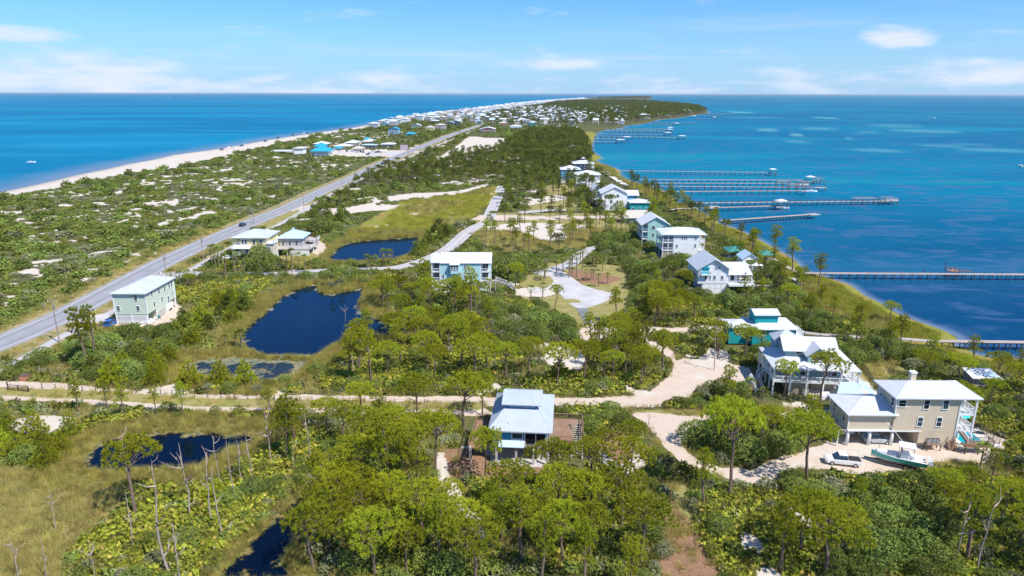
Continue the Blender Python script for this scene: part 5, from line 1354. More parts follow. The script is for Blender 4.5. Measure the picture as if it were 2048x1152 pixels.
def generic(label, pl, pr, py, st=3, wall='white', roof='roof_white', rt='hip', D=10, porch='', gh=1.8, rz=0.0, fh=2.8, oh=.6, open_ground=False, tower=False, name='house', axis='y', wf=(3,), cat='house', group=None, ground=None):
	x0, y0, W = site(pl, pr, py)
	h = House(label, x0, y0, rz, (-1.5, W + 1.5, -1.5, D + 1.5), name, cat, group)
	w = S_[wall]; H = st * fh; z0 = fh if open_ground else 0
	pw = 2.2 if 'L' in porch or 'R' in porch else 0
	xa = pw if 'L' in porch else 0; xb = W - (pw if 'R' in porch else 0); ya = 1.8 if 'F' in porch else 0
	if ground and not open_ground:
		h.box('ground_floor', S_[ground], xa, xb, ya, D, 0, fh - .05); h.box('wall', w, xa, xb, ya, D, fh - .047, H)
	else: h.box('wall', w, xa, xb, ya, D, z0, H)
	if open_ground:
		h.posts([(x, y) for x in np.linspace(.3, W - .3, max(3, int(W / 4))) for y in (.3, D - .3)], 0, fh, .3)
		h.box('store', w, W * .3, W * .6, D * .4, D * .8, 0, fh - .01)
	n = int(math.ceil(st))
	for side in porch:
		X = {'L': (0, pw), 'R': (W - pw, W), 'F': (0, W)}[side]; Y = (0, D) if side != 'F' else (0, ya)
		for f in range(1, n):
			h.deck(X[0], X[1], Y[0], Y[1], f * fh, 'trim')
			if side == 'F': h.rail([(X[0] + .1, .1), (X[1] - .1, .1)], f * fh, bal=.6)
			elif side == 'L': h.rail([(.1, D), (.1, .1), (pw, .1)], f * fh, bal=.6)
			else: h.rail([(W - pw, .1), (W - .1, .1), (W - .1, D)], f * fh, bal=.6)
		if side == 'F': h.posts([(x, .15) for x in np.linspace(.15, W - .15, max(3, int(W / 3.5)))], 0, H, .22)
		elif side == 'L': h.posts([(.15, y) for y in np.linspace(.15, D - .2, 3)], 0, H, .22)
		else: h.posts([(W - .15, y) for y in np.linspace(.15, D - .2, 3)], 0, H, .22)
	if rt == 'hip': h.hip(MAT[roof], 0, W, 0, D, H, gh, oh=oh, ribs=py > 330)
	else: h.gable(MAT[roof], w, 0, W, 0, D, H, gh, axis, oh=oh, ribs=py > 330)
	if tower: h.box('cupola', w, W / 2 - 1.1, W / 2 + 1.1, D / 2 - 1.1, D / 2 + 1.1, H + gh * .6, H + gh + 1.2); h.hip(MAT[roof], W / 2 - 1.1, W / 2 + 1.1, D / 2 - 1.1, D / 2 + 1.1, H + gh + 1.2, .8, oh=.4, ribs=False)
	rr = random.Random(int(pl * 7 + py))
	for f in range(0 if (not open_ground and not ground) else 1, int(st)):
		nx = max(2, int((xb - xa) / 3.2))
		for k in range(nx):
			if rr.random() < .85: h.win('F', ya - .01, xa + (xb - xa) * (k + .5) / nx, f * fh + .95, .8 if rr.random() < .7 else 1.3, 1.3)
		ny = max(2, int(D / 4))
		if x0 + W / 2 > 0:
			for k in range(ny):
				if rr.random() < .8: h.win('L', xa - .01, D * (k + .5) / ny, f * fh + .95, .8, 1.3)
		else:
			for k in range(ny):
				if rr.random() < .8: h.win('R', xb + .01, D * (k + .5) / ny, f * fh + .95, .8, 1.3)
	return h
# ---- house 8: white hip three storeys
def white_hip():
	x0, y0, W = site(1324, 1381, 512)
	A = G(1323.5, 469.4, 8.9); B = G(1411, 466.6, 8.9); x0 = A.x + .6; W = (B.x - A.x) - 1.2; D = 11; y0 = A.y + .6
	h = House('white three-storey hip-roofed house with stacked screened porches beside the teal gabled house', x0, y0, 0, (-2, W + 2, -2, D + 2))
	w = S_['white']; fh = 2.95
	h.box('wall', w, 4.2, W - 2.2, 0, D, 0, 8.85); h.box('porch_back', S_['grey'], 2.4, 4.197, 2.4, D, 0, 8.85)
	for f in (1, 2):
		h.deck(0, 4.2, 0, D, f * fh, 'trim'); h.rail([(.1, D), (.1, .1), (4.1, .1)], f * fh, bal=.25)
		h.deck(W - 2.2, W, 0, D, f * fh, 'trim'); h.rail([(W - 2.2, .1), (W - .1, .1), (W - .1, D)], f * fh, bal=.25)
	h.posts([(.15, .15), (2.1, .15), (4.05, .12), (.15, D / 2), (.15, D - .2), (W - .15, .15), (W - .15, D / 2)], 0, 8.8, .25)
	for xa in (.35, 2.3): h.box('shutter', S_['taupe_shutter'], xa, xa + 1.55, .2, .3, 0, 2.4)
	h.hip(MAT['roof_white'], 0, W, 0, D, 8.9, 1.7, oh=.6, step=.45)
	for u in (7.1, 7.85, 8.6): h.win('F', -.01, u, 7.2, .5, .75, bars=0)
	h.win('F', -.01, 12.0, 7.1, .6, .8, bars=0); h.win('F', -.01, 5.3, 4.0, .55, 1.1); h.win('F', -.01, 12.0, 4.2, .55, 1.1); h.win('F', -.01, 5.1, 1.2, .5, .8, bars=0)
	for y in (3.5, 7): 
		for f in (0, 1, 2): h.win('L', 2.39, y, f * fh + .9, 1.0, 1.5)
	t = thing('swimming_pool', 'small dark blue pool at the foot of the white hip-roofed house', 'pool', (x0 - 4.6, y0 + 1.5, 0))
	MB().box(0, 3.4, 0, 6, .0, .1).build('surround', MAT['pool_deck'], t); MB().box(.5, 2.9, .6, 5.4, .1, .14).build('pool_water', pool_mat(), t)
white_hip()
generic('teal gabled three-storey house with white balconies left of the white hip-roofed house', 1283, 1336, 492, 3, 'mint', 'roof_white', 'gable', 12, 'L', 3.0, axis='y', fh=2.9)
generic('small tan-roofed cottage with front gable left of the teal gabled house', 1249, 1296, 447, 1, 'grey', 'roof_tan', 'gable', 9, '', 2.6, axis='x', fh=3.0)
generic('teal house with flat white hip roof behind the tan-roofed cottage', 1260, 1298, 424, 1.6, 'teal', 'roof_white', 'hip', 9, '', 1.4, fh=3.0)
generic('huge white house with two joined grey gables, nearest of the far bay-side cluster', 1203, 1253, 421, 3, 'white', 'roof_white', 'gable', 13, '', 3.2, axis='y', fh=3.0)
generic('white gabled wing with dark windows left of the huge white house', 1184, 1201, 409, 2.6, 'grey', 'roof_white', 'gable', 12, 'F', 2.6, axis='y', fh=3.0)
generic('pale blue house with white dormers between the huge white house and the bay', 1254, 1275, 412, 2, 'sky', 'roof_white', 'gable', 9, '', 2.0, axis='x', fh=3.0)
generic('white two-storey house with hip roof in front of the blue bay-side house', 1152, 1200, 374, 2.6, 'white', 'roof_white', 'hip', 13, 'R', 2.2, fh=3.0)
generic('bright blue three-storey house with white hip roof and white corner porch', 1122, 1160, 366, 3, 'sky', 'roof_white', 'hip', 12, '', 2.2, fh=3.0, ground='white')
generic('wide low house with white hip roof and rooftop cupola by the bay marsh', 1147, 1188, 343, 2, 'navy', 'roof_white', 'hip', 14, 'R', 2.4, fh=3.0, tower=True)
generic('small white cottage with pale blue roof nearest the marsh bend', 1137, 1161, 313, 1.7, 'white', 'roof_blue', 'hip', 12, '', 1.8, fh=3.0)
generic('grey-roofed house half hidden in the pines above the small white cottage', 1134, 1154, 303, 1.5, 'grey', 'roof_grey', 'hip', 12, '', 1.8, fh=3.0)
generic('little white-roofed house farthest up the marsh bend row', 1141, 1156, 293, 1.5, 'pink', 'roof_white', 'hip', 12, '', 1.8, fh=3.0)
# ---- yellow house and its neighbour by the highway
def yellow_house():
	x0, y0, W = site(484, 538, 521)
	h = House('yellow two-storey house with pale hip roof and white stair tower by the highway', x0, y0, 0, (-5, W + 8, -4, 16))
	y = S_['yellow']; D = 12
	h.box('wall', y, 0, W, 0, D, 2.7, 8.3); h.box('ground_floor', S_['cream'], 2, W, .3, D, 0, 2.697)
	h.hip(MAT['roof_grey'], -2.4, W, 0, D, 8.4, 2.1, oh=.7, step=.5)
	h.posts([(-2.2, .2), (-2.2, 4), (-2.2, 8)], 2.7, 8.3, .25); h.deck(-2.4, -.01, 0, D, 5.5, 'trim'); h.rail([(-2.3, D), (-2.3, .1), (0, .1)], 5.5, bal=.3)
	for u in (1.0, 2.1, 5.0, 7.6): h.win('F', -.01, u, 6.1, .8, 1.5)
	r = MB(); q = [(-2.2, -2.4, 4.9), (4.2, -2.4, 4.9), (4.2, -.01, 5.8), (-2.2, -.01, 5.8)]; r.slab(q, .15); r.ribs(*q); h.part(r, 'porch_roof', MAT['roof_white'])
	h.box('bay', y, .5, 4.0, -1.4, -.004, 2.7, 4.8); h.win('F', -1.41, 2.8, 3.1, .8, 1.3); h.deck(-2.2, .5, -2.3, -.01, 2.7, 'white_paint'); h.rail([(-2.1, -.1), (-2.1, -2.2), (.5, -2.2)], 2.7, bal=.2); h.posts([(-2.1, -2.2), (-2.1, -.3)], 0, 4.7, .2)
	# stair tower right
	h.box('tower', S_['cream'], W + .003, W + 2.6, -1.5, 3, 2.7, 6.6); h.deck(W, W + 3.0, -1.9, 3, 6.65, 'white_paint'); h.rail([(W + .1, -1.8), (W + 2.9, -1.8), (W + 2.9, 3)], 6.65, bal=.3)
	h.win('F', -1.51, W + 1.0, 3.8, 1.1, 1.6, cols=2); h.win('R', W + 2.61, 0.4, 3.8, .9, 1.6); h.posts([(W + .3, -1.4), (W + 2.5, -1.4), (W + 2.5, 2.8)], 0, 2.7, .3)
	x0, y0, W = site(575, 612, 512)
	h = House('grey-white house with pale blue pyramid roof and raised sun decks behind the yellow house', x0 - 4, y0 + 4, 0, (-2, 16, -6, 12))
	h.box('wall', S_['grey'], 0, 8.5, 0, 9, 2.6, 6.0); h.hip(MAT['roof_blue'], 0, 8.5, 0, 9, 6.0, 2.4, oh=.8, step=.5)
	h.box('vent_box', MAT['roof_blue'], 3.9, 4.7, 4.1, 4.9, 8.2, 9.0)
	h.deck(-.5, 12.5, -4, 9, 2.6, 'grey_wood', t=.3); h.rail([(-.4, -3.9), (12.4, -3.9), (12.4, 8.9)], 2.6, bal=.3); h.posts([(x, yy) for x in (0, 4, 8, 12) for yy in (-3.6, 2, 8)], 0, 2.4, .22)
	h.deck(9, 13.0, 4, 9, 4.2, 'grey_wood'); h.rail([(9.1, 4.1), (12.9, 4.1), (12.9, 8.9)], 4.2, bal=.3)
	for u in (1.5, 4, 6.5): h.win('F', -.01, u, 3.2, 1.0, 1.6)
	h.win('R', 8.51, 3, 3.2, 1.2, 1.6)
	h.part(MB().box(5, 12, -3.9, -3.8, 0, 2.3), 'lattice_screen', S_['lattice'])
yellow_house()
# ------------------------------------------------------------------ piers in the bay
def pier(label, a, b, w=1.6, spacing=2.8, h=1.5, posts=False, boards=False, lift=None, lifts=(), thick=.22, mat='pier_wood', r=.13, group='long wooden piers in the bay'):
	A = G(a[0], a[1], h); B = G(b[0], b[1], h)
	L = math.hypot(B.x - A.x, B.y - A.y); rz = math.atan2(B.y - A.y, B.x - A.x)
	t = thing('pier', label, 'pier', (A.x, A.y, 0), rz, group)
	mb = MB()
	if boards:
		k = ('plank', w)
		if k not in _cache: _cache[k] = [MB().box(0, .29, -w / 2 - e, w / 2 + e, h - .07 + q, h + q).mesh('plank', MAT[mat]) for e, q in ((0, 0), (.04, .012), (.02, .02), (-.03, .005))]
		n = min(300, int(L / .31)); rr = random.Random(2)
		for i in range(n): link('plank', rr.choice(_cache[k]), t, (i * .31, 0, 0))
		mb.box(0, L, -w / 2 + .1, -w / 2 + .2, h - thick, h - .075).box(0, L, w / 2 - .2, w / 2 - .1, h - thick, h - .075)
		mb.build('joist', MAT['pile_wood'], t)
		if L > n * .31: MB().box(n * .31, L, -w / 2, w / 2, h - .07, h).build('deck', MAT[mat], t)
	else:
		mb.box(0, L, -w / 2, w / 2, h - thick, h); mb.build('deck', MAT[mat], t)
	top = h + (1.3 if posts else -thick)
	k = ('pile', top, r)
	if k not in _cache: _cache[k] = MB().tube([(0, 0, -1.6), (0, 0, top)], r, 6).mesh('pile', MAT['pile_wood'])
	kc = ('cap', w)
	if kc not in _cache: _cache[kc] = MB().box(-.1, .1, -w / 2 - .3, w / 2 + .3, h - thick - .22, h - thick - .003).mesh('cross_beam', MAT['pile_wood'])
	n = int(L / spacing); n = min(n, 145)
	rr = random.Random(int(a[0]))
	for i in range(n + 1):
		x = L * i / max(1, n)
		for s in (-1, 1): link('pile', _cache[k], t, (x + rr.uniform(-.08, .08), s * (w / 2 + (.08 if posts else .0)), 0))
		link('cross_beam', _cache[kc], t, (x, 0, 0))
	if lift:
		for (f, dx, dy, lw, ld, kind) in lift:
			x = L * f + dx
			k2 = 'lpile'
			if k2 not in _cache: _cache[k2] = MB().tube([(0, 0, -1.6), (0, 0, 4.4)], .14, 6).mesh('pile', MAT['pile_wood'])
			if kind == 'roof':
				for q in (0, lw):
					for e in (0, ld): link('pile', _cache[k2], t, (x + q, dy + e, 0))
				r_ = MB().hip(x, x + lw, min(dy, dy + ld), max(dy, dy + ld), 4.4, .8, oh=.4, ribs=False).build('roof', MAT['roof_white'], t)
			elif kind == 'frame':
				for q in (0, lw / 2, lw):
					for e in (0, ld): link('pile', _cache[k2], t, (x + q, dy + e, -1.0))
				MB().beam((x, dy, 3.4), (x + lw, dy, 3.4), .2, .25).build('lift_beam', MAT['grey_wood'], t); MB().beam((x, dy + ld, 3.4), (x + lw, dy + ld, 3.4), .2, .25).build('lift_beam', MAT['grey_wood'], t)
			else: MB().box(x, x + lw, min(dy, dy + ld), max(dy, dy + ld), h - .2, h + .02).build('platform', MAT['grey_wood'], t)
	return t, A, B, rz
pier('wide wooden pier crossing the right edge at mid height, with a broken bench stage', (1594, 545.5), (2160, 549), w=1.5, spacing=2.85, h=1.5, boards=False)
tb, A_, B_, rz_ = pier('nearest wooden pier, running off the right edge over dark water by the marsh', (1858, 681.5), (2200, 686), w=1.7, spacing=2.6, h=1.5, boards=True)
pier('thin far pier of the middle group, first one behind the five-pier bundle', (1234, 341), (1551, 345), 1.4, 3.6, 2.0, lift=[(1, -4, -2, 4, 4, 'roof')])
pier('pier with a white-roofed boathouse at its end, farthest of the bundle', (1278, 359), (1640, 360), 1.5, 4.2, 2.0, lift=[(1, -10, -4, 5, 4, 'roof'), (1, -4, -4, 5, 5, 'frame')])
pier('pier ending among moored lifts, second of the bundle', (1291, 366), (1618, 366.5), 1.5, 4.2, 1.9, lift=[(1, -22, -4, 8, 3, 'frame'), (1, -8, -4, 8, 3, 'frame')])
pier('longest pier of the bundle, with a small orange platform at its tip', (1297, 372), (1650, 374.5), 1.5, 4.3, 1.8, lift=[(1, -7, -3, 7, 3, 'platform'), (1, -24, -4, 12, 3, 'frame')])
pier('near pier of the bundle with a small covered lift at its tip', (1324, 383), (1608, 381), 1.6, 4.6, 1.7, lift=[(1, -3, -3.5, 4, 3, 'platform')])
pier('long pier with tall posts and a roofed stage at its far end', (1360, 406), (1792, 401.5), 1.8, 3.2, 1.5, posts=True, lift=[(1, -26, -3.5, 13, 3.5, 'frame'), (1, -9, -3.5, 8, 4.5, 'frame'), (1, -7, 1, 7, 3, 'platform')])
pier('short angled pier with a covered boat lift, in front of the long posted pier', (1352, 417), (1562, 411), 1.7, 3.1, 1.5, lift=[(1, -4, -3.5, 5, 3.5, 'roof'), (.30, 0, -4, 3, 4, 'platform'), (.1, 14, .8, 5, 4, 'platform')])
pier('nearest pier of the middle group, slanting away with a gabled end hut', (1440, 441), (1618, 428.5), 1.7, 2.0, 1.6, lift=[(1, -1, -2.5, 6, 4, 'platform')])
for i, (a, b, sp, lf, lb) in enumerate((
	((1179, 282.5), (1244, 283.5), 7, 1, 'short far pier with a white-roofed lift at its tip'),
	((1191, 277), (1256, 277.6), 0, 1, 'thin pier with a red lift just behind the short far pier'),
	((1191, 271.5), (1366, 275.4), 7, 1, 'longest pier of the far cove, ending in a dark boathouse'),
	((1198, 267.5), (1338, 268.5), 7, 1, 'far cove pier ending beside a white boat cover'),
	((1213, 261.5), (1341, 261.8), 7, 1, 'far cove pier with a dark lift at its right end'),
	((1222, 258.4), (1342, 257.8), 7, 1, 'rearmost pier of the far cove bundle'),
	((1299, 248.6), (1355, 249), 7, 1, 'short pier off the wooded point'),
	((1310, 245.2), (1396, 246), 8, 0, 'long thin pier off the wooded point'),
	((1392, 236), (1430, 236.3), 10, 1, 'pier nearest the tip of the wooded point'),
	((1406, 231), (1446, 231.2), 10, 0, 'thin pier at the tip of the wooded point'),
	((1416, 227.3), (1475, 226.7), 12, 0, 'farthest pier, beyond the tip of the wooded point'))):
	L = (G(*b) - G(*a)).length
	pier(lb, a, b, 2.4, max(sp, 6), 2.0, r=.3 + L / 1200, thick=.35, lift=[(1, -6, -4, 9, 7, 'roof')] if lf else None, group='far piers along the cove')
# broken bench stage on the wide pier
P = G(1900, 543, 1.5)
t = thing('bench_stage', 'weathered red-brown bench stage and ramp on the wide pier', 'platform', (P.x, P.y, 1.5))
MB().box(0, 3.0, -.2, 2.4, 0, .12).build('platform', MAT['terracotta'], t)
MB().slab([(3, 0, .12), (7.5, -.2, .02), (7.5, 1, .02), (3, 2, .12)], .1).build('ramp', MAT['pile_wood'], t)
m = MB()
for y in (-.1, 2.2): m.beam((0, y, 1.0), (3.0, y, .9), .1, .14)
m.build('handrail', MAT['deck_wood'], t)
for x in (.1, 1.5, 2.9):
	for y in (-.1, 2.2): MB().box(x - .06, x + .06, y - .06, y + .06, -1.8, 1.0).build('post', MAT['post_wood'], t)
for px, py, hh in ((1889, 541, 3.4), (1846, 547, 1.6), (1650, 376, 4), (1574, 423, 5), (1651, 431, 4)):
	g = G(px, py, -.5); tag(MB().tube([(0, 0, -1), (0, 0, hh)], .13, 6).build('mooring_post', MAT['pile_wood'], None, (g.x, g.y, -.5)), {1889: 'lone mooring post behind the bench stage', 1846: 'short mooring stub behind the wide pier', 1650: 'mooring post beyond the tip of the longest bundled pier', 1574: 'tall mooring post off the covered-lift pier', 1651: 'mooring post off the gabled end hut pier'}[px], 'post')
# boardwalks through the marsh
def boardwalk(label, pts, w=1.5, z=.55, mat='grey_wood'):
	t = thing('boardwalk', label, 'boardwalk', (*G(*pts[0]).xy, 0))
	o = Vector((*G(*pts[0]).xy, 0)); P = [Vector((*G(x, y, z).xy, z)) - o for x, y in pts]
	m = MB()
	for a, b in zip(P[:-1], P[1:]): m.beam(a, b, w, .12)
	m.build('deck', MAT[mat], t)
	for a, b in zip(P[:-1], P[1:]):
		n = max(1, int((b - a).length / 3))
		for i in range(n):
			p = a.lerp(b, i / n); d = (b - a).normalized(); q = Vector((d.y, -d.x, 0)) * (w / 2 + .05)
			for s in (-1, 1):
				k = 'bwp'
				if k not in _cache: _cache[k] = MB().box(-.06, .06, -.06, .06, -1.2, .25).mesh('post', MAT['pile_wood'])
				link('post', _cache[k], t, (p.x + q.x * s, p.y + q.y * s, z))
boardwalk('grey boardwalk from the teal house through the trees to the nearest pier', [(1592, 663), (1640, 669), (1700, 673), (1780, 676), (1860, 682)], 1.8, 1.5)
boardwalk('low grey boardwalk bending behind the white gabled house', [(1478, 570), (1540, 572), (1588, 573), (1597, 566), (1586, 556)])
boardwalk('narrow boardwalk slanting from the green gazebo to the wide pier', [(1545, 517), (1580, 537), (1594, 545)])
boardwalk('bright white boardwalk ramp crossing the dunes behind the white bay-side houses', [(1222, 352), (1252, 371)], 4, .6, 'pool_deck')
boardwalk('pale walk from the marsh to the angled pier', [(1340, 420), (1352, 418)], 1.6, 1.2)
# gazebos, shed
def gazebo(label, px, py, s=4, mat='roof_green', h=2.6, cat='gazebo', wood='grey_wood', rh=1.4):
	g = G(px, py); hh = House(label, g.x, g.y, 0, (-s / 2 - 1, s / 2 + 1, -s / 2 - 1, s / 2 + 1), cat, cat)
	hh.hip(MAT[mat], -s / 2, s / 2, -s / 2, s / 2, h, rh, oh=.6, ribs=False); hh.posts([(x, y) for x in (-s / 2 + .2, s / 2 - .2) for y in (-s / 2 + .2, s / 2 - .2)], 0, h, .2, wood); hh.deck(-s / 2, s / 2, -s / 2, s / 2, .4)
	return hh
gazebo('green-roofed gazebo behind the white gabled house, larger and left of two', 1468, 516, 6, h=3.2)
gazebo('green-roofed open hut at the end of the narrow boardwalk', 1531, 521, 4)
g = G(1945, 775)
h = House('low weathered shed with patched white tin roof at the marsh edge', g.x, g.y, math.radians(-4), (-1, 6, -1, 5), 'shed', 'shed')
h.box('wall', MAT['grey_wood'], .2, 5.2, .6, 4.2, 0, 1.9); r = MB(); r.slab([(-.3, 0, 2.0), (5.8, 0, 1.9), (5.6, 4.6, 2.5), (-.2, 4.6, 2.6)], .08); h.part(r, 'roof', MAT['roof_white']); r = MB().slab([(2.4, 1.0, 2.25), (5.3, .4, 2.1), (5.4, 2.2, 2.35), (3, 2.6, 2.45)], .05); h.part(r, 'tarpaulin', MAT['roof_blue'])
# ------------------------------------------------------------------ vehicles
def car(label, x, y, rz, kind='suv', col='silver', group=None, detail=True):
	t = thing({'suv': 'parked_car', 'pickup': 'pickup_truck', 'sedan': 'car'}[kind], label, 'pickup truck' if kind == 'pickup' else 'car', (x, y, 0.0), rz, group)
	key = ('car', kind)
	if key not in _cache:
		L, W = (4.7, 1.86) if kind != 'pickup' else (5.6, 1.95)
		def loft(secs):
			m = MB(); n0 = None
			for (xx, hw, z0, z1, tw) in secs:
				k = len(m.v); m.v += [(xx, -hw, z0), (xx, -hw, (z0 + z1) / 2 + .05), (xx, -tw, z1), (xx, tw, z1), (xx, hw, (z0 + z1) / 2 + .05), (xx, hw, z0)]
				if n0 is not None:
					for j in range(6): m.f.append((n0 + j, k + j, k + (j + 1) % 6, n0 + (j + 1) % 6)); m.m.append(0)
				else: m.f.append(tuple(range(k, k + 6))[::-1]); m.m.append(0)
				n0 = k
			m.f.append(tuple(range(n0, n0 + 6))); m.m.append(0)
			return m
		hw = W / 2
		if kind == 'pickup':
			body = loft([(-2.8, hw * .92, .5, .95, hw * .85), (-2.7, hw, .42, 1.08, hw * .93), (-.4, hw, .38, 1.1, hw * .93), (1.2, hw, .38, 1.1, hw * .93), (2.5, hw * .97, .4, 1.0, hw * .85), (2.78, hw * .85, .5, .82, hw * .7)])
			bed = MB().box(-2.65, -.75, -hw + .14, hw - .14, 1.075, 1.115)
			cab = loft([(-.65, hw * .9, 1.05, 1.1, hw * .86), (-.5, hw * .9, 1.05, 1.78, hw * .72), (.7, hw * .9, 1.05, 1.8, hw * .72), (1.5, hw * .9, 1.04, 1.12, hw * .8)])
			roof = MB().box(-.5, .72, -hw * .72, hw * .72, 1.775, 1.82)
		else:
			body = loft([(-2.3, hw * .9, .5, .9, hw * .85), (-2.2, hw, .35, 1.02, hw * .9), (-.8, hw, .32, 1.05, hw * .9), (.9, hw, .32, 1.03, hw * .9), (2.05, hw * .95, .35, .9, hw * .82), (2.33, hw * .8, .42, .7, hw * .65)])
			top = 1.66 if kind == 'suv' else 1.45; bx = -2.15 if kind == 'suv' else -1.7
			cab = loft([(bx, hw * .88, 1.0, 1.05, hw * .84), (bx + .35, hw * .88, 1.0, top - .04, hw * .7), (.1, hw * .88, 1.0, top, hw * .7), (1.05, hw * .88, .98, 1.05, hw * .8)])
			roof = MB().box(bx + .38, .15, -hw * .7, hw * .7, top - .03, top + .03); bed = None
		# pillars over the glass cab
		pil = MB()
		for xx in ((-.5, .1, .7) if kind == 'pickup' else (bx + .4, -.7, .12)):
			for s in (-1, 1): pil.beam((xx, s * hw * .9, 1.05), (xx, s * hw * .715, (1.8 if kind == 'pickup' else top)), .09, .05)
		wh = MB().tube([(0, -.11, 0), (0, .11, 0)], .36, 14); rim = MB().tube([(0, -.12, 0), (0, .12, 0)], .21, 10)
		li = MB().box(0, .06, -.16, .16, 0, .14)
		_cache[key] = dict(body=body.mesh('body', PAINT['silver']), cab=cab.mesh('windows', MAT['glass']), roof=roof.mesh('roof', PAINT['silver']), pil=pil.mesh('pillars', PAINT['silver']), bed=bed.mesh('bed', MAT['metal_dark']) if bed else None,
                           wh=wh.mesh('tyre', MAT['tyre'], False), rim=rim.mesh('rim', MAT['chrome']), li=li.mesh('headlight', MAT['chrome']), L=L, hw=hw)
	c = _cache[key]; p = PAINT[col]
	body = link('body', c['body'], t, mat=p); link('windows', c['cab'], t); link('roof', c['roof'], t, mat=p)
	if c['bed']: link('bed', c['bed'], t)
	if detail:
		pl = link('pillars', c['pil'], t, mat=p); pl['kind'] = 'stuff'
		for s in (-1, 1): link('headlight', c['li'], t, (2.27 if kind != 'pickup' else 2.72, s * c['hw'] * .6, .68))
	for xx in ((-1.45, 1.4) if kind != 'pickup' else (-1.75, 1.75)):
		for s in (-1, 1):
			w = thing('wheel', None, None, (xx, s * (c['hw'] - .1), .36)); w.parent = t
			link('tyre', c['wh'], w)
			if detail: link('rim', c['rim'], w, (0, s * .01, 0))
	return t
def vcar(label, px, py, rz, **k):
	g = G(px, py); return car(label, g.x, g.y, rz, **k)
ang = math.radians
vcar('white pickup truck parked under the pergola side of the beige house', 1672, 867, ang(-4), kind='pickup', col='white')
vcar('silver car parked between the round piers under the beige house', 1752, 884, ang(-6), kind='suv', col='silver')
vcar('white pickup truck in front of the tree, left of the boat trailer', 1684, 927, ang(168), kind='pickup', col='white')
vcar('white car among palms in the drive of the yellow house', 459, 518, ang(5), kind='sedan', col='white')
vcar('blue car parked behind the slatted end of the green house', 222, 651, ang(95), kind='suv', col='blue')
vcar('dark grey car, left of the two parked by the neighbourhood lane', 1205, 492, ang(20), kind='suv', col='grey')
vcar('black pickup truck, right of the two parked by the neighbourhood lane', 1219, 491, ang(150), kind='pickup', col='black')
vcar('dark car driving beside the yellow house on the highway', 486, 452, ang(88), kind='suv', col='black')
vcar('dark blue car hidden in shade under the trees left of the blue house', 818, 848, ang(100), kind='suv', col='grey')
def rcar(label, px, py, **k): vcar(label, px, py, ang(86), group='cars on the highway', **k)
rcar('dark car on the highway where the scrub begins, nearest of those driving away', 726, 353, kind='suv', col='black')
rcar('black car on the highway by the pavilion lot entrance', 765, 329, kind='suv', col='black')
rcar('white car close behind a black one on the highway by the pavilion lot', 783, 320, kind='sedan', col='white')
rcar('white car on the highway level with the sandy building site', 869, 285.5, kind='sedan', col='white')
rcar('small dark car on the highway just before the first roadside houses', 919, 264.5, kind='suv', col='black')
rr = random.Random(5)
lot = [(678, 306.5, 'white'), (694, 303, 'black'), (716, 307, 'white'), (722, 304.6, 'black'), (727, 305.5, 'grey'), (738, 308.6, 'black'), (746, 306, 'white'), (752, 306, 'grey'), (757, 305, 'black'), (762, 305.8, 'silver'), (735, 310, 'grey'), (712, 308.4, 'white')]
for i, (px, py, c) in enumerate(lot):
	vcar({'white': 'white car in the pavilion parking lot', 'black': 'black car in the pavilion parking lot', 'grey': 'grey car in the pavilion parking lot', 'silver': 'silver car in the pavilion parking lot'}[c], px, py, ang(rr.choice((80, 95, -85))), kind='suv', col=c, group=c + ' cars in the pavilion parking lot', detail=False)
for i, (px, py, c) in enumerate(((484, 292.5, 'blue'), (531, 283.4, 'black'), (556, 276.7, 'black'), (586, 271.5, 'grey'), (616, 268.2, 'black'), (681, 258.6, 'black'), (688, 258, 'blue'), (444, 300.5, 'grey'))):
	vcar('small %s truck on the open beach, %s' % (c, ('beside the red parasols', 'nearest of the dark pair below the dunes', 'second of the dark pair below the dunes', 'above the bathing party', 'right of the bathing party', 'left of two by the first beach houses', 'right of two by the first beach houses', 'nearest the camera')[i]), px, py, ang(70), kind='pickup', col=c, group='trucks on the beach', detail=False)
# ------------------------------------------------------------------ boats
def hull(L, W, H, mats, name='hull'):
	m = MB(); secs = []
	for t in (0, .25, .55, .8, .93, 1.0):
		w = W / 2 * (1 - max(0, (t - .45) / .55) ** 2.2); z = H * (1 + .25 * t * t); secs.append((t * L, max(w, .03), z, .25 * H * max(0, (t - .6) / .4) ** 2))
	n0 = None
	for x, w, z, k0 in secs:
		k = len(m.v); m.v += [(x, 0, k0), (x, -w * .8, k0 + (z - k0) * .35), (x, -w, z), (x, -w * .88, z), (x, -w * .8, z * .62), (x, w * .8, z * .62), (x, w * .88, z), (x, w, z), (x, w * .8, k0 + (z - k0) * .35)]
		if n0 is not None:
			for j in range(9):
				mi = 0 if j in (1, 7) else (2 if j in (4,) else 1)
				m.f.append((n0 + j, k + j, k + (j + 1) % 9, n0 + (j + 1) % 9)); m.m.append(mi)
		else: m.f.append(tuple(range(k, k + 9))[::-1]); m.m.append(1)
		n0 = k
	m.f.append(tuple(range(n0, n0 + 9))); m.m.append(1)
	return m
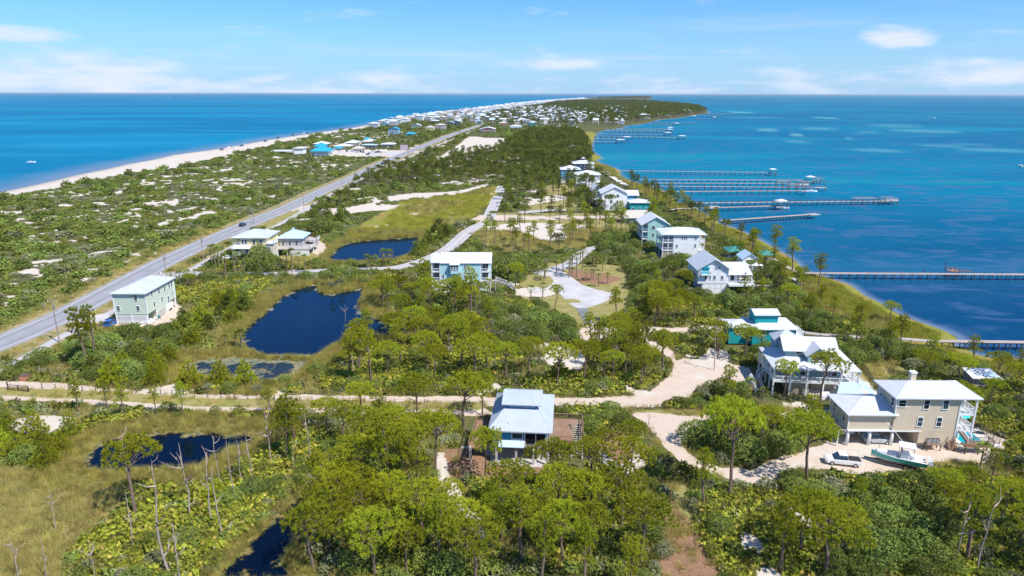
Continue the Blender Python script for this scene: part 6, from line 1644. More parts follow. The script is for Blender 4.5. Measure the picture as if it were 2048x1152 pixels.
def big_boat():
	a = Vector((59.0, 100.4, 0)); b = Vector((66.2, 97.2, 0)); rz = math.atan2(b.y - a.y, b.x - a.x) + math.pi
	t = thing('boat', 'white and sea-green centre console boat with T-top and white outboards on its trailer', 'boat', (b.x, b.y, .62), rz)
	L = (a - b).length
	hull(L, 2.7, 1.2, None).build('hull', [PAINT['seafoam'], MAT['pvc'], MAT['pool_deck']], t)
	MB().box(L * .30, L * .47, -.55, .55, .95, 2.05).build('console', MAT['pvc'], t)
	MB().slab([(L * .47, -.5, 2.05), (L * .47, .5, 2.05), (L * .45, .45, 2.6), (L * .45, -.45, 2.6)][::-1], .04).build('windscreen', MAT['glass'], t)
	MB().box(L * .22, L * .52, -1.05, 1.05, 3.15, 3.27).build('hard_top', MAT['pvc'], t)
	for x in (L * .25, L * .49):
		for y in (-.8, .8): MB().beam((x, y, 1.3), (x * .98 + .1, y * .95, 3.15), .07, .07).build('tower_leg', MAT['chrome'], t)
	MB().tube([(L * .45, -.7, 3.35), (L * .78, -1.5, 6.0)], .03, 4).build('outrigger', MAT['pvc'], t)
	MB().box(L * .23, L * .28, -.6, .6, .95, 1.7).build('seat', MAT['pvc'], t); MB().box(L * .55, L * .66, -.6, .6, .95, 1.35).build('seat', MAT['pvc'], t)
	MB().box(L * .72, L * .9, -.5, .5, 1.2, 1.62).build('bow_cushion', MAT['pvc'], t)
	for y in (-.75, 0, .75):
		e = MB(); e.beam((-.25, y, 1.15), (-.75, y, 1.3), .45, .75); e.beam((-.5, y, 1.0), (-.62, y, .1), .22, .35); e.build('outboard', MAT['pvc'], t)
	tr = thing('boat_trailer', 'dark twin-axle trailer under the sea-green boat', 'trailer', (b.x, b.y, 0), rz)
	m = MB()
	for y in (-.8, .8): m.beam((.2, y, .55), (L * .8, y * .6, .55), .1, .14)
	m.beam((L * .8, 0, .55), (L * 1.12, 0, .5), .12, .14)
	for x in (1, 2.6, 4.5, 6.5): m.beam((x, -.8, .56), (x, .8, .56), .1, .1)
	m.build('frame', MAT['metal_dark'], tr)
	for x in (2.0, 2.95):
		for s in (-1.1, 1.1):
			w = thing('wheel', None, None, (x, s, .36)); w.parent = tr
			MB().tube([(0, -.12, 0), (0, .12, 0)], .36, 12).build('tyre', MAT['tyre'], w); MB().tube([(0, -.13, 0), (0, .13, 0)], .2, 10).build('rim', MAT['chrome'], w)
big_boat()
def skiff(label, px, py, L=6, rz=0, wake=False, cabin=True):
	g = G(px, py, -.5); t = thing('boat', label, 'boat', (g.x, g.y, -.75), rz)
	hull(L, L * .36, L * .16, None).build('hull', [MAT['pvc'], MAT['pvc'], MAT['grey_wood']], t)
	MB().box(L * .35, L * .5, -.35, .35, .5, 1.7).build('console', MAT['pvc'], t)
	MB().beam((-.2, 0, .7), (-.6, 0, 1.4), .4, .5).build('outboard', MAT['metal_dark'], t)
	MB().tube([(L * .45, 0, 1.6), (L * .45, 0, 3.0)], .04, 5).build('mast', MAT['chrome'], t)
	if wake:
		m = MB(); n = 24
		for s in (-1, 1):
			for i in range(n):
				x0, x1 = -i * L * .8, -(i + 1) * L * .8; w0 = .6 + i * .28; w1 = .6 + (i + 1) * .28; th = 1.0 * (1 - i / n) + .15
				m._a([(x0, s * w0, .27), (x1, s * w1, .27), (x1, s * (w1 + th), .27), (x0, s * (w0 + th), .27)], [(0, 1, 2, 3) if s < 0 else (3, 2, 1, 0)])
		f = m.build('wake_foam', MAT['pvc'], None, (g.x, g.y, -.745), rz); tag(f, 'white foam wake trailing behind the ' + wake, 'wake')
skiff('white centre console skiff anchored off the beach at the left edge', 54, 325.5, 7.5, ang(5))
skiff('tiny white motorboat far out on the open gulf', 340, 196.5, 26, ang(170), 'far gulf motorboat')
skiff('white speedboat far out on the bay trailing foam', 1858, 237, 14, ang(-25), 'bay speedboat')
skiff('small white boat lying off the wooded point', 1384, 232.5, 12, ang(20))
skiff('dark-hulled boat at the right picture edge on the bay', 2046, 334, 8, ang(80))
skiff('white boat on the lift under the longest bundled pier', 1598, 371.5, 7, ang(0))
skiff('white boat on the lift beside the near bundled pier', 1612, 384, 7, ang(0))
skiff('white boat hanging at the roofed stage of the posted pier', 1772, 403, 7, ang(0))
skiff('white boat in the covered lift of the angled pier', 1552, 417, 6.5, ang(-10))
# ------------------------------------------------------------------ poles, gates, fences
def pole(px, py, h, label, arms=True, lean=0, group='utility poles along the highway'):
	g = G(px, py); t = thing('utility_pole', label, 'utility pole', (g.x, g.y, 0), 0, group)
	MB().tube([(0, 0, 0), (lean, 0, h)], [.17, .11], 7).build('pole', MAT['pole_wood'], t)
	if arms:
		MB().beam((-1.2, 0, h - .7), (1.2, .1, h - .7), .12, .14).build('crossarm', MAT['pole_wood'], t)
		for x in (-1.0, 0.0, 1.0): MB().tube([(x, .05, h - .63), (x, .05, h - .35)], .06, 5).build('insulator', MAT['pvc'], t)
		MB().tube([(.35, 0, h - 2.4), (.35, 0, h - 1.5)], .2, 8).build('transformer', MAT['metal_grey'], t)
pole(119.5, 685, 11.0, 'tall wooden utility pole with crossarm beside the bike path, nearest of the row')
for i, (px, py, h) in enumerate(((334, 559, 9), (407, 519, 9), (508, 447, 7), (608, 419, 9), (686, 384, 9), (741, 356, 9), (786, 336, 9), (817, 321, 10), (839, 304, 9), (876, 287, 9), (890, 276, 9))):
	pole(px, py, h, 'thin wooden utility pole, %s' % ('beside the roof of the green house', 'left of the yellow house', 'behind the yellow house roof', 'at the path bend', 'above the grass verge, sixth along', 'by the dark highway car', 'by the scrub opposite the lot', 'opposite the lot entrance', 'at the wooden sign screen', 'opposite the building site', 'before the far houses')[i], arms=i < 3)
def small_post(px, py, h, label, mat='pvc', name='marker_post', cat='post', group=None):
	g = G(px, py); o = MB().box(-.06, .06, -.06, .06, 0, h).box(-.3, .3, -.04, .04, h - .5, h).build(name, MAT[mat], None, (g.x, g.y, 0)); tag(o, label, cat, group)
small_post(90, 622, 2.4, 'grey road sign post left of the nearest utility pole', 'metal_grey', 'road_sign', 'road sign')
small_post(323, 553, 1.5, 'white utility box post at the lane mouth by the palms', 'pvc')
small_post(312, 513, 1.6, 'small white marker post on the far verge of the highway')
small_post(503, 446, 4.0, 'white sign post behind the yellow house roof')
g = G(352, 553); t = thing('stop_sign', 'red stop sign among the palms at the lane mouth', 'stop sign', (g.x, g.y, 0), ang(90))
MB().tube([(0, 0, 0), (0, 0, 2.1)], .035, 5).build('post', MAT['metal_grey'], t)
MB().tube([(0, -.02, 2.4), (0, .02, 2.4)], .38, 8).build('plate', PAINT['red'], t)
fc = bpy.data.curves.new('lettering', 'FONT'); fc.body = 'STOP'; fc.size = .26; fc.align_x = 'CENTER'; fc.align_y = 'CENTER'; fc.extrude = .003; fc.materials.append(MAT['pvc'])
fo = bpy.data.objects.new('lettering', fc); fo.parent = t; fo.location = (0, -.026, 2.4); fo.rotation_euler = (math.pi / 2, 0, 0); COL.objects.link(fo)
me = bpy.data.meshes.new_from_object(fo.evaluated_get(bpy.context.evaluated_depsgraph_get())); me.name = 'lettering'
bpy.data.objects.remove(fo); link('lettering', me, t, (0, -.026, 2.4)).rotation_euler = (math.pi / 2, 0, 0)
# post-and-wire fence along the sand track: one fence, single posts
def post_fence(label, pts, h=1.15, sp=2.7, wire=True, mat='post_wood', name='fence', sz=.055, rails=0):
	W = [Vector((*G(x, y).xy, 0)) for x, y in pts]; o = W[0]
	t = thing(name, label, 'fence', tuple(o))
	m = MB(); k = ('fpost', h, sz)
	if k not in _cache: _cache[k] = [MB().beam((0, 0, 0), (dx, dy, h + e), sz * 2, sz * 2).mesh('post', MAT[mat]) for dx, dy, e in ((0, 0, 0), (.05, 0, -.1), (-.06, .02, .08), (.02, -.05, 0))]
	rr = random.Random(9)
	for a, b in zip(W[:-1], W[1:]):
		n = max(1, int(round((b - a).length / sp)))
		for i in range(n + (b == W[-1])):
			p = a.lerp(b, i / n) - o; link('post', rr.choice(_cache[k]), t, tuple(p))
		if wire:
			for z in ((h * .5, h * .9) if not rails else np.linspace(.15, h - .05, rails)): m.beam(a - o + Vector((0, 0, z)), b - o + Vector((0, 0, z)), .02 if not rails else .05, .02 if not rails else .05)
	if m.v: m.build('wire' if not rails else 'rail', MAT['metal_dark'], t)
	return t
post_fence('post and wire fence along the pale sand track from the gate to the clearing', [(85, 777), (112, 779), (300, 787), (390, 793), (550, 801), (700, 806), (850, 810), (1000, 813), (1150, 815), (1240, 817), (1300, 820), (1400, 822), (1525, 824)])
post_fence('dark iron fence along the lawn of the grey-blue house', [(1724, 735), (1745, 765), (1757, 785)], 1.3, 2.0, rails=6, sz=.03, mat='metal_dark')
post_fence('brown fence round the pool of the beige house', [(1935, 842), (1960, 860), (1998, 890)], 1.2, 1.8, rails=5, sz=.04)
def gate(label, px0, py0, px1, py1, h=1.3):
	a = G(px0, py0); b = G(px1, py1); L = (b - a).length; t = thing('wooden_gate', label, 'gate', (a.x, a.y, 0), math.atan2(b.y - a.y, b.x - a.x))
	for x, hh in ((0, h + .6), (L / 2, h), (L, h)): MB().box(x - .09, x + .09, -.09, .09, 0, hh).build('post', MAT['post_wood'], t)
	for z in (.35, .75, 1.15): MB().box(.1, L - .1, -.05, .05, z, z + .12).build('rail', MAT['pile_wood'], t)
gate('low dark wooden gate beside the sand track near the left edge', 17, 780, 58, 784)
g = G(40, 762)
t = thing('pump_crate', 'rusty square crate beside the path at the left', 'crate', (g.x, g.y, 0), .2); MB().box(0, 1.6, 0, 1.4, 0, 1.0).build('body', MAT['terracotta'], t); MB().box(-.05, 1.65, -.05, 1.45, 1.0, 1.08).build('lid', MAT['pile_wood'], t)
post_fence('weathered two-rail fence running from the rusty crate to a pale post', [(55, 760), (80, 743)], 1.0, 2.5, rails=2, sz=.07, mat='grey_wood')
# ------------------------------------------------------------------ beach pavilions
def pavilion(label, pl, pr, py, D=12, h=3.0, rh=1.6, mat='roof_white', wall=None, cat='pavilion'):
	x0, y0, W = site(pl, pr, py); hh = House(label, x0, y0, 0, (-2, W + 2, -2, D + 2), 'pavilion', cat)
	hh.hip(MAT[mat], 0, W, 0, D, h, rh, oh=1.0, ribs=False)
	hh.posts([(x, y) for x in np.linspace(.4, W - .4, 5) for y in (.4, D - .4)], 0, h, .35)
	if wall: hh.box('wall', S_[wall], 1.5, W - 1.5, 1.5, D - 1.5, 0, h - .01)
	return hh
pavilion('large turquoise pavilion roof at the left of the beach park', 622, 659, 312, 18, 4.5, 5.0, 'roof_teal', 'white')
pavilion('turquoise ridge roof behind the large turquoise pavilion', 630, 648, 303, 14, 5.5, 3.0, 'roof_teal', 'grey')
pavilion('white hip roof behind the turquoise pavilions', 628, 655, 297, 14, 5.0, 2.5, 'roof_white', 'grey')
pavilion('white hip-roofed shelter right of the turquoise pavilions', 668, 700, 299, 16, 3.6, 2.2, 'roof_white', 'cream')
pavilion('small turquoise kiosk in front of the white hip-roofed shelter', 669, 682, 301, 8, 2.5, 1.8, 'roof_teal', 'teal')
pavilion('long white-roofed shelter farther back in the beach park', 690, 712, 293, 22, 4.0, 2.4, 'roof_white', 'cream')
pavilion('pale roof shelter by the parking lot edge', 705, 725, 303, 12, 3.0, 2.2, 'roof_tan', 'cream')
pavilion('green-gabled clubhouse with pale wings behind the parking lot', 724, 750, 290, 18, 4.0, 2.5, 'roof_white', 'pink')
pavilion('turquoise centre roof of the clubhouse', 729, 739, 289, 8, 6.0, 2.5, 'roof_teal', 'white')
pavilion('blue-grey flat-roofed building behind the parked cars', 724, 752, 297.5, 12, 4.0, .9, 'roof_blue', 'lilac')
pavilion('long low white-roofed shelter at the right of the beach park', 762, 788, 294, 16, 3.0, 1.6, 'roof_white', 'grey')
x0, y0, W = site(588, 606, 308)
h = House('low white shed at the left end of the beach park', x0, y0, 0, (-3, W + 3, -2, 22), 'park_building', 'building')
h.box('wall', S_['white'], 0, W, 0, 12, 0, 5.2); h.box('roof', MAT['pool_deck'], -1, W + 1, -1, 22, 5.21, 5.6)
h.box('canopy_roof', MAT['roof_white'], -24, -1.01, 2, 20, 2.2, 2.5); h.posts([(-23, 3), (-16, 3), (-9, 3), (-3, 3)], 0, 2.2, .3)
x0, y0, W = site(801, 816, 300.5)
h = House('brown slatted sign screen beside the highway at the lot entrance', x0, y0, 0, None, 'sign_screen', 'screen'); h.box('panel', S_['lilac'], 0, W, 0, .4, 0.1, 5.5)
pole(808.5, 300.5, 19, 'tall pale mast behind the brown sign screen', False, group='masts')
# bathing party on the beach: parasols
for i, (px, py, c) in enumerate(((463, 296.5, 'terracotta'), (458, 298, 'pvc'), (468, 296, 'umbrella_teal'), (602, 269.8, 'terracotta'), (608, 269.2, 'pvc'), (596, 270.6, 'terracotta'), (490, 290.5, 'umbrella_teal'))):
	g = G(px, py); umbrella(g.x, g.y, 2.4, 1.7, '%s beach parasol, %s' % ({'terracotta': 'red', 'pvc': 'white', 'umbrella_teal': 'turquoise'}[c], ('middle of the near bathing party', 'left of the near bathing party', 'right of the near bathing party', 'middle of the far bathing party', 'right of the far bathing party', 'left of the far bathing party', 'beside the blue beach truck')[i]), 'parasols on the beach', c)
# ------------------------------------------------------------------ the far settlement
WALLS = ['white', 'white_lap', 'cream', 'sky', 'mint', 'aqua', 'yellow', 'pink', 'beige', 'grey', 'teal', 'coral', 'tan', 'lilac', 'white', 'white', 'cream', 'white_lap']
WNAME = dict(white='white', white_lap='white-boarded', cream='cream', sky='sky blue', mint='mint', aqua='pale aqua', yellow='yellow', pink='pink', beige='beige', grey='grey', teal='teal', coral='coral red', tan='tan', lilac='lilac', navy='navy', blue='blue')
RNAME = dict(roof_white='white', roof_grey='grey', roof_silver='silver', roof_blue='pale blue', roof_tan='tan', roof_teal='turquoise')
def far_house(label, pl, pr, py, st, wall, roof='roof_white', rt='hip', D=14, porch='', open_ground=True, group=None, gh=2.4):
	return generic(label, pl, pr, py, st, wall, roof, rt, D, porch, gh, 0, 3.0, .7, open_ground, cat='house', group=group, axis='y')
for a in (
	('white house with broad hip roof, first of the beach-front row', 737, 757, 258, 3, 'white', 'roof_white', 'hip', 16, 'F'),
	('small grey-blue gabled house second in the beach-front row', 764, 777, 253, 2, 'sky', 'roof_white', 'gable', 16, ''),
	('slate grey three-storey house third in the beach-front row', 779, 794, 254, 3.2, 'grey', 'roof_white', 'hip', 16, ''),
	('bright blue-roofed tall house alone in the scrub behind the beach', 777, 797, 271, 3, 'sky', 'roof_teal', 'gable', 18, 'F'),
	('turquoise-roofed low shelter right of the blue-roofed house', 811, 831, 274, 1.4, 'teal', 'roof_teal', 'hip', 14, ''),
	('pale mint gabled house in the scrub before the beach-front row', 823, 841, 258, 2, 'mint', 'roof_white', 'gable', 18, 'F'),
	('yellow-cream house nearest the highway on the beach side', 851, 868, 264.5, 2.4, 'yellow', 'roof_tan', 'hip', 18, ''),
	('lilac three-storey house with tan roof by the highway', 871, 890, 262.5, 3.2, 'lilac', 'roof_tan', 'hip', 18, ''),
	('white three-storey beach house above the scrub bay', 829, 846, 243, 4, 'white', 'roof_white', 'hip', 20, 'F'),
	('low turquoise house between the beach row and the highway', 861, 877, 246.5, 1.6, 'sky', 'roof_white', 'hip', 18, ''),
	('dark blue wide house behind the lilac one', 889, 908, 252, 2, 'navy', 'roof_grey', 'gable', 18, ''),
	('white-gabled navy house left of the highway bend', 900, 921, 251, 2.4, 'navy', 'roof_white', 'gable', 20, ''),
	('cream-grey house with two gables left of the highway bend', 911, 923, 249.5, 2.6, 'cream', 'roof_grey', 'hip', 20, ''),
	('coral and white house with huge white roof right of the highway', 962, 990, 266, 2, 'coral', 'roof_white', 'gable', 30, 'F'),
	('teal low house with white roof in front of the coral one', 959, 972, 265, 1.4, 'teal', 'roof_white', 'hip', 20, ''),
	('dark red house with white roof beyond the coral one', 996, 1013, 253, 2, 'coral', 'roof_tan', 'hip', 22, ''),
	('tall navy box house standing alone right of the highway', 1026, 1036, 245.5, 3.4, 'navy', 'roof_silver', 'hip', 14, ''),
	('white wide house with pyramid roof behind the pines', 1020, 1043, 259.5, 1.8, 'white', 'roof_white', 'hip', 28, ''),
	('white house with three gables and teal walls behind the pines', 1046, 1062, 253, 3.4, 'white', 'roof_white', 'gable', 26, 'F'),
	('teal-walled house with orange accents right of the three-gabled one', 1060, 1073, 254, 2.6, 'teal', 'roof_white', 'hip', 24, ''),
	('bright blue wide house with tan roof at the forest edge', 1109, 1132, 262, 2.0, 'sky', 'roof_grey', 'hip', 24, ''),
	('white small house right of the bright blue wide one', 1142, 1155, 261, 1.8, 'white', 'roof_white', 'hip', 18, ''),
	('pale house with blue corner at the forest edge near the cove', 1152, 1164, 247, 2.6, 'white', 'roof_white', 'hip', 24, ''),
	('tan three-storey house with pale roof in the middle settlement', 1062, 1078, 237.5, 3, 'tan', 'roof_grey', 'hip', 26, ''),
	('grey-white house left of the tan one in the middle settlement', 1044, 1060, 239, 3, 'white_lap', 'roof_white', 'hip', 26, 'F'),
	('large white house on stilts standing out of the woods by the cove', 1281, 1299, 239, 3.6, 'white', 'roof_white', 'hip', 40, 'F'),
	('orange-roofed long house on the wooded point', 1318, 1342, 233, 1.8, 'cream', 'roof_tan', 'hip', 50, ''),
	('white house cluster near the tip of the wooded point', 1371, 1385, 227, 3, 'white', 'roof_white', 'hip', 60, ''),
	('low teal house on the wooded point', 1346, 1358, 231, 2, 'teal', 'roof_white', 'hip', 50, ''),
	('pink cottage by the cove shore', 1238, 1246, 241, 2.4, 'pink', 'roof_white', 'gable', 30, '')):
	far_house(*a, group='houses of the far settlement')
# the rest of the settlement: single small houses, one mesh each, copied from a dozen forms
def small_form(seed):
	rr = random.Random(seed); W = rr.uniform(10, 15); D = rr.uniform(11, 18); st = rr.choice((2, 3, 3, 3)); z0 = 2.4 if rr.random() < .6 else 0; H = z0 + st * 2.9 - (2.4 if z0 else 0)
	m = MB(); m.cur = 0
	m.box(-W / 2, W / 2, 0, D, z0, H)
	m.cur = 2
	if z0:
		for x in (-W / 2 + .3, -W / 6, W / 6, W / 2 - .3):
			for y in (.3, D - .3): m.box(x - .25, x + .25, y - .25, y + .25, 0, z0)
		m.cur = 0; m.box(-W / 4, W / 4, D * .3, D * .7, 0, z0)
	m.cur = 2
	for f in range(1, st):
		z = z0 + (f - (0 if not z0 else 1)) * 2.9
		m.box(-W / 2 - .1, W / 2 + .1, -1.8, -.01, z - .25 + (0 if z0 else 0), z + .0); m.box(-W / 2, W / 2, -1.8, -1.7, z + .9, z + 1.0)
	for x in (-W / 2 + .1, 0, W / 2 - .1): m.box(x - .15, x + .15, -1.8, -1.5, 0, H - .1)
	m.cur = 3
	z = z0 + .8
	while z + 1.5 < H:
		for x in np.arange(-W / 2 + 1.4, W / 2 - 1, 2.6): m.box(x, x + 1.2, -.06, -.012, z, z + 1.5)
		for y in np.arange(1.5, D - 2, 3.2): m.box(-W / 2 - .06, -W / 2 - .012, y, y + 1.1, z, z + 1.4); m.box(W / 2 + .012, W / 2 + .06, y, y + 1.1, z, z + 1.4)
		z += 2.9
	m.cur = 1
	if rr.random() < .65: m.hip(-W / 2, W / 2, -1.4, D, H, rr.uniform(1.8, 3), oh=.6, ribs=False)
	else: m.gable(-W / 2, W / 2, -1.2, D, H, rr.uniform(2, 3.2), rr.choice('xy'), ribs=False)
	if rr.random() < .25: m.cur = 0; m.box(-1.5, 1.5, D * .4, D * .4 + 3, H, H + 3.4); m.cur = 1; m.hip(-1.5, 1.5, D * .4, D * .4 + 3, H + 3.4, 1, oh=.4, ribs=False)
	return m.mesh('house', [S_['white'], MAT['roof_white'], MAT['trim'], MAT['glass']])
FORMS = [small_form(i + 3) for i in range(12)]
def settlement():
	rr = random.Random(21); spots = []
	road = resample(ROADS, 20)
	gl = np.array(resample([p for p in gulf if p[1] > 900 and p[1] < 12000], 10)); by = np.array(bay)
	# rows behind the beach
	cand = []
	for k in range(5000):
		i = int(len(gl) * rr.random() ** 1.5); p = gl[i]; q = gl[min(i + 3, len(gl) - 1)]; d = np.array([q[0] - p[0], q[1] - p[1]]); n = np.array([d[1], -d[0]]) / (np.linalg.norm(d) + 1e-6)
		off = rr.choice((34, 40, 62, 90, 120, 150)) + rr.uniform(-5, 5); x, y = p[0] + n[0] * off, p[1] + n[1] * off
		if y < 1290: continue
		if y < 1500 and off > 75: continue
		cand.append((x, y))
	for k in range(1500):   # inland streets
		px = rr.uniform(930, 1260); py = rr.uniform(216, 250)
		g = G(px, py)
		if py > 232 + (px - 930) * .03 and rr.random() < .6: continue
		if px > 1165 and rr.random() < .55: continue
		cand.append((g.x, g.y))
	for k in range(260):  # scattered in the woods of the point
		px = rr.uniform(1160, 1400); py = rr.uniform(203, 236); g = G(px, py)
		if px > 1260 + (236 - py) * 3: 
			if rr.random() < .7: continue
		if rr.random() < .82: continue
		cand.append((g.x, g.y))
	C = np.array(cand); C = C[(-sdist(C, LAND) > 14) & (pdist(C, ROADS) > 15)]
	FP = np.array([f[0] for f in FOOT])
	for x, y in C:
		d = 24 if pdist([(x, y)], gulf)[0] < 85 else 34
		if ((FP[:, 0] - x) ** 2 + (FP[:, 1] - y) ** 2).min() < d * d * 1.3: continue
		if spots and ((np.array(spots) - (x, y)) ** 2).sum(1).min() < d * d: continue
		spots.append((x, y))
	spots.sort(key=lambda p: p[1])
	zones_ = lambda x, y: 'in the beach-front rows' if pdist([(x, y)], gulf)[0] < 75 else ('beyond the highway' if x > np.interp(y, [p[1] for p in ROAD[2:]], [p[0] for p in ROAD[2:]]) else 'between beach and highway')
	out = []
	for i, (x, y) in enumerate(spots):
		wl = rr.choice(WALLS); rf = rr.choice(['roof_white'] * 5 + ['roof_grey', 'roof_grey', 'roof_tan', 'roof_tan', 'roof_blue', 'roof_silver']); f = rr.randrange(len(FORMS)); rz = rr.choice((0, 0, .1, -.15, math.pi / 2, -math.pi / 2))
		out.append((x, y, wl, rf, f, rz))
		if i < 240:
			o = link('house', FORMS[f], None, (x, y, 0), rz, rr.uniform(.85, 1.1))
			for s_, mt in ((0, S_[wl]), (1, MAT[rf])): o.material_slots[s_].link = 'OBJECT'; o.material_slots[s_].material = mt
			rng_ = 'nearer' if y < 1900 else ('middle' if y < 3200 else 'farther')
			wn, rn = WNAME[wl], RNAME[rf]
			tag(o, '%s house with %s roof %s, %s part' % (wn, rn, zones_(x, y), rng_), 'house', '%s houses with %s roofs %s, %s part' % (wn, rn, zones_(x, y), rng_))
		FOOT.append([(x - 9, y - 3), (x + 9, y - 3), (x + 9, y + 16), (x - 9, y + 16)])
	# what lies past them reads as one mass of roofs
	m = {}
	V = []; F = []; MI = []
	for (x, y, wl, rf, f, rz) in out[240:]:
		me = FORMS[f]; c, s = math.cos(rz), math.sin(rz); k = len(V)
		V += [(x + v.co.x * c - v.co.y * s, y + v.co.x * s + v.co.y * c, v.co.z) for v in me.vertices]
		for p in me.polygons: F.append(tuple(j + k for j in p.vertices)); MI.append(p.material_index)
	me = bpy.data.meshes.new('distant_houses'); me.from_pydata(V, [], F)
	for q in (S_['white'], MAT['roof_white'], MAT['trim'], MAT['glass']): me.materials.append(q)
	me.polygons.foreach_set('material_index', MI); me.update()
	link('distant_houses', me)['kind'] = 'stuff'
	return len(out)
N_FAR = settlement()
# ------------------------------------------------------------------ vegetation meshes
def unit(v): return v / (np.linalg.norm(v, axis=-1, keepdims=True) + 1e-9)
def spray(C, Nn, k, L, W, spread=0.7, up=0.25, tint=None, g=rng):
	"""k pointed leaves per centre, fanning out round its normal"""
	n = len(C); C = np.repeat(C, k, 0); Nn = np.repeat(Nn, k, 0)
	d = unit(Nn + spread * g.normal(size=C.shape) + np.array([0, 0, up]))
	s = unit(np.cross(d, g.normal(size=C.shape)))
	ln = L * (0.7 + 0.6 * g.random((len(C), 1))); w = W * (0.7 + 0.6 * g.random((len(C), 1)))
	V = np.stack([C - s * w / 2, C + s * w / 2, C + d * ln], 1).reshape(-1, 3)
	F = np.arange(len(V)).reshape(-1, 3)
	t = g.random(n) if tint is None else tint
	t = np.clip(np.repeat(t, k) + 0.25 * (g.random(n * k) - .5), 0, 1)
	return V, F, np.repeat(t, 3)
def leaves(C, Nn, k, S, jit, g=rng, tint=None):
	"""small quads (leaf clusters) lying round each centre"""
	n = len(C); t = g.random(n) if tint is None else tint
	C = np.repeat(C, k, 0) + jit * g.normal(size=(n * k, 3)); Nn = unit(np.repeat(Nn, k, 0) + .8 * g.normal(size=C.shape))
	a = unit(np.cross(Nn, g.normal(size=C.shape))); b = np.cross(Nn, a); s = S * (.6 + .8 * g.random((len(C), 1)))
	V = np.stack([C - a * s, C - b * s * .6, C + a * s, C + b * s * .6], 1).reshape(-1, 3)
	i = np.arange(0, len(V), 4); F = np.concatenate([np.stack([i, i + 1, i + 2], 1), np.stack([i, i + 2, i + 3], 1)])
	t = np.clip(np.repeat(t, k) + .3 * (g.random(n * k) - .5), 0, 1)
	return V, F, np.repeat(t, 4)
def merge(parts):
	V = []; F = []; T = []; n = 0
	for v, f, t in parts: V.append(v); F.append(f + n); T.append(t); n += len(v)
	return np.concatenate(V), np.concatenate(F), np.concatenate(T)
def leafmesh(name, parts, mat):
	V, F, T = merge(parts); return np_mesh(name, V, F, mat, {'tint': ('FLOAT', T)})
def sphere_pts(n, g, zmin=-1.0):
	v = unit(g.normal(size=(n * 3, 3))); v = v[v[:, 2] > zmin][:n]
	return v
def clumpy(clumps, dens, g, zmin=-.35, rough=.12, cut=True):
	"""points on the outer surface of a set of ellipsoids (cx,cy,cz,rx,rz)"""
	P = []; Nn = []; T = []
	for i, (cx, cy, cz, rx, rz) in enumerate(clumps):
		n = max(6, int(dens * rx * rx)); d = sphere_pts(n, g, zmin)
		r = 1 + rough * g.normal(size=(len(d), 1))
		p = np.array([cx, cy, cz]) + d * np.array([rx, rx, rz]) * r
		nn = unit(d / np.array([rx, rx, rz]))
		if cut:
			keep = np.ones(len(p), bool)
			for j, (ax, ay, az, bx, bz) in enumerate(clumps):
				if j != i: keep &= (((p - np.array([ax, ay, az])) / np.array([bx, bx, bz])) ** 2).sum(1) > .72
			p = p[keep]; nn = nn[keep]
		P.append(p); Nn.append(nn); T.append(np.clip(g.random() * .5 + .5 * g.random(len(p)), 0, 1))
	return np.concatenate(P), np.concatenate(Nn), np.concatenate(T)
def pick_apart(P, d):
	"""indices of points kept so that none lie closer than d"""
	out = []; cell = {}
	for i, p in enumerate(P):
		k = tuple((p // d).astype(int)); ok = True
		for a in (-1, 0, 1):
			for b in (-1, 0, 1):
				for c in (-1, 0, 1):
					for q in cell.get((k[0] + a, k[1] + b, k[2] + c), ()):
						if ((q - p) ** 2).sum() < d * d: ok = False
		if ok: cell.setdefault(k, []).append(p); out.append(i)
	return np.array(out, int)
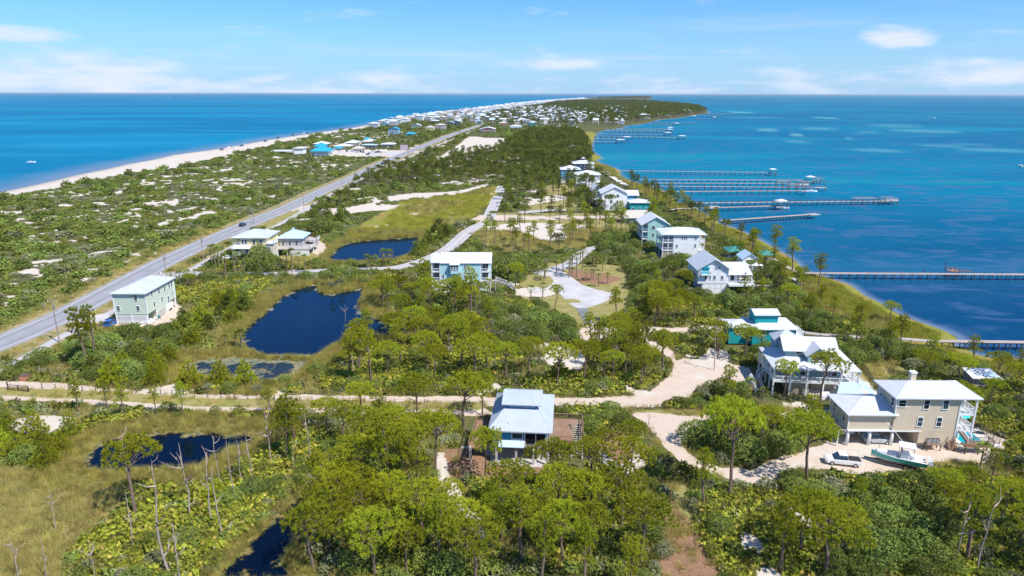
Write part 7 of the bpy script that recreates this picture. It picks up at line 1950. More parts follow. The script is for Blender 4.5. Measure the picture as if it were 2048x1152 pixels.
def pine_form(seed, R=3.0, H=9.0, kind='dome', lod=0):
	"""crown: clumps of needle tufts; trunk with limbs reaching the clumps. H = tree height"""
	g = np.random.default_rng(seed); clumps = []
	if kind == 'dome':
		n = 40; dep = R * .62
		for i in range(n):
			if g.random() < .13: continue
			a = i * 2.4 + g.normal() * .35; q = math.sqrt((i + .5) / n); r = q * R * .86 * (1 + .16 * math.sin(a * 2 + seed) + .1 * g.normal())
			z = H - dep + dep * math.sqrt(max(0, 1 - (q * .92) ** 2)) - .35 * R * .3 + g.normal() * .30
			rr_ = R * (.20 + .09 * g.random()); clumps.append((r * math.cos(a), r * math.sin(a), z, rr_, rr_ * .8))
	elif kind == 'open':   # tall pine, separated flat plates of needles
		n = 13
		for i in range(n):
			a = i * 2.4 + g.normal() * .4; t = i / n; r = R * (.35 + .6 * g.random()) * (1 - .45 * t); z = H * (.58 + .40 * t) + g.normal() * .2
			rr_ = R * (.26 + .13 * g.random()); clumps.append((r * math.cos(a), r * math.sin(a), z, rr_, rr_ * .5))
		clumps.append((0, 0, H - .3, R * .35, R * .25))
	else:                  # young, cone-like
		n = 22
		for i in range(n):
			t = (i + .5) / n; a = i * 2.4; r = R * (1 - t) ** .8 * (.65 + .3 * g.random()); z = H * (.14 + .82 * t)
			rr_ = R * (.34 * (1 - t) + .16); clumps.append((r * math.cos(a), r * math.sin(a), z, rr_, rr_ * .75))
	if lod == 0: P, Nn, T = clumpy(clumps, 45, g, -.25, .14); i = pick_apart(P, .50); parts = [spray(P[i], Nn[i], 34, .50, .115, 1.0, .45, np.clip(.15 + .8 * T[i] + .25 * (g.random(len(i)) - .5), 0, 1), g)]
	else: P, Nn, T = clumpy(clumps, 15, g); parts = [spray(P, Nn, 4, .75, .34, .7, .3, T, g)]
	crown = leafmesh('crown', parts, MAT['pine' if lod == 0 else 'pine_far'])
	m = MB(); zt = H * .93; pts = [(g.normal() * .05 * i + .25 * math.sin(seed + i * .7), .2 * math.cos(seed * 2 + i * .9), zt * i / 5) for i in range(6)]; pts[0] = (pts[0][0], pts[0][1], -.3)
	r0_ = .10 + H * .013
	m.tube(pts, [r0_ * 1.25, r0_, r0_ * .9, r0_ * .8, r0_ * .6, r0_ * .3], 6 if lod == 0 else 4)
	if kind != 'young':
		for j, c in enumerate(clumps):
			if lod and j % 3: continue
			if (not lod) and kind == 'dome' and j % 2: continue
			zz = max(H * .4, c[2] - .55 * math.hypot(c[0], c[1]) - .4); k = min(4, int(zz / zt * 5)); f = zz / zt * 5 - k
			b = Vector(pts[k]).lerp(Vector(pts[k + 1]), f); e = Vector((c[0], c[1], c[2] - .05)); mid = b.lerp(e, .5) + Vector((0, 0, .12))
			m.tube([b, mid, e], [.075, .05, .02], 4, cap=False)
	else: pass
	trunk = m.mesh('trunk', MAT['bark'])
	return trunk, crown
def oak_form(seed, R=2.6, H=4.2, lod=0, mat='oak', low=False):
	g = np.random.default_rng(seed); clumps = []; n = 14 if not low else 9
	for i in range(n):
		a = i * 2.4 + g.normal() * .3; q = math.sqrt((i + .4) / n); r = q * R * .75; rr_ = R * (.34 + .12 * g.random())
		z = (H - rr_ * .8) * (1 - .42 * q * q) + g.normal() * .15; clumps.append((r * math.cos(a), r * math.sin(a), max(z, rr_ * .5), rr_, rr_ * .8))
	for i in range(6):
		a = i * 1.05 + .3; clumps.append((R * .72 * math.cos(a), R * .72 * math.sin(a), H * .3, R * .34, R * .3))
	if lod == 0: P, Nn, T = clumpy(clumps, 75, g, -.6, .1); parts = [leaves(P, Nn, 4, .13, .12, g, T)]
	else: P, Nn, T = clumpy(clumps, 26, g, -.5, .1); parts = [leaves(P, Nn, 3, .27, .15, g, T)]
	crown = leafmesh('crown', parts, MAT[mat])
	m = MB()
	for j in range(4):
		a = j * 1.6 + seed; m.tube([(.1 * math.cos(a), .1 * math.sin(a), -.2), (R * .2 * math.cos(a), R * .2 * math.sin(a), H * .4), (R * .45 * math.cos(a + .3), R * .45 * math.sin(a + .3), H * .8)], [.12, .08, .03], 5, cap=False)
	return m.mesh('trunk', MAT['bark_grey']), crown
def palm_form(seed, H=5.0, lod=0):
	g = np.random.default_rng(seed); top = np.array([.15 * math.sin(seed), .15 * math.cos(seed), H]); V = []; F = []; T = []; n = 0
	nf = 26 if lod == 0 else 14
	for i in range(nf):
		a = i * 2.4; el = 1.25 - 2.0 * (i / nf) + g.normal() * .08; L = 1.0 + .35 * g.random()
		d = np.array([math.cos(a) * math.cos(el), math.sin(a) * math.cos(el), math.sin(el)]); c = top + d * L * .8; s = unit(np.cross(d, [0, 0, 1.0])); tn = np.clip(g.random() * .8 + (.3 if i > nf * .85 else 0), 0, 1)
		k = 9 if lod == 0 else 5
		up = np.cross(s, d)
		V += [top, top + d * L * .8 + s * .02, c]; F.append((n, n + 1, n + 2)); T += [tn] * 3; n += 3
		for j in range(k):
			t = (j / (k - 1) - .5) * 2.5; e = unit(d * math.cos(t) + s * math.sin(t) + up * .12 * math.cos(t * 2) - np.array([0, 0, .25 * (abs(t) * .3 + .4)])); w = .10 if lod == 0 else .2
			q = unit(np.cross(e, up)) * w
			V += [c - q * .6, c + q * .6, c + e * L * .75]; F.append((n, n + 1, n + 2)); T += [tn] * 3; n += 3
	crown = np_mesh('crown', np.array(V), np.array(F), MAT['palm'], {'tint': ('FLOAT', np.array(T))})
	m = MB().tube([(0, 0, -.2), (.06 * math.sin(seed), .06 * math.cos(seed), H * .5), tuple(top)], [.19, .15, .17], 7)
	return m.mesh('trunk', MAT['palm_bark']), crown
def palmetto_form(seed, R=1.0, H=1.0):
	g = np.random.default_rng(seed); V = []; F = []; T = []; n = 0
	for i in range(20):
		a = i * 2.4 + g.normal() * .2; r = R * math.sqrt(g.random()) * .9; tilt = .3 + .8 * g.random(); zc = H * (.5 + .5 * g.random())
		c = np.array([r * math.cos(a), r * math.sin(a), zc]); d = np.array([math.cos(a) * math.sin(tilt), math.sin(a) * math.sin(tilt), math.cos(tilt)]); s = unit(np.cross(d, g.normal(size=3))); tn = g.random(); up = np.cross(s, d)
		for j in range(8):
			t = (j / 7 - .5) * 3.0; e = unit(s * math.cos(t) + up * math.sin(t) + d * .35); q = unit(np.cross(e, d)) * .055; L = .34 + .12 * g.random()
			V += [c - q, c + q, c + e * L]; F.append((n, n + 1, n + 2)); T += [tn] * 3; n += 3
	return np_mesh('palmetto', np.array(V), np.array(F), MAT['palmetto'], {'tint': ('FLOAT', np.array(T))})
def grass_form(seed, mat, n=34, R=.7, L=.9, W=.05, spread=.55):
	g = np.random.default_rng(seed); P = np.column_stack([g.normal(size=(n, 2)) * R * .5, np.zeros(n)])
	lean = g.normal(size=3) * .3; lean[2] = 0
	return leafmesh('tuft', [spray(P, np.tile(unit(np.array([0, 0, 1.0]) + lean), (n, 1)), 2, L, W, spread, .3, None, g)], MAT[mat])
def snag_form(seed, H=8.0):
	g = np.random.default_rng(seed); m = MB(); pts = []; x = y = 0
	for i in range(7):
		pts.append((x, y, H * i / 6)); x += g.normal() * .10 + .03; y += g.normal() * .08
	pts[0] = (0, 0, -.4); r = .03 + H * .006
	m.tube(pts, [r * 1.2, r, r * .9, r * .8, r * .7, r * .55, r * .25], 6)
	for i in range(g.integers(3, 8)):
		k = g.integers(3, 6) if g.random() < .75 else g.integers(1, 4); b = Vector(pts[k]); a = g.random() * 6.28; L = (.5 + 1.3 * g.random()) * (1 if k > 3 else .6)
		e = b + Vector((math.cos(a) * L, math.sin(a) * L, L * (.25 + .7 * g.random()))); mid = b.lerp(e, .5) + Vector((0, 0, -.12 * L))
		m.tube([b, mid, e], [.07, .05, .02], 4)
		f = e + Vector((math.cos(a + .8) * L * .35, math.sin(a + .8) * L * .35, L * .35)); m.tube([mid.lerp(e, .4), f], [.035, .012], 4)
	return m.mesh('trunk', MAT['dead_wood'])
PINES = {'dome': [pine_form(i, 3.05 + .32 * (i % 3), 8.5) for i in range(7)], 'open': [pine_form(20 + i, 2.5, 10.5, 'open') for i in range(3)], 'young': [pine_form(40 + i, 1.9, 5.0, 'young') for i in range(3)]}
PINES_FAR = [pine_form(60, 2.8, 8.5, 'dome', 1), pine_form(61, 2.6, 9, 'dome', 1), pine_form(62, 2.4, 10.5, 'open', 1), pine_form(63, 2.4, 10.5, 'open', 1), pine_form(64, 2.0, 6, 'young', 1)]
OAKS = [oak_form(i, 2.6, 4.0) for i in range(4)]; ROSE = [oak_form(10 + i, 2.0, 2.4, 0, 'rosemary', True) for i in range(3)]; SCRUBN = [oak_form(30 + i, 1.8, 2.2, 0, 'scrub', True) for i in range(3)]
OAKS_FAR = [oak_form(50 + i, 2.6, 3.6, 1, 'oak') for i in range(3)]
PALMS = [palm_form(i, 4.2 + .7 * i) for i in range(4)]
SNAGS = [snag_form(i, 8.0) for i in range(7)]
# ------------------------------------------------------------------ where plants grow
def blocked(P, water=True, extra=0.0, sand_ok=False, keep_lawn=True):
	"""True where nothing woody can stand"""
	b = -sdist(P, LAND) < 4
	b |= (P[:, 1] < 1250) & (P[:, 0] < veg_x(P[:, 1]) + .5)
	for line, w in LINES_EXCL: b |= pdist(P, line) < w + extra * .5
	for f in FOOT:
		x0 = min(p[0] for p in f) - extra; x1 = max(p[0] for p in f) + extra; y0 = min(p[1] for p in f) - extra; y1 = max(p[1] for p in f) + extra
		b |= (P[:, 0] > x0) & (P[:, 0] < x1) & (P[:, 1] > y0) & (P[:, 1] < y1)
	if water:
		for p in PONDS.values(): b |= sdist(P, p) < 1 + extra
	if not sand_ok:
		for p in SAND.values(): b |= sdist(P, p) < .3 + extra
	if keep_lawn:
		for p in LAWN.values(): b |= sdist(P, p) < extra
		for p in GRASSY.values(): b |= sdist(P, p) < 1 + extra
		b |= sdist(P, cul) < 1 + extra
		b |= sdist(P, GL([(60,700),(140,652),(215,628),(222,640),(160,648)])) < 1.5
	return b
TMASK = lambda P: zones(P)
def instancer(name, P, S, RZ, I, forms, label_kind='stuff'):
	"""one object of kind stuff: points carrying plants"""
	me = np_mesh(name, P, np.zeros((0, 3), np.int32), None, {'psize': ('FLOAT_VECTOR', S), 'prot': ('FLOAT', RZ), 'pidx': ('INT', I.astype(np.int32))})
	o = link(name, me); o['kind'] = 'stuff'
	c = bpy.data.collections.new(name + '_forms')
	for i, f in enumerate(forms):
		ms = f if isinstance(f, (list, tuple)) else (f,)
		# join trunk and crown of one form
		q = bpy.data.objects.new('%03d_%s' % (i, name), joined(ms)); c.objects.link(q)
	ng = bpy.data.node_groups.new(name, 'GeometryNodeTree')
	ng.interface.new_socket('Geometry', in_out='INPUT', socket_type='NodeSocketGeometry'); ng.interface.new_socket('Geometry', in_out='OUTPUT', socket_type='NodeSocketGeometry')
	N = ng.nodes.new; L = ng.links.new
	gi = N('NodeGroupInput'); go = N('NodeGroupOutput'); mp = N('GeometryNodeMeshToPoints'); ip = N('GeometryNodeInstanceOnPoints'); ci = N('GeometryNodeCollectionInfo')
	ci.inputs[0].default_value = c; ci.inputs['Separate Children'].default_value = True; ci.inputs['Reset Children'].default_value = True
	def attr(n, t):
		a = N('GeometryNodeInputNamedAttribute'); a.data_type = t; a.inputs[0].default_value = n; return a.outputs[0]
	L(gi.outputs[0], mp.inputs[0]); L(mp.outputs[0], ip.inputs['Points']); L(ci.outputs[0], ip.inputs['Instance']); ip.inputs['Pick Instance'].default_value = True
	L(attr('pidx', 'INT'), ip.inputs['Instance Index']); L(attr('psize', 'FLOAT_VECTOR'), ip.inputs['Scale'])
	cx = N('ShaderNodeCombineXYZ'); L(attr('prot', 'FLOAT'), cx.inputs[2]); L(cx.outputs[0], ip.inputs['Rotation'])
	L(ip.outputs[0], go.inputs[0])
	md = o.modifiers.new('plants', 'NODES'); md.node_group = ng
	return o
_j = {}
def joined(ms):
	key = tuple(m.name for m in ms)
	if key in _j: return _j[key]
	if len(ms) == 1: return ms[0]
	V = []; F = []; T = []; MI = []; n = 0; mats = []
	for k, m in enumerate(ms):
		co = np.empty(len(m.vertices) * 3, np.float32); m.vertices.foreach_get('co', co); V.append(co.reshape(-1, 3))
		m.calc_loop_triangles(); tr = np.empty(len(m.loop_triangles) * 3, np.int32); m.loop_triangles.foreach_get('vertices', tr); tr = tr.reshape(-1, 3); F.append(tr + n); MI.append(np.full(len(tr), k)); mats.append(m.materials[0])
		t = np.zeros(len(m.vertices), np.float32)
		if 'tint' in m.attributes: m.attributes['tint'].data.foreach_get('value', t)
		T.append(t); n += len(m.vertices)
	me = np_mesh(key[-1], np.concatenate(V), np.concatenate(F), mats[0], {'tint': ('FLOAT', np.concatenate(T))})
	for q in mats[1:]: me.materials.append(q)
	me.polygons.foreach_set('material_index', np.concatenate(MI).astype(np.int32)); _j[key] = me
	return me
def gz(P): return ground_height(P)
def darts(x0, x1, y0, y1, n, g=rng): return np.column_stack([g.uniform(x0, x1, n), g.uniform(y0, y1, n)])
def in_view(P, m=60, zmax=12):
	w = P[:, 1] * f0[1] + (5 - CAM_H) * f0[2]; u = P[:, 0] / np.maximum(w, 1); v = -(P[:, 1] * UP[1] + (5 - CAM_H) * UP[2]) / np.maximum(w, 1)
	return (w > 10) & (np.abs(u) < (1024 + m + 4000 / np.maximum(w, 20)) / 1365) & (v < (576 + 160) / 1365)
def thin(P, d):
	"""keep points at least d apart (grid, greedy)"""
	cell = {}; out = []
	for i, (x, y) in enumerate(P):
		dd = d[i] if hasattr(d, '__len__') else d
		k = (int(x // 6), int(y // 6)); good = True
		for a in (-1, 0, 1):
			for b in (-1, 0, 1):
				for (p, q, e) in cell.get((k[0] + a, k[1] + b), ()):
					if (p - x) ** 2 + (q - y) ** 2 < (min(dd, e)) ** 2: good = False; break
				if not good: break
			if not good: break
		if good: cell.setdefault(k, []).append((x, y, dd)); out.append(i)
	return np.array(out, int)
LANDMARKS = [(G(1040, 860), 'the blue raised house'), (G(1810, 870), 'the beige house'), (G(1620, 760), 'the grey-blue house'), (G(1535, 670), 'the teal clerestory house'), (G(1430, 570), 'the white gabled house'), (G(1367, 500), 'the white hip-roofed house'),
             (G(920, 575), 'the wide aqua house'), (G(290, 640), 'the pale green house'), (G(520, 510), 'the yellow house'), (G(620, 640), 'the big pond'), (G(330, 905), 'the dark near pond'), (G(500, 1120), 'the narrow canal'), (G(750, 500), 'the far pond'),
             (G(1150, 585), 'the cul-de-sac'), (G(1400, 750), 'the upper sand clearing'), (G(1330, 880), 'the lower sand clearing'), (G(860, 425), 'the marsh meadow'), (G(1100, 465), 'the white sand circle'), (G(1360, 1060), 'the grass path'), (G(400, 795), 'the sand track'),
             (G(1800, 660), 'the bay marsh'), (G(1180, 350), 'the far bay-side cluster'), (G(100, 1020), 'the tan grass field'), (G(140, 690), 'the nearest utility pole')]
def where(x, y):
	d = [((l[0].x - x) ** 2 + (l[0].y - y) ** 2, i) for i, l in enumerate(LANDMARKS)]; _, i = min(d); l = LANDMARKS[i]; dx, dy = x - l[0].x, y - l[0].y
	rel = ('right of' if dx > 0 else 'left of') if abs(dx) > abs(dy) * 1.1 else ('behind' if dy > 0 else 'in front of')
	far = math.hypot(dx, dy); w = 'just ' if far < 14 else ('some way ' if far > 32 else '')
	return '%s%s %s' % (w, rel, l[1])
# ------------------------------------------------------------------ single trees
def tree(name, cat, adj, tail, form, x, y, s, rz, group, z=None):
	trunk, crown = form
	t = bpy.data.objects.new(name, None); t.location = (x, y, z if z is not None else float(gz(np.array([[x, y]]))[0])); t.rotation_euler = (0, 0, rz); t.scale = s if hasattr(s, '__len__') else (s, s, s)
	COL.objects.link(t)
	if cat == 'pine': t.rotation_euler = (.05 * math.sin(x * 9), .05 * math.cos(y * 7), rz)
	if trunk: link('trunk', trunk, t)
	if crown: link('crown', crown, t)
	lab = ('%s %s %s' % (adj, cat, tail)).strip(); tag(t, lab, cat, 'each ' + lab if group is None else group + ': ' + lab)
	return t
TREES = []
def zone_poly(px): return GL(px)
# woods: (polygon in survey points, kind weights, spacing m, size range)
WOODS = [
 # near woods bottom centre/right
 ([(540,1040),(700,930),(790,880),(850,905),(870,1000),(980,1165),(560,1165)], 'dome', 3.6, (.75, 1.05)),
 ([(900,1000),(960,1010),(1050,1000),(1120,985),(1200,965),(1330,965),(1335,1200),(1040,1200),(960,1070)], 'dome', 3.7, (.75, 1.1)),
 ([(560,880),(700,840),(840,850),(860,900),(760,920),(620,960),(540,930)], 'dome', 4.6, (.65, .95)),
 ([(640,860),(760,835),(950,850),(900,880)], 'dome', 7.0, (.8, 1.0)),
 ([(1130,885),(1180,870),(1235,865),(1270,900),(1300,935),(1200,935)], 'dome', 4.6, (.6, .85)),
 ([(130,815),(430,822),(430,838),(150,838)], 'open', 4.8, (.5, .7)),
 ([(430,832),(640,832),(640,842),(430,842)], 'open', 12, (.5, .7)),
 ([(-40,900),(80,850),(150,870),(150,920),(60,950),(-40,960)], 'young', 3.6, (.8, 1.25)),
 ([(1405,900),(1450,870),(1560,865),(1640,885),(1560,925),(1440,925)], 'dome', 4.2, (.7, .95)),
 ([(1690,1010),(1840,1000),(1960,975),(2080,930),(2420,900),(2420,1010),(1900,1030),(1700,1040)], 'dome', 5.0, (.55, .75)),
 ([(1880,1010),(2080,980),(2450,980),(2450,1165),(1930,1165),(1880,1080)], 'dome', 4.6, (.75, 1.05)),
 ([(1560,1100),(1750,1110),(1760,1165),(1540,1165)], 'dome', 4.2, (.8, 1.0)),
 ([(1340,950),(1420,960),(1420,1010),(1360,1000)], 'open', 6, (.7, .9)),
 ([(1330,1090),(1420,1120),(1430,1165),(1340,1165)], 'young', 5, (.8, 1.1)),
 # middle belt north of the track
 ([(640,760),(900,770),(1080,770),(1230,790),(1230,770),(1100,745),(900,735),(700,740)], 'dome', 5.0, (.8, 1.1)),
 ([(1165,690),(1240,672),(1330,700),(1335,745),(1300,775),(1240,785),(1190,755)], 'open', 3.6, (.7, .95)),
 ([(1225,648),(1290,618),(1370,622),(1450,655),(1440,662),(1330,655),(1225,662)], 'dome', 4.2, (.7, 1.0)),
 ([(1262,560),(1330,545),(1375,580),(1380,610),(1270,612)], 'dome', 4.4, (.55, .75)),
 ([(760,600),(880,605),(960,620),(990,680),(930,720),(800,700),(740,660)], 'dome', 4.4, (.7, .95)),
 ([(690,670),(760,690),(760,760),(690,750)], 'open', 6.5, (.65, .85)),
 ([(1430,700),(1500,720),(1490,740),(1440,732)], 'dome', 5, (.7, .9)),
 # west block between track and green house
 ([(240,730),(330,700),(360,720),(350,760),(500,772),(560,775),(300,776),(200,770),(150,755)], 'young', 4.0, (.9, 1.3)),
 ([(335,655),(400,640),(440,655),(420,700),(360,690)], 'young', 4.2, (.8, 1.2)),
 ([(420,620),(480,600),(500,620),(460,660),(420,650)], 'young', 4.0, (.8, 1.2)),
 # between far pond and lane, lane side
 ([(830,520),(870,500),(900,490),(905,470),(860,460),(840,470)], 'young', 5, (.9, 1.3)),
 ([(945,440),(990,400),(1040,410),(1060,440),(1120,440),(1160,460),(1180,500),(1090,510),(990,500),(950,490)], 'open', 7.5, (.75, 1.05)),
 ([(1060,430),(1200,395),(1250,450),(1260,480),(1180,500),(1150,450)], 'open', 6.5, (.75, 1.05)),
 ([(1000,372),(1100,350),(1180,370),(1190,400),(1080,400),(1010,400)], 'open', 7.0, (.8, 1.1)),
 ([(760,440),(790,425),(800,412),(775,415)], 'open', 6, (.8, 1.0)),
 # bay side
 ([(1470,480),(1540,510),(1600,570),(1660,630),(1720,660),(1800,690),(1860,710),(1800,730),(1640,680),(1590,650),(1500,600),(1460,540)], 'open', 6.5, (.65, .95)),
 ([(1800,740),(1900,720),(1990,745),(2080,770),(2330,830),(2380,900),(2080,890),(2000,860),(1960,820),(1850,770)], 'dome', 5.6, (.65, .95)),
 ([(1260,372),(1330,400),(1420,455),(1470,490),(1430,480),(1350,430),(1280,395)], 'open', 6, (.8, 1.05)),
]
# prominent trees: (x, y_base, y_top, kind, words)
FEATURE = [
 (192, 733, 613, 'open', 'lone flat-topped, at the corner of the pale green house'), (176, 741, 621, 'open', 'leaning thin, left of the flat-topped one by the pale green house'),
 (787, 1010, 832, 'open', 'x'), (873, 957, 833, 'dome', 'single round-headed, left of the blue house'), (972, 955, 863, 'dome', 'slender, in front of the left pillars of the blue house'),
 (928, 866, 756, 'dome', 'tall, behind the left deck of the blue house'), (966, 830, 752, 'dome', 'tall, touching the left roof corner of the blue house'), (836, 842, 755, 'dome', 'round-headed, by the track left of the blue house'),
 (1262, 938, 850, 'dome', 'small, over bare sand right of the blue house'), (1212, 915, 862, 'dome', 'thin, beside the right deck of the blue house'),
 (272, 1030, 892, 'dome', 'flat-crowned, leaning over the dark near pond'), (1110, 618, 573, 'dome', 'broad dark, at the edge of the cul-de-sac'),
 (1455, 995, 815, 'dome', 'tall, on the long bare trunk by the lower clearing'), (1612, 960, 840, 'dome', 'spreading, between the white pickup and the clearing'), (1640, 810, 712, 'dome', 'broad, in front of the grey-blue house patio'),
 (1568, 800, 725, 'dome', 'smaller, in front of the grey-blue house porch'), (1457, 820, 735, 'open', 'slim, by the fence right of the upper clearing'), (1405, 1018, 905, 'open', 'thin, at the top of the grass path'),
 (1637, 575, 510, 'open', 'tall crooked, standing over the wide pier'), (1583, 545, 478, 'open', 'tall, behind the narrow boardwalk'), (1547, 520, 452, 'open', 'dark tall, at the marsh edge behind the gazebo'),
 (1779, 645, 606, 'dome', 'lone, on the bay marsh shoreline'), (1716, 665, 605, 'open', 'lone, in the marsh before the shoreline'), (1662, 650, 590, 'open', 'lone, left of the marsh pines'),
 (1990, 770, 708, 'dome', 'lone, beside the weathered shed'), (1920, 850, 775, 'dome', 'small, behind the pool fence'), (1626, 1070, 990, 'dome', 'small, over the white sand patch'),
 (383, 578, 549, 'dome', 'x'), (1178, 350, 318, 'open', 'x'), (580, 925, 800, 'ivy', 'ivy-wrapped, right of the dark near pond'), (436, 1005, 960, 'young', 'x'),
 (1490, 588, 548, 'young', 'cone-shaped, in front of the raised porch of the white gabled house'), (372, 362, 352, 'dome', 'x'), (1010, 830, 800, 'young', 'x'),
 (845, 590, 520, 'open', 'thin, at the left wall of the aqua house'), (945, 650, 540, 'open', 'tall, in front of the middle of the aqua house'), (918, 600, 548, 'young', 'dark, in front of the aqua house bay'), (1030, 590, 530, 'dome', 'dark, right of the aqua house stairs'),
 (720, 740, 640, 'open', 'thin, right shore of the big pond'), (745, 770, 660, 'open', 'thin, behind the thin pond-shore one'), (700, 765, 665, 'ivy', 'ivy-wrapped, at the right shore of the big pond'), (802, 730, 640, 'ivy', 'ivy-wrapped, behind the pond inlet'),
 (1300, 470, 400, 'open', 'tall dark, behind the tan-roofed cottage')]
IVY = None
def place_trees():
	global TREES
	g = np.random.default_rng(5); pts = []
	for (x, yb, yt, k, words) in FEATURE:
		b = G(x, yb)
		# height from the picture: solve z so that (b.x, b.y, z) lands on row yt
		z = 1.0
		for _ in range(40):
			z += (proj(b.x, b.y, z)[1] - yt) * .05
		pts.append((b.x, b.y, k, z, words))
	base_n = len(pts); taken = [(p[0], p[1]) for p in pts]
	for poly, kind, sp, (s0, s1) in WOODS:
		P2 = GL(poly); xs = [p[0] for p in P2]; ys = [p[1] for p in P2]
		area = (max(xs) - min(xs)) * (max(ys) - min(ys)); C = darts(min(xs), max(xs), min(ys), max(ys), int(area / sp / sp * 4) + 20, g)
		C = C[(sdist(C, P2) < 0)]
		if not len(C): continue
		op = kind == 'open'; C = C[~(blocked(C, extra=.9, keep_lawn=not op) | ((sdist(C, GRASSY['meadow']) < 2) | (sdist(C, cul) < 2) | (sdist(C, LAWN['bottom_path']) < 3.2)))]
		for x, y in C:
			if all((a - x) ** 2 + (b - y) ** 2 > sp * sp for a, b in taken[-400:]) and all((p[0] - x) ** 2 + (p[1] - y) ** 2 > sp * sp * .8 for p in pts[:base_n]):
				taken.append((x, y)); kk = kind
				r = g.random()
				if kind == 'dome' and r < .2: kk = 'open'
				elif kind == 'dome' and r < .34: kk = 'young'
				elif kind == 'open' and r < .2: kk = 'dome'
				H = {'dome': 8.5, 'open': 10.5, 'young': 5.0}[kk]
				pts.append((x, y, kk, H * g.uniform(s0, s1), None))
	return pts
ALLT = place_trees()
def build_trees():
	g = np.random.default_rng(9); feat = [p for p in ALLT if p[4]]; rest = [p for p in ALLT if not p[4]]
	rest.sort(key=lambda p: -p[3] / math.hypot(p[0], p[1])); ind = feat + rest[:300 - len(feat)]; mass = rest[300 - len(feat):]
	ADJ = {'dome': ('round-headed', 'broad-crowned', 'dense domed', 'compact domed', 'wide umbrella-like'), 'open': ('open-crowned tall', 'thin plate-crowned', 'lanky'), 'young': ('young bushy', 'cone-shaped young', 'dense low')}
	H0 = {'dome': 8.5, 'open': 10.5, 'young': 5.0}
	for (x, y, k, h, words) in ind:
		kk = k if k != 'ivy' else 'open'
		i = int(g.integers(len(PINES[kk]))); s = h / H0[kk]; sx = min(max(s, .5), 1.12) * g.uniform(.88, 1.1) * (.8 if words and kk == 'dome' and s < 1.1 else 1)
		if kk == 'open': sx *= .9
		if words and words != 'x': adj, tail = words.split(',', 1) if ',' in words else (words, ''); adj = adj.strip(); tail = tail.strip()
		else: adj = ADJ[kk][i % len(ADJ[kk])]; tail = where(x, y)
		size = '' if (words and words != 'x') else ('tall ' if s > .98 else ('small ' if s < .78 else ''))
		t = tree('pine_tree', 'pine', size + adj, tail, PINES[kk][i], x, y, (sx, sx, s), g.random() * 6.28, 'pine trees')
		if k == 'ivy':
			n = 260; zz = g.random(n) * 7.6; a = g.random(n) * 6.28; P = np.column_stack([.26 * np.cos(a), .26 * np.sin(a), zz]); Nn = np.column_stack([np.cos(a), np.sin(a), np.full(n, .3)])
			link('ivy', leafmesh('ivy', [leaves(P, Nn, 4, .12, .08, g)], MAT['ivy']), t)
	P = [(x, y) for x, y, k, h, w in mass]; K = [k for x, y, k, h, w in mass]; Hh = [h for x, y, k, h, w in mass]
	return np.array(P).reshape(-1, 2), K, np.array(Hh)
MASS = build_trees()
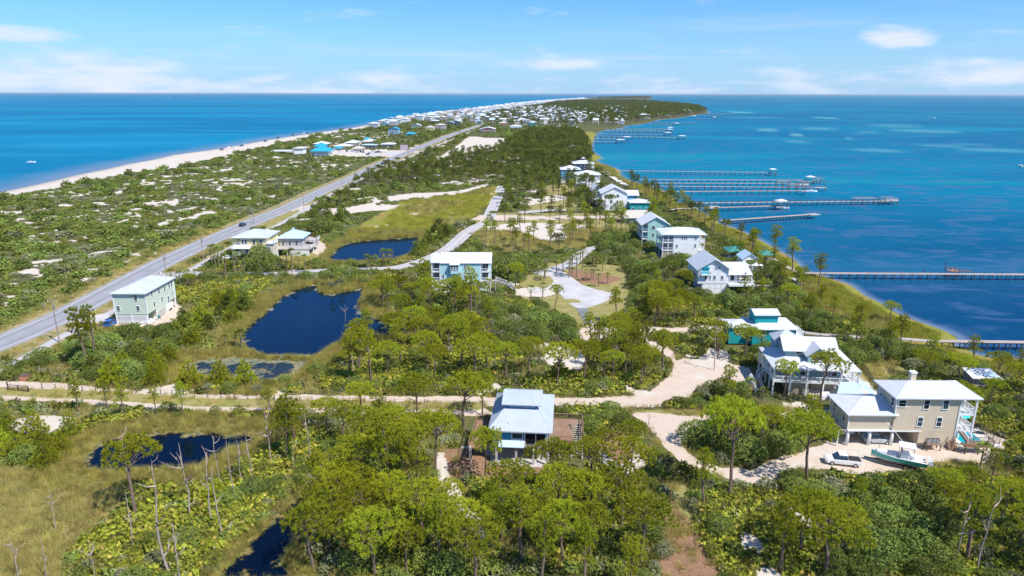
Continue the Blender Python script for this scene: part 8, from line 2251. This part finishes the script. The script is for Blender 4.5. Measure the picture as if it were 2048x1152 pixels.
# ---- the woods that read as one mass: middle distance and the point
def far_woods():
	g = np.random.default_rng(17); PP = []; SS = []; II = []
	P, K, Hh = MASS
	idx = {'dome': (0, 1), 'open': (2, 3), 'young': (4,)}; H0 = {0: 8.5, 1: 9, 2: 10.5, 3: 10.5, 4: 6}
	for (x, y), k, h in zip(P, K, Hh):
		i = int(g.choice(idx[k])); PP.append((x, y)); SS.append(h / H0[i]); II.append(i)
	def add(poly, n, sp, idxs, s0, s1, ex=1.5, world=None, patch=None):
		P2 = world or GL(poly); xs = [p[0] for p in P2]; ys = [p[1] for p in P2]
		C = darts(min(xs), max(xs), min(ys), max(ys), n, g); C = C[sdist(C, P2) < 0]
		if patch: C = C[fbm(C[:, 0], C[:, 1], patch[0], 3, 61) > patch[1]]
		C = C[in_view(C, 100)]
		C = C[~blocked(C, extra=ex)]; C = C[thin(C, sp)]
		for x, y in C: i = int(g.choice(idxs)); PP.append((x, y)); SS.append(g.uniform(s0, s1)); II.append(i)
	# belt east of the highway, 350 m to 1 km
	add([(1000,372),(985,372),(860,392),(700,372),(760,345),(840,318),(900,305),(1010,290),(1120,270),(1170,285),(1180,320),(1130,345),(1100,365)], 9000, 5.4, (0, 1, 2, 3, 3), .55, .95, patch=(60, .44))
	add([(1010,292),(1060,268),(1150,262),(1165,275),(1180,300),(1185,330),(1130,345),(1060,330)], 5200, 5.2, (0, 1, 2, 3), .75, 1.1)
	add([(660,375),(700,385),(850,375),(980,360),(1000,330),(900,320),(800,330)], 3000, 6.5, (0, 1, 4, 4), .5, .8, patch=(40, .5))
	add([(620,440),(640,410),(700,400),(690,440),(660,470),(610,480)], 300, 6, (4, 4, 0), .7, 1.0)
	# between and behind the far houses
	add([(960,255),(1160,255),(1200,245),(1280,238),(1300,222),(1130,205),(1000,222),(960,240)], 9000, 8.5, (0, 1, 2, 3), .8, 1.15, ex=1)
	add([(760,266),(860,246),(960,226),(1090,205),(1160,202),(1150,216),(1010,236),(930,262),(880,282),(830,300)], 9000, 10, (0, 1, 4, 4), .5, .8, ex=1)
	# the wooded point
	add([(1110,216),(1170,236),(1210,255),(1250,250),(1296,243),(1355,235),(1400,229),(1414,224),(1398,214),(1350,207.5),(1300,203.6),(1200,203),(1130,207)], 30000, 7.5, (0, 1, 1, 2), .95, 1.4, ex=2)
	add(None, 6000, 26, (0, 1), 1.6, 2.3, ex=0, world=GL([(1170,199.4),(1290,198.4),(1305,195),(1290,193.6),(1250,194.5),(1205,196),(1175,197.6)]))
	add(None, 2500, 14, (0, 1), 1.2, 1.8, ex=0, world=GL([(1090,210),(1150,213),(1300,203.3),(1290,202),(1160,202),(1120,204.5)]))
	P = np.array(PP); S = np.array(SS)[:, None] * np.column_stack([g.uniform(.9, 1.15, len(P)), g.uniform(.9, 1.15, len(P)), np.ones(len(P))])
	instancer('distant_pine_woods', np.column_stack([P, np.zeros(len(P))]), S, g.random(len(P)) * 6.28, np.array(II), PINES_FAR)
	return len(P)
n_far = far_woods()
# ---- oaks and shrubs near the camera
def shrubs():
	g = np.random.default_rng(23)
	C = darts(-150, 150, 66, 330, 26000, g); C = C[in_view(C, 260)]; C = C[C[:, 0] > np.where(C[:, 1] < 330, -116, 0)]
	C = C[~blocked(C, extra=.7)]
	C = C[sdist(C, GL([(1600,925),(1990,920),(1990,968),(1600,972)])) > 0]
	Z = zones(C); C = C[(Z['sand'] < .35) & (Z['verge'] < .4) & (Z['mead'] < .45) & (Z['straw'] < .7)]
	OAKP = [GL(p) for p in ([(1500,975),(1640,985),(1860,990),(1900,1060),(1880,1165),(1650,1165),(1660,1060),(1560,990)], [(1380,870),(1500,850),(1660,850),(1690,870),(1560,930),(1420,930)], [(1000,540),(1090,545),(1100,560),(1060,575),(1000,570)],
			[(990,610),(1050,625),(1130,645),(1165,665),(1160,690),(1060,700),(980,670)], [(1440,690),(1560,690),(1570,712),(1450,712)], [(1230,545),(1370,520),(1400,600),(1300,600)], [(140,700),(300,665),(360,690),(350,760),(180,765)], [(1560,540),(1500,545),(1460,520),(1600,590),(1560,600)], [(700,930),(830,960),(930,1060),(900,1165),(760,1100),(760,1000)], [(480,520),(560,515),(570,550),(500,545)],
			[(1690,800),(1480,775),(1370,790),(1500,820),(1640,800)], [(1400,590),(1560,600),(1700,690),(1480,640)], [(1640,690),(1800,690),(1860,760),(1700,740)], [(985,535),(1110,540),(1100,565),(1040,575)], [(1180,470),(1280,470),(1260,520),(1160,500)], [(600,560),(700,545),(700,575)])]
	oak = np.zeros(len(C), bool)
	for p in OAKP: oak |= sdist(C, p) < 0
	PALM = [GL(p) for p in ([(240,1000),(330,960),(520,960),(560,1040),(440,1100),(400,1165),(180,1165),(230,1080)], [(400,880),(560,860),(700,880),(560,960),(420,950)], [(1380,1000),(1560,1000),(1640,1090),(1560,1165),(1400,1165)], [(640,700),(900,700),(980,760),(640,775)])]
	pm = np.zeros(len(C), bool)
	for p in PALM: pm |= sdist(C, p) < 0
	dens = fbm(C[:, 0], C[:, 1], 12, 3, 91); r = g.random(len(C))
	keep = np.where(oak, r < .95, np.where(pm, (r < .28) & (dens > .52), (dens > .43) & (r < .8)))
	field = sdist(C, LAWN['tan_field']) < 2; keep &= ~field
	reed = zones(C)['reed'] > .4; keep &= ~(reed & (r > .12))
	C = C[keep]; oak = oak[keep]; s = g.uniform(.45, 1.0, len(C)); s = np.where(oak, s * 1.15, s * .75)
	i = thin(C, s * 2.3); C = C[i]; oak = oak[i]; s = s[i]
	typ = np.where(oak, np.where(g.random(len(C)) < .68, 0, 1), np.where(g.random(len(C)) < .25, 0, np.where(g.random(len(C)) < .3, 1, 2)))
	# individuals: those that show largest, per kind
	app = s / np.hypot(C[:, 0], C[:, 1]); order = np.argsort(-app)
	NAMES = {0: ('oak_bush', 'oak bush', ('dark green rounded', 'deep green dense', 'olive green lumpy', 'glossy green spreading')), 1: ('grey_shrub', 'grey shrub', ('grey-green wiry', 'silvery green low', 'pale grey-green open')), 2: ('scrub_bush', 'scrub bush', ('yellow-green low', 'olive mounded', 'bright green loose'))}
	FM = {0: OAKS, 1: ROSE, 2: SCRUBN}; cnt = {0: 0, 1: 0, 2: 0}; rest = []; z = gz(C)
	for j in order:
		k = int(typ[j])
		if cnt[k] >= 290: rest.append(j); continue
		cnt[k] += 1; nm, cat, adj = NAMES[k]; f = int(g.integers(len(FM[k]))); x, y = C[j]
		tree(nm, cat, ('large ' if s[j] > .95 else ('small ' if s[j] < .5 else '')) + adj[f % len(adj)], where(x, y), FM[k][f], x, y, (s[j] * g.uniform(.9, 1.15), s[j] * g.uniform(.9, 1.15), s[j] * g.uniform(.8, 1.1)), g.random() * 6.28, nm.replace('_', ' ') + 's', z=float(z[j]))
	if rest:
		rest = np.array(rest); base = {0: 0, 1: 4, 2: 7}
		I = np.array([base[int(typ[j])] + int(g.integers(len(FM[int(typ[j])]))) for j in rest])
		instancer('further_shrubs', np.column_stack([C[rest], z[rest]]), np.repeat(s[rest][:, None], 3, 1), g.random(len(rest)) * 6.28, I, OAKS + ROSE + SCRUBN)
	return cnt, len(rest)
n_shr = shrubs()
# ---- sabal palms
def great_oaks():
	for (x, y, yt, w, lab) in ((524, 549, 488, 8.5, 'large dark round oak in front of the yellow house'), (1020, 556, 508, 12, 'wide dark oak mass right of the aqua house, behind its stairs'), (1062, 545, 515, 8, 'dark oak between the aqua house and the cul-de-sac'), (1290, 556, 520, 9, 'dark oak in front of the white hip-roofed house pool'), (640, 470, 430, 10, 'dark oak thicket beside the marsh meadow and the yellow house')):
		b = G(x, y); z = 1.0
		for _ in range(40): z += (proj(b.x, b.y, z)[1] - yt) * .05
		i = int(x) % 4; t = tree('oak_tree', 'oak', '', '', OAKS[i], b.x, b.y, (w / 5.2, w / 5.2, z / 4.1), x, None); t['label'] = lab; t['group'] = 'great oaks: ' + lab
great_oaks()
def palms():
	g = np.random.default_rng(31); L = []
	for (x, y, yt) in [(345,572,541),(362,574,545),(378,571,543),(392,562,541),(425,533,493),(431,532,492),(440,540,495),(446,532,500),(452,552,510),(478,557,505),(491,558,512),(470,545,505),(585,545,500),(598,540,508),(610,545,512),(575,540,505),(735,537,512),(743,545,518),(753,545,514),(768,530,502),(781,530,502),(740,536,513),
                       (1090,600-42,532),(1113,545,514),(1126,540,512),(1144,552,505),(1153,555,510),(1165,541,498),(1188,535,510),(1194,532,508),(1140,545,510),(1172,562,541),(1182,562,541),(1197,574,551),(1215,568,548),(1088,562,535),(1138,556,520),(1205,543,520),(1160,530,500)]:
		L.append((x, y, yt))
	for (x, y) in [(470,700),(452,695),(487,702),(585+80,576),(680,575),(1500,700),(1480,690),(1460,690),(1520,700),(1500,800),(1520,810),(1535,795),(1650,830),(1660,838),(1960,940),(1990,950),(200,745),(225,748),(240,760),(560,700),(700,690),(1085,600),(1060,605),(1010,600),(980,590),(855,560),(1400,690),(1670,700),(1690,700),(1720,700),(1740,690),(930,640),(820,660),(1450,600),(1500,640),(1560,690),(1190,560),(1010,508),(1030,512),(1075,520),(1000,520),(1050,500)]:
		L.append((x + g.uniform(-4, 4), y + g.uniform(-3, 3), y - g.uniform(18, 34) * (.5 + y / 1000)))
	n = 0
	for (x, y, yt) in L:
		b = G(x, y); z = 1.0
		for _ in range(40): z += (proj(b.x, b.y, z)[1] - yt) * .05
		z = max(1.6, min(z, 8)); i = int(np.argmin([abs(4.2 + .7 * k + .6 - z) for k in range(4)])); s = z / (4.8 + .7 * i)
		if blocked(np.array([[b.x, b.y]]), keep_lawn=False, sand_ok=True)[0] and y > 600: continue
		tree('palm_tree', 'palm', 'tall' if z > 5 else ('short' if z < 3.4 else 'mid-height'), where(b.x, b.y), PALMS[i], b.x, b.y, (max(s, .62), max(s, .62), s), g.random() * 6.28, 'cabbage palms'); n += 1
	return n
n_palm = palms()
# ---- dead pines
def snags():
	L = [(113,1062,978,'thin bare'),(268,1103,985,'fork-headed'),(381,1035,890,'red-barked antler-topped'),(342,1150,935,'tall grey'),(361,1165,1055,'slim grey'),(425,1048,905,'pale crooked'),(445,1073,935,'white twisted'),(440,965,872,'fork-topped'),(472,1007,877,'rust-trunked'),(485,968,878,'thin'),(502,975,862,'slim'),(543,930,815,'tall pale'),(622,935,826,'rust-trunked tall'),(588,945,885,'short'),
         (40,1165,1070,'branchy dead'),(95,1165,1080,'branchy dead'),(190,1165,1085,'many-forked grey'),(240,1165,1135,'broken white'),(255,950,858,'antlered'),(308,958,918,'short broken'),(1190,900-180,640,'x'),(1428,740,650,'x'),(952,720,672,'leaning white'),(973,742,688,'thin grey'),(988,745,680,'white dead'),(900,720,670,'bare'),(705,745,650,'bare'),(1560,880,845,'x'),(1296,855,824,'small crooked charred'),(808,690,620,'white broken'),(690,640,600,'x'),(1755,920,880,'x'),(1910,1130,1000,'leaning grey'),(1955,1140,985,'tall grey dead'),(1930,1120,1040,'slim dead'),(1225,760,690,'thin white'),(1515,505,470,'x')]
	g = np.random.default_rng(41)
	for i, (x, y, yt, w) in enumerate(L):
		b = G(x, y); z = 1.0
		for _ in range(40): z += (proj(b.x, b.y, z)[1] - yt) * .05
		s = z / 8
		if w == 'x': w = 'bare grey'
		t = tree('dead_pine', 'dead tree', w, where(b.x, b.y), (SNAGS[i % 7], None), b.x, b.y, (max(s, .8), max(s, .8), s), i * 1.3, 'dead pines')
snags()
# ---- ground cover
def dune_scrub():
	g = np.random.default_rng(51)
	ST = [oak_form(70 + i, 1.5, 1.3 + .3 * i, 1, m, True) for i, m in enumerate(('scrub', 'scrub', 'oak', 'rosemary', 'scrub'))]
	forms = [(None or f[1],) for f in ST]
	y = 130 * (1 / (1 - g.random(150000) * (1 - 130 / 1500)))   # denser near the camera
	x = g.uniform(-330, -128, len(y)); C = np.column_stack([x, y]); C = C[in_view(C, 260)]
	E = darts(-128, 110, 230, 1300, 60000, g); C = np.concatenate([C, E])
	C = C[in_view(C, 160)]
	C = C[~blocked(C, extra=.2)]; Z = zones(C)
	d = np.hypot(C[:, 0], C[:, 1])
	east = C[:, 0] > -120
	k = (Z['sand'] < .12) & (Z['verge'] < .3) & (Z['mead'] < .4) & (g.random(len(C)) < np.where(east, .75, .9)) & (fbm(C[:, 0], C[:, 1], 6, 3, 71) > .40)
	C = C[k]; d = d[k]; s = g.uniform(.4, .95, len(C)) ** 1.2 * (1 + d / 1100) * .95
	big = (g.random(len(C)) < .10) & (fbm(C[:, 0], C[:, 1], 35, 2, 19) > .5); s = np.where(big, s * 1.7, s)
	i = thin(C, np.minimum(s * 1.25, 6)); C = C[i]; s = s[i]; big = big[i]
	n = fbm(C[:, 0], C[:, 1], 16, 2, 33); I = np.where(n > .56, 2, np.where(n < .4, 3, np.where(g.random(len(C)) < .5, 0, 1))); I = np.where(big, 2, I); I = np.where(g.random(len(C)) < .2, g.integers(0, 5, len(C)), I)
	z = gz(C)
	# the largest beside the highway stand as single bushes
	app = s / np.hypot(C[:, 0], C[:, 1]) * (C[:, 0] < -130); o = np.argsort(-app)[:220]
	mask = np.ones(len(C), bool); mask[o] = False
	for j in o:
		x, y = C[j]; f = int(I[j]); row = ('nearest the camera', 'level with the gate', 'across from the green house', 'left of the yellow house', 'behind the yellow house', 'far along')[int(np.searchsorted((165, 200, 235, 275, 330), y))]
		tree('dune_bush', 'bush', ('tall ' if s[j] > 1.7 else ('wide ' if s[j] > 1.4 else 'low ')) + ('bright olive', 'olive', 'dark green', 'grey-green', 'yellow-green')[f], 'in the dunes %s, %s the road' % (row, 'near' if x > -150 else ('back from' if x > -185 else 'far from')), (None, ST[f][1]), x, y, (float(s[j]), float(s[j]), float(s[j]) * .75), g.random() * 6.28, 'dune bushes', z=float(z[j]) - .1)
	instancer('dune_scrub', np.column_stack([C, z - .15])[mask], np.column_stack([s, s, s * np.where(big, 1.0, g.uniform(.36, .62, len(s)))])[mask], g.random(mask.sum()) * 6.28, I[mask], forms)
	return mask.sum()
n_dune = dune_scrub()
def cover():
	g = np.random.default_rng(61)
	# saw palmetto thickets
	forms = [palmetto_form(i) for i in range(5)]
	C = darts(-128, 135, 66, 235, 120000, g); C = C[in_view(C, 260)]; C = C[~blocked(C, extra=.9)]; Z = zones(C)
	a = fbm(C[:, 0], C[:, 1], 14, 3, 81)
	PM = [GL(p) for p in ([(230,1000),(330,950),(540,950),(580,1000),(480,1080),(400,1165),(150,1165),(200,1080)], [(400,890),(560,850),(700,870),(600,960),(420,960)], [(1375,985),(1560,985),(1660,1080),(1600,1165),(1390,1165)], [(640,690),(900,690),(980,770),(640,778)], [(1700,1000),(1960,960),(2080,1000),(2080,1165),(1800,1165)])]
	pz = np.zeros(len(C), bool)
	for p in PM: pz |= sdist(C, p) < 0
	k = (Z['sand'] < .25) & (Z['verge'] < .3) & (Z['mead'] < .3) & (Z['reed'] < .3) & (Z['straw'] < .4) & (sdist(C, LAWN['tan_field']) > 1) & (pz | (a > .57))
	C = C[k]; s = g.uniform(.6, 1.2, len(C)) * (1 + np.hypot(C[:, 0], C[:, 1]) / 900); C_i = thin(C, s * .92); C = C[C_i]; s = s[C_i]
	instancer('saw_palmetto', np.column_stack([C, gz(C) - .1]), np.repeat(s[:, None], 3, 1), g.random(len(C)) * 6.28, g.integers(0, 5, len(C)), forms)
	n1 = len(C)
	# mixed low brush that fills the floor
	forms = [f[1] for f in (oak_form(90, .9, .7, 1, 'scrub', True), oak_form(91, .8, .8, 1, 'oak', True), oak_form(92, .8, .6, 1, 'rosemary', True))]
	C = darts(-128, 135, 66, 330, 90000, g); C = C[in_view(C, 260)]; C = C[~blocked(C, extra=.5)]; Z = zones(C)
	k = (Z['sand'] < .2) & (Z['verge'] < .3) & (Z['mead'] < .3) & (Z['reed'] < .4) & (sdist(C, LAWN['tan_field']) > 0) & (fbm(C[:, 0], C[:, 1], 5, 2, 15) > .42) & (g.random(len(C)) < np.where(Z['straw'] > .4, .1, 1))
	C = C[k]; s = g.uniform(.5, 1.1, len(C)) * (1 + np.hypot(C[:, 0], C[:, 1]) / 700); i = thin(C, s * 1.1); C = C[i]; s = s[i]
	instancer('low_brush', np.column_stack([C, gz(C) - .1]), np.repeat(s[:, None], 3, 1), g.random(len(C)) * 6.28, g.integers(0, 3, len(C)), forms)
	# grasses
	gf = [grass_form(i, 'grass', 40, .9, .85, .05) for i in range(3)]; rf = [grass_form(10 + i, 'reed', 36, .8, 1.5, .06, .4) for i in range(3)]; mf = [grass_form(20 + i, 'marsh', 40, 1.1, .9, .07, .45) for i in range(3)]
	C = darts(-140, 135, 66, 300, 150000, g); C = C[in_view(C, 260)]; Z = zones(C)
	b = blocked(C, keep_lawn=False, water=False, sand_ok=True) | (sdist(C, cul) < .5) | (sdist(C, LAWN['cul_lawn']) < 0)
	for p in PONDS.values(): b |= sdist(C, p) < -.4
	r = g.random(len(C)); d = np.hypot(C[:, 0], C[:, 1])
	field = sdist(C, LAWN['tan_field']) < 0
	reed = (Z['reed'] > .35) & ~b & (r < .9); mead = (Z['mead'] > .5) & ~b & (r < .75); gr = (((Z['lawn'] > .4) & ((r < .12) | field)) | ((Z['verge'] > .5) & (r < .10)) | ((Z['sand'] < .2) & (Z['reed'] < .3) & (Z['mead'] < .3) & (r < .25))) & ~b & (pdist(C, ROADS) > 5.6) & ~reed & ~mead
	PP = []; SS = []; II = []
	for msk, base, sc in ((gr, 0, .9), (reed, 3, .62), (mead, 6, .7)):
		Q = C[msk]; PP.append(Q); SS.append(g.uniform(.6, 1.2, len(Q)) * sc * (1 + np.hypot(Q[:, 0], Q[:, 1]) / 500)); I_ = base + g.integers(0, 3, len(Q)); II.append(np.where((base == 6) & (fbm(Q[:, 0], Q[:, 1], 9, 3, 5) > .55), g.integers(0, 6, len(Q)), I_))
	# marsh farther off
	M2 = darts(-60, 110, 300, 620, 26000, g); M2 = M2[in_view(M2)]; Z = zones(M2); M2 = M2[(Z['mead'] > .5) & (g.random(len(M2)) < .6)]; M2 = M2[~blocked(M2, keep_lawn=False)]
	PP.append(M2); SS.append(g.uniform(1.1, 1.8, len(M2))); II.append(np.where(fbm(M2[:, 0], M2[:, 1], 22, 3, 5) + (M2[:, 1] - 380) / 700 > .52, g.integers(0, 6, len(M2)), 6 + g.integers(0, 3, len(M2))))
	P = np.concatenate(PP); S = np.concatenate(SS); I = np.concatenate(II)
	instancer('wild_grasses', np.column_stack([P, gz(P) - .05]), np.repeat(S[:, None], 3, 1), g.random(len(P)) * 6.28, I, gf + rf + mf)
	return n1, len(P)
n_cov = cover()
print('VEG', len(ALLT), n_far, n_shr, n_palm, n_dune, n_cov, 'far houses', N_FAR, 'objects', len(scene.objects))
# ------------------------------------------------------------------ sea air
hz = MB().box(-72000, 72000, -72000, 72000, -4.6, 62).mesh('haze', [])
m = bpy.data.materials.new('haze_air'); m.use_nodes = True; nt = m.node_tree; nt.nodes.clear()
o_ = nt.nodes.new('ShaderNodeOutputMaterial'); v_ = nt.nodes.new('ShaderNodeVolumePrincipled'); v_.inputs['Color'].default_value = (0.86, 0.93, 1.0, 1); v_.inputs['Density'].default_value = 2.2e-5; v_.inputs['Anisotropy'].default_value = 0.2
nt.links.new(v_.outputs[0], o_.inputs['Volume']); hz.materials.append(m)
link('haze', hz)['kind'] = 'stuff'
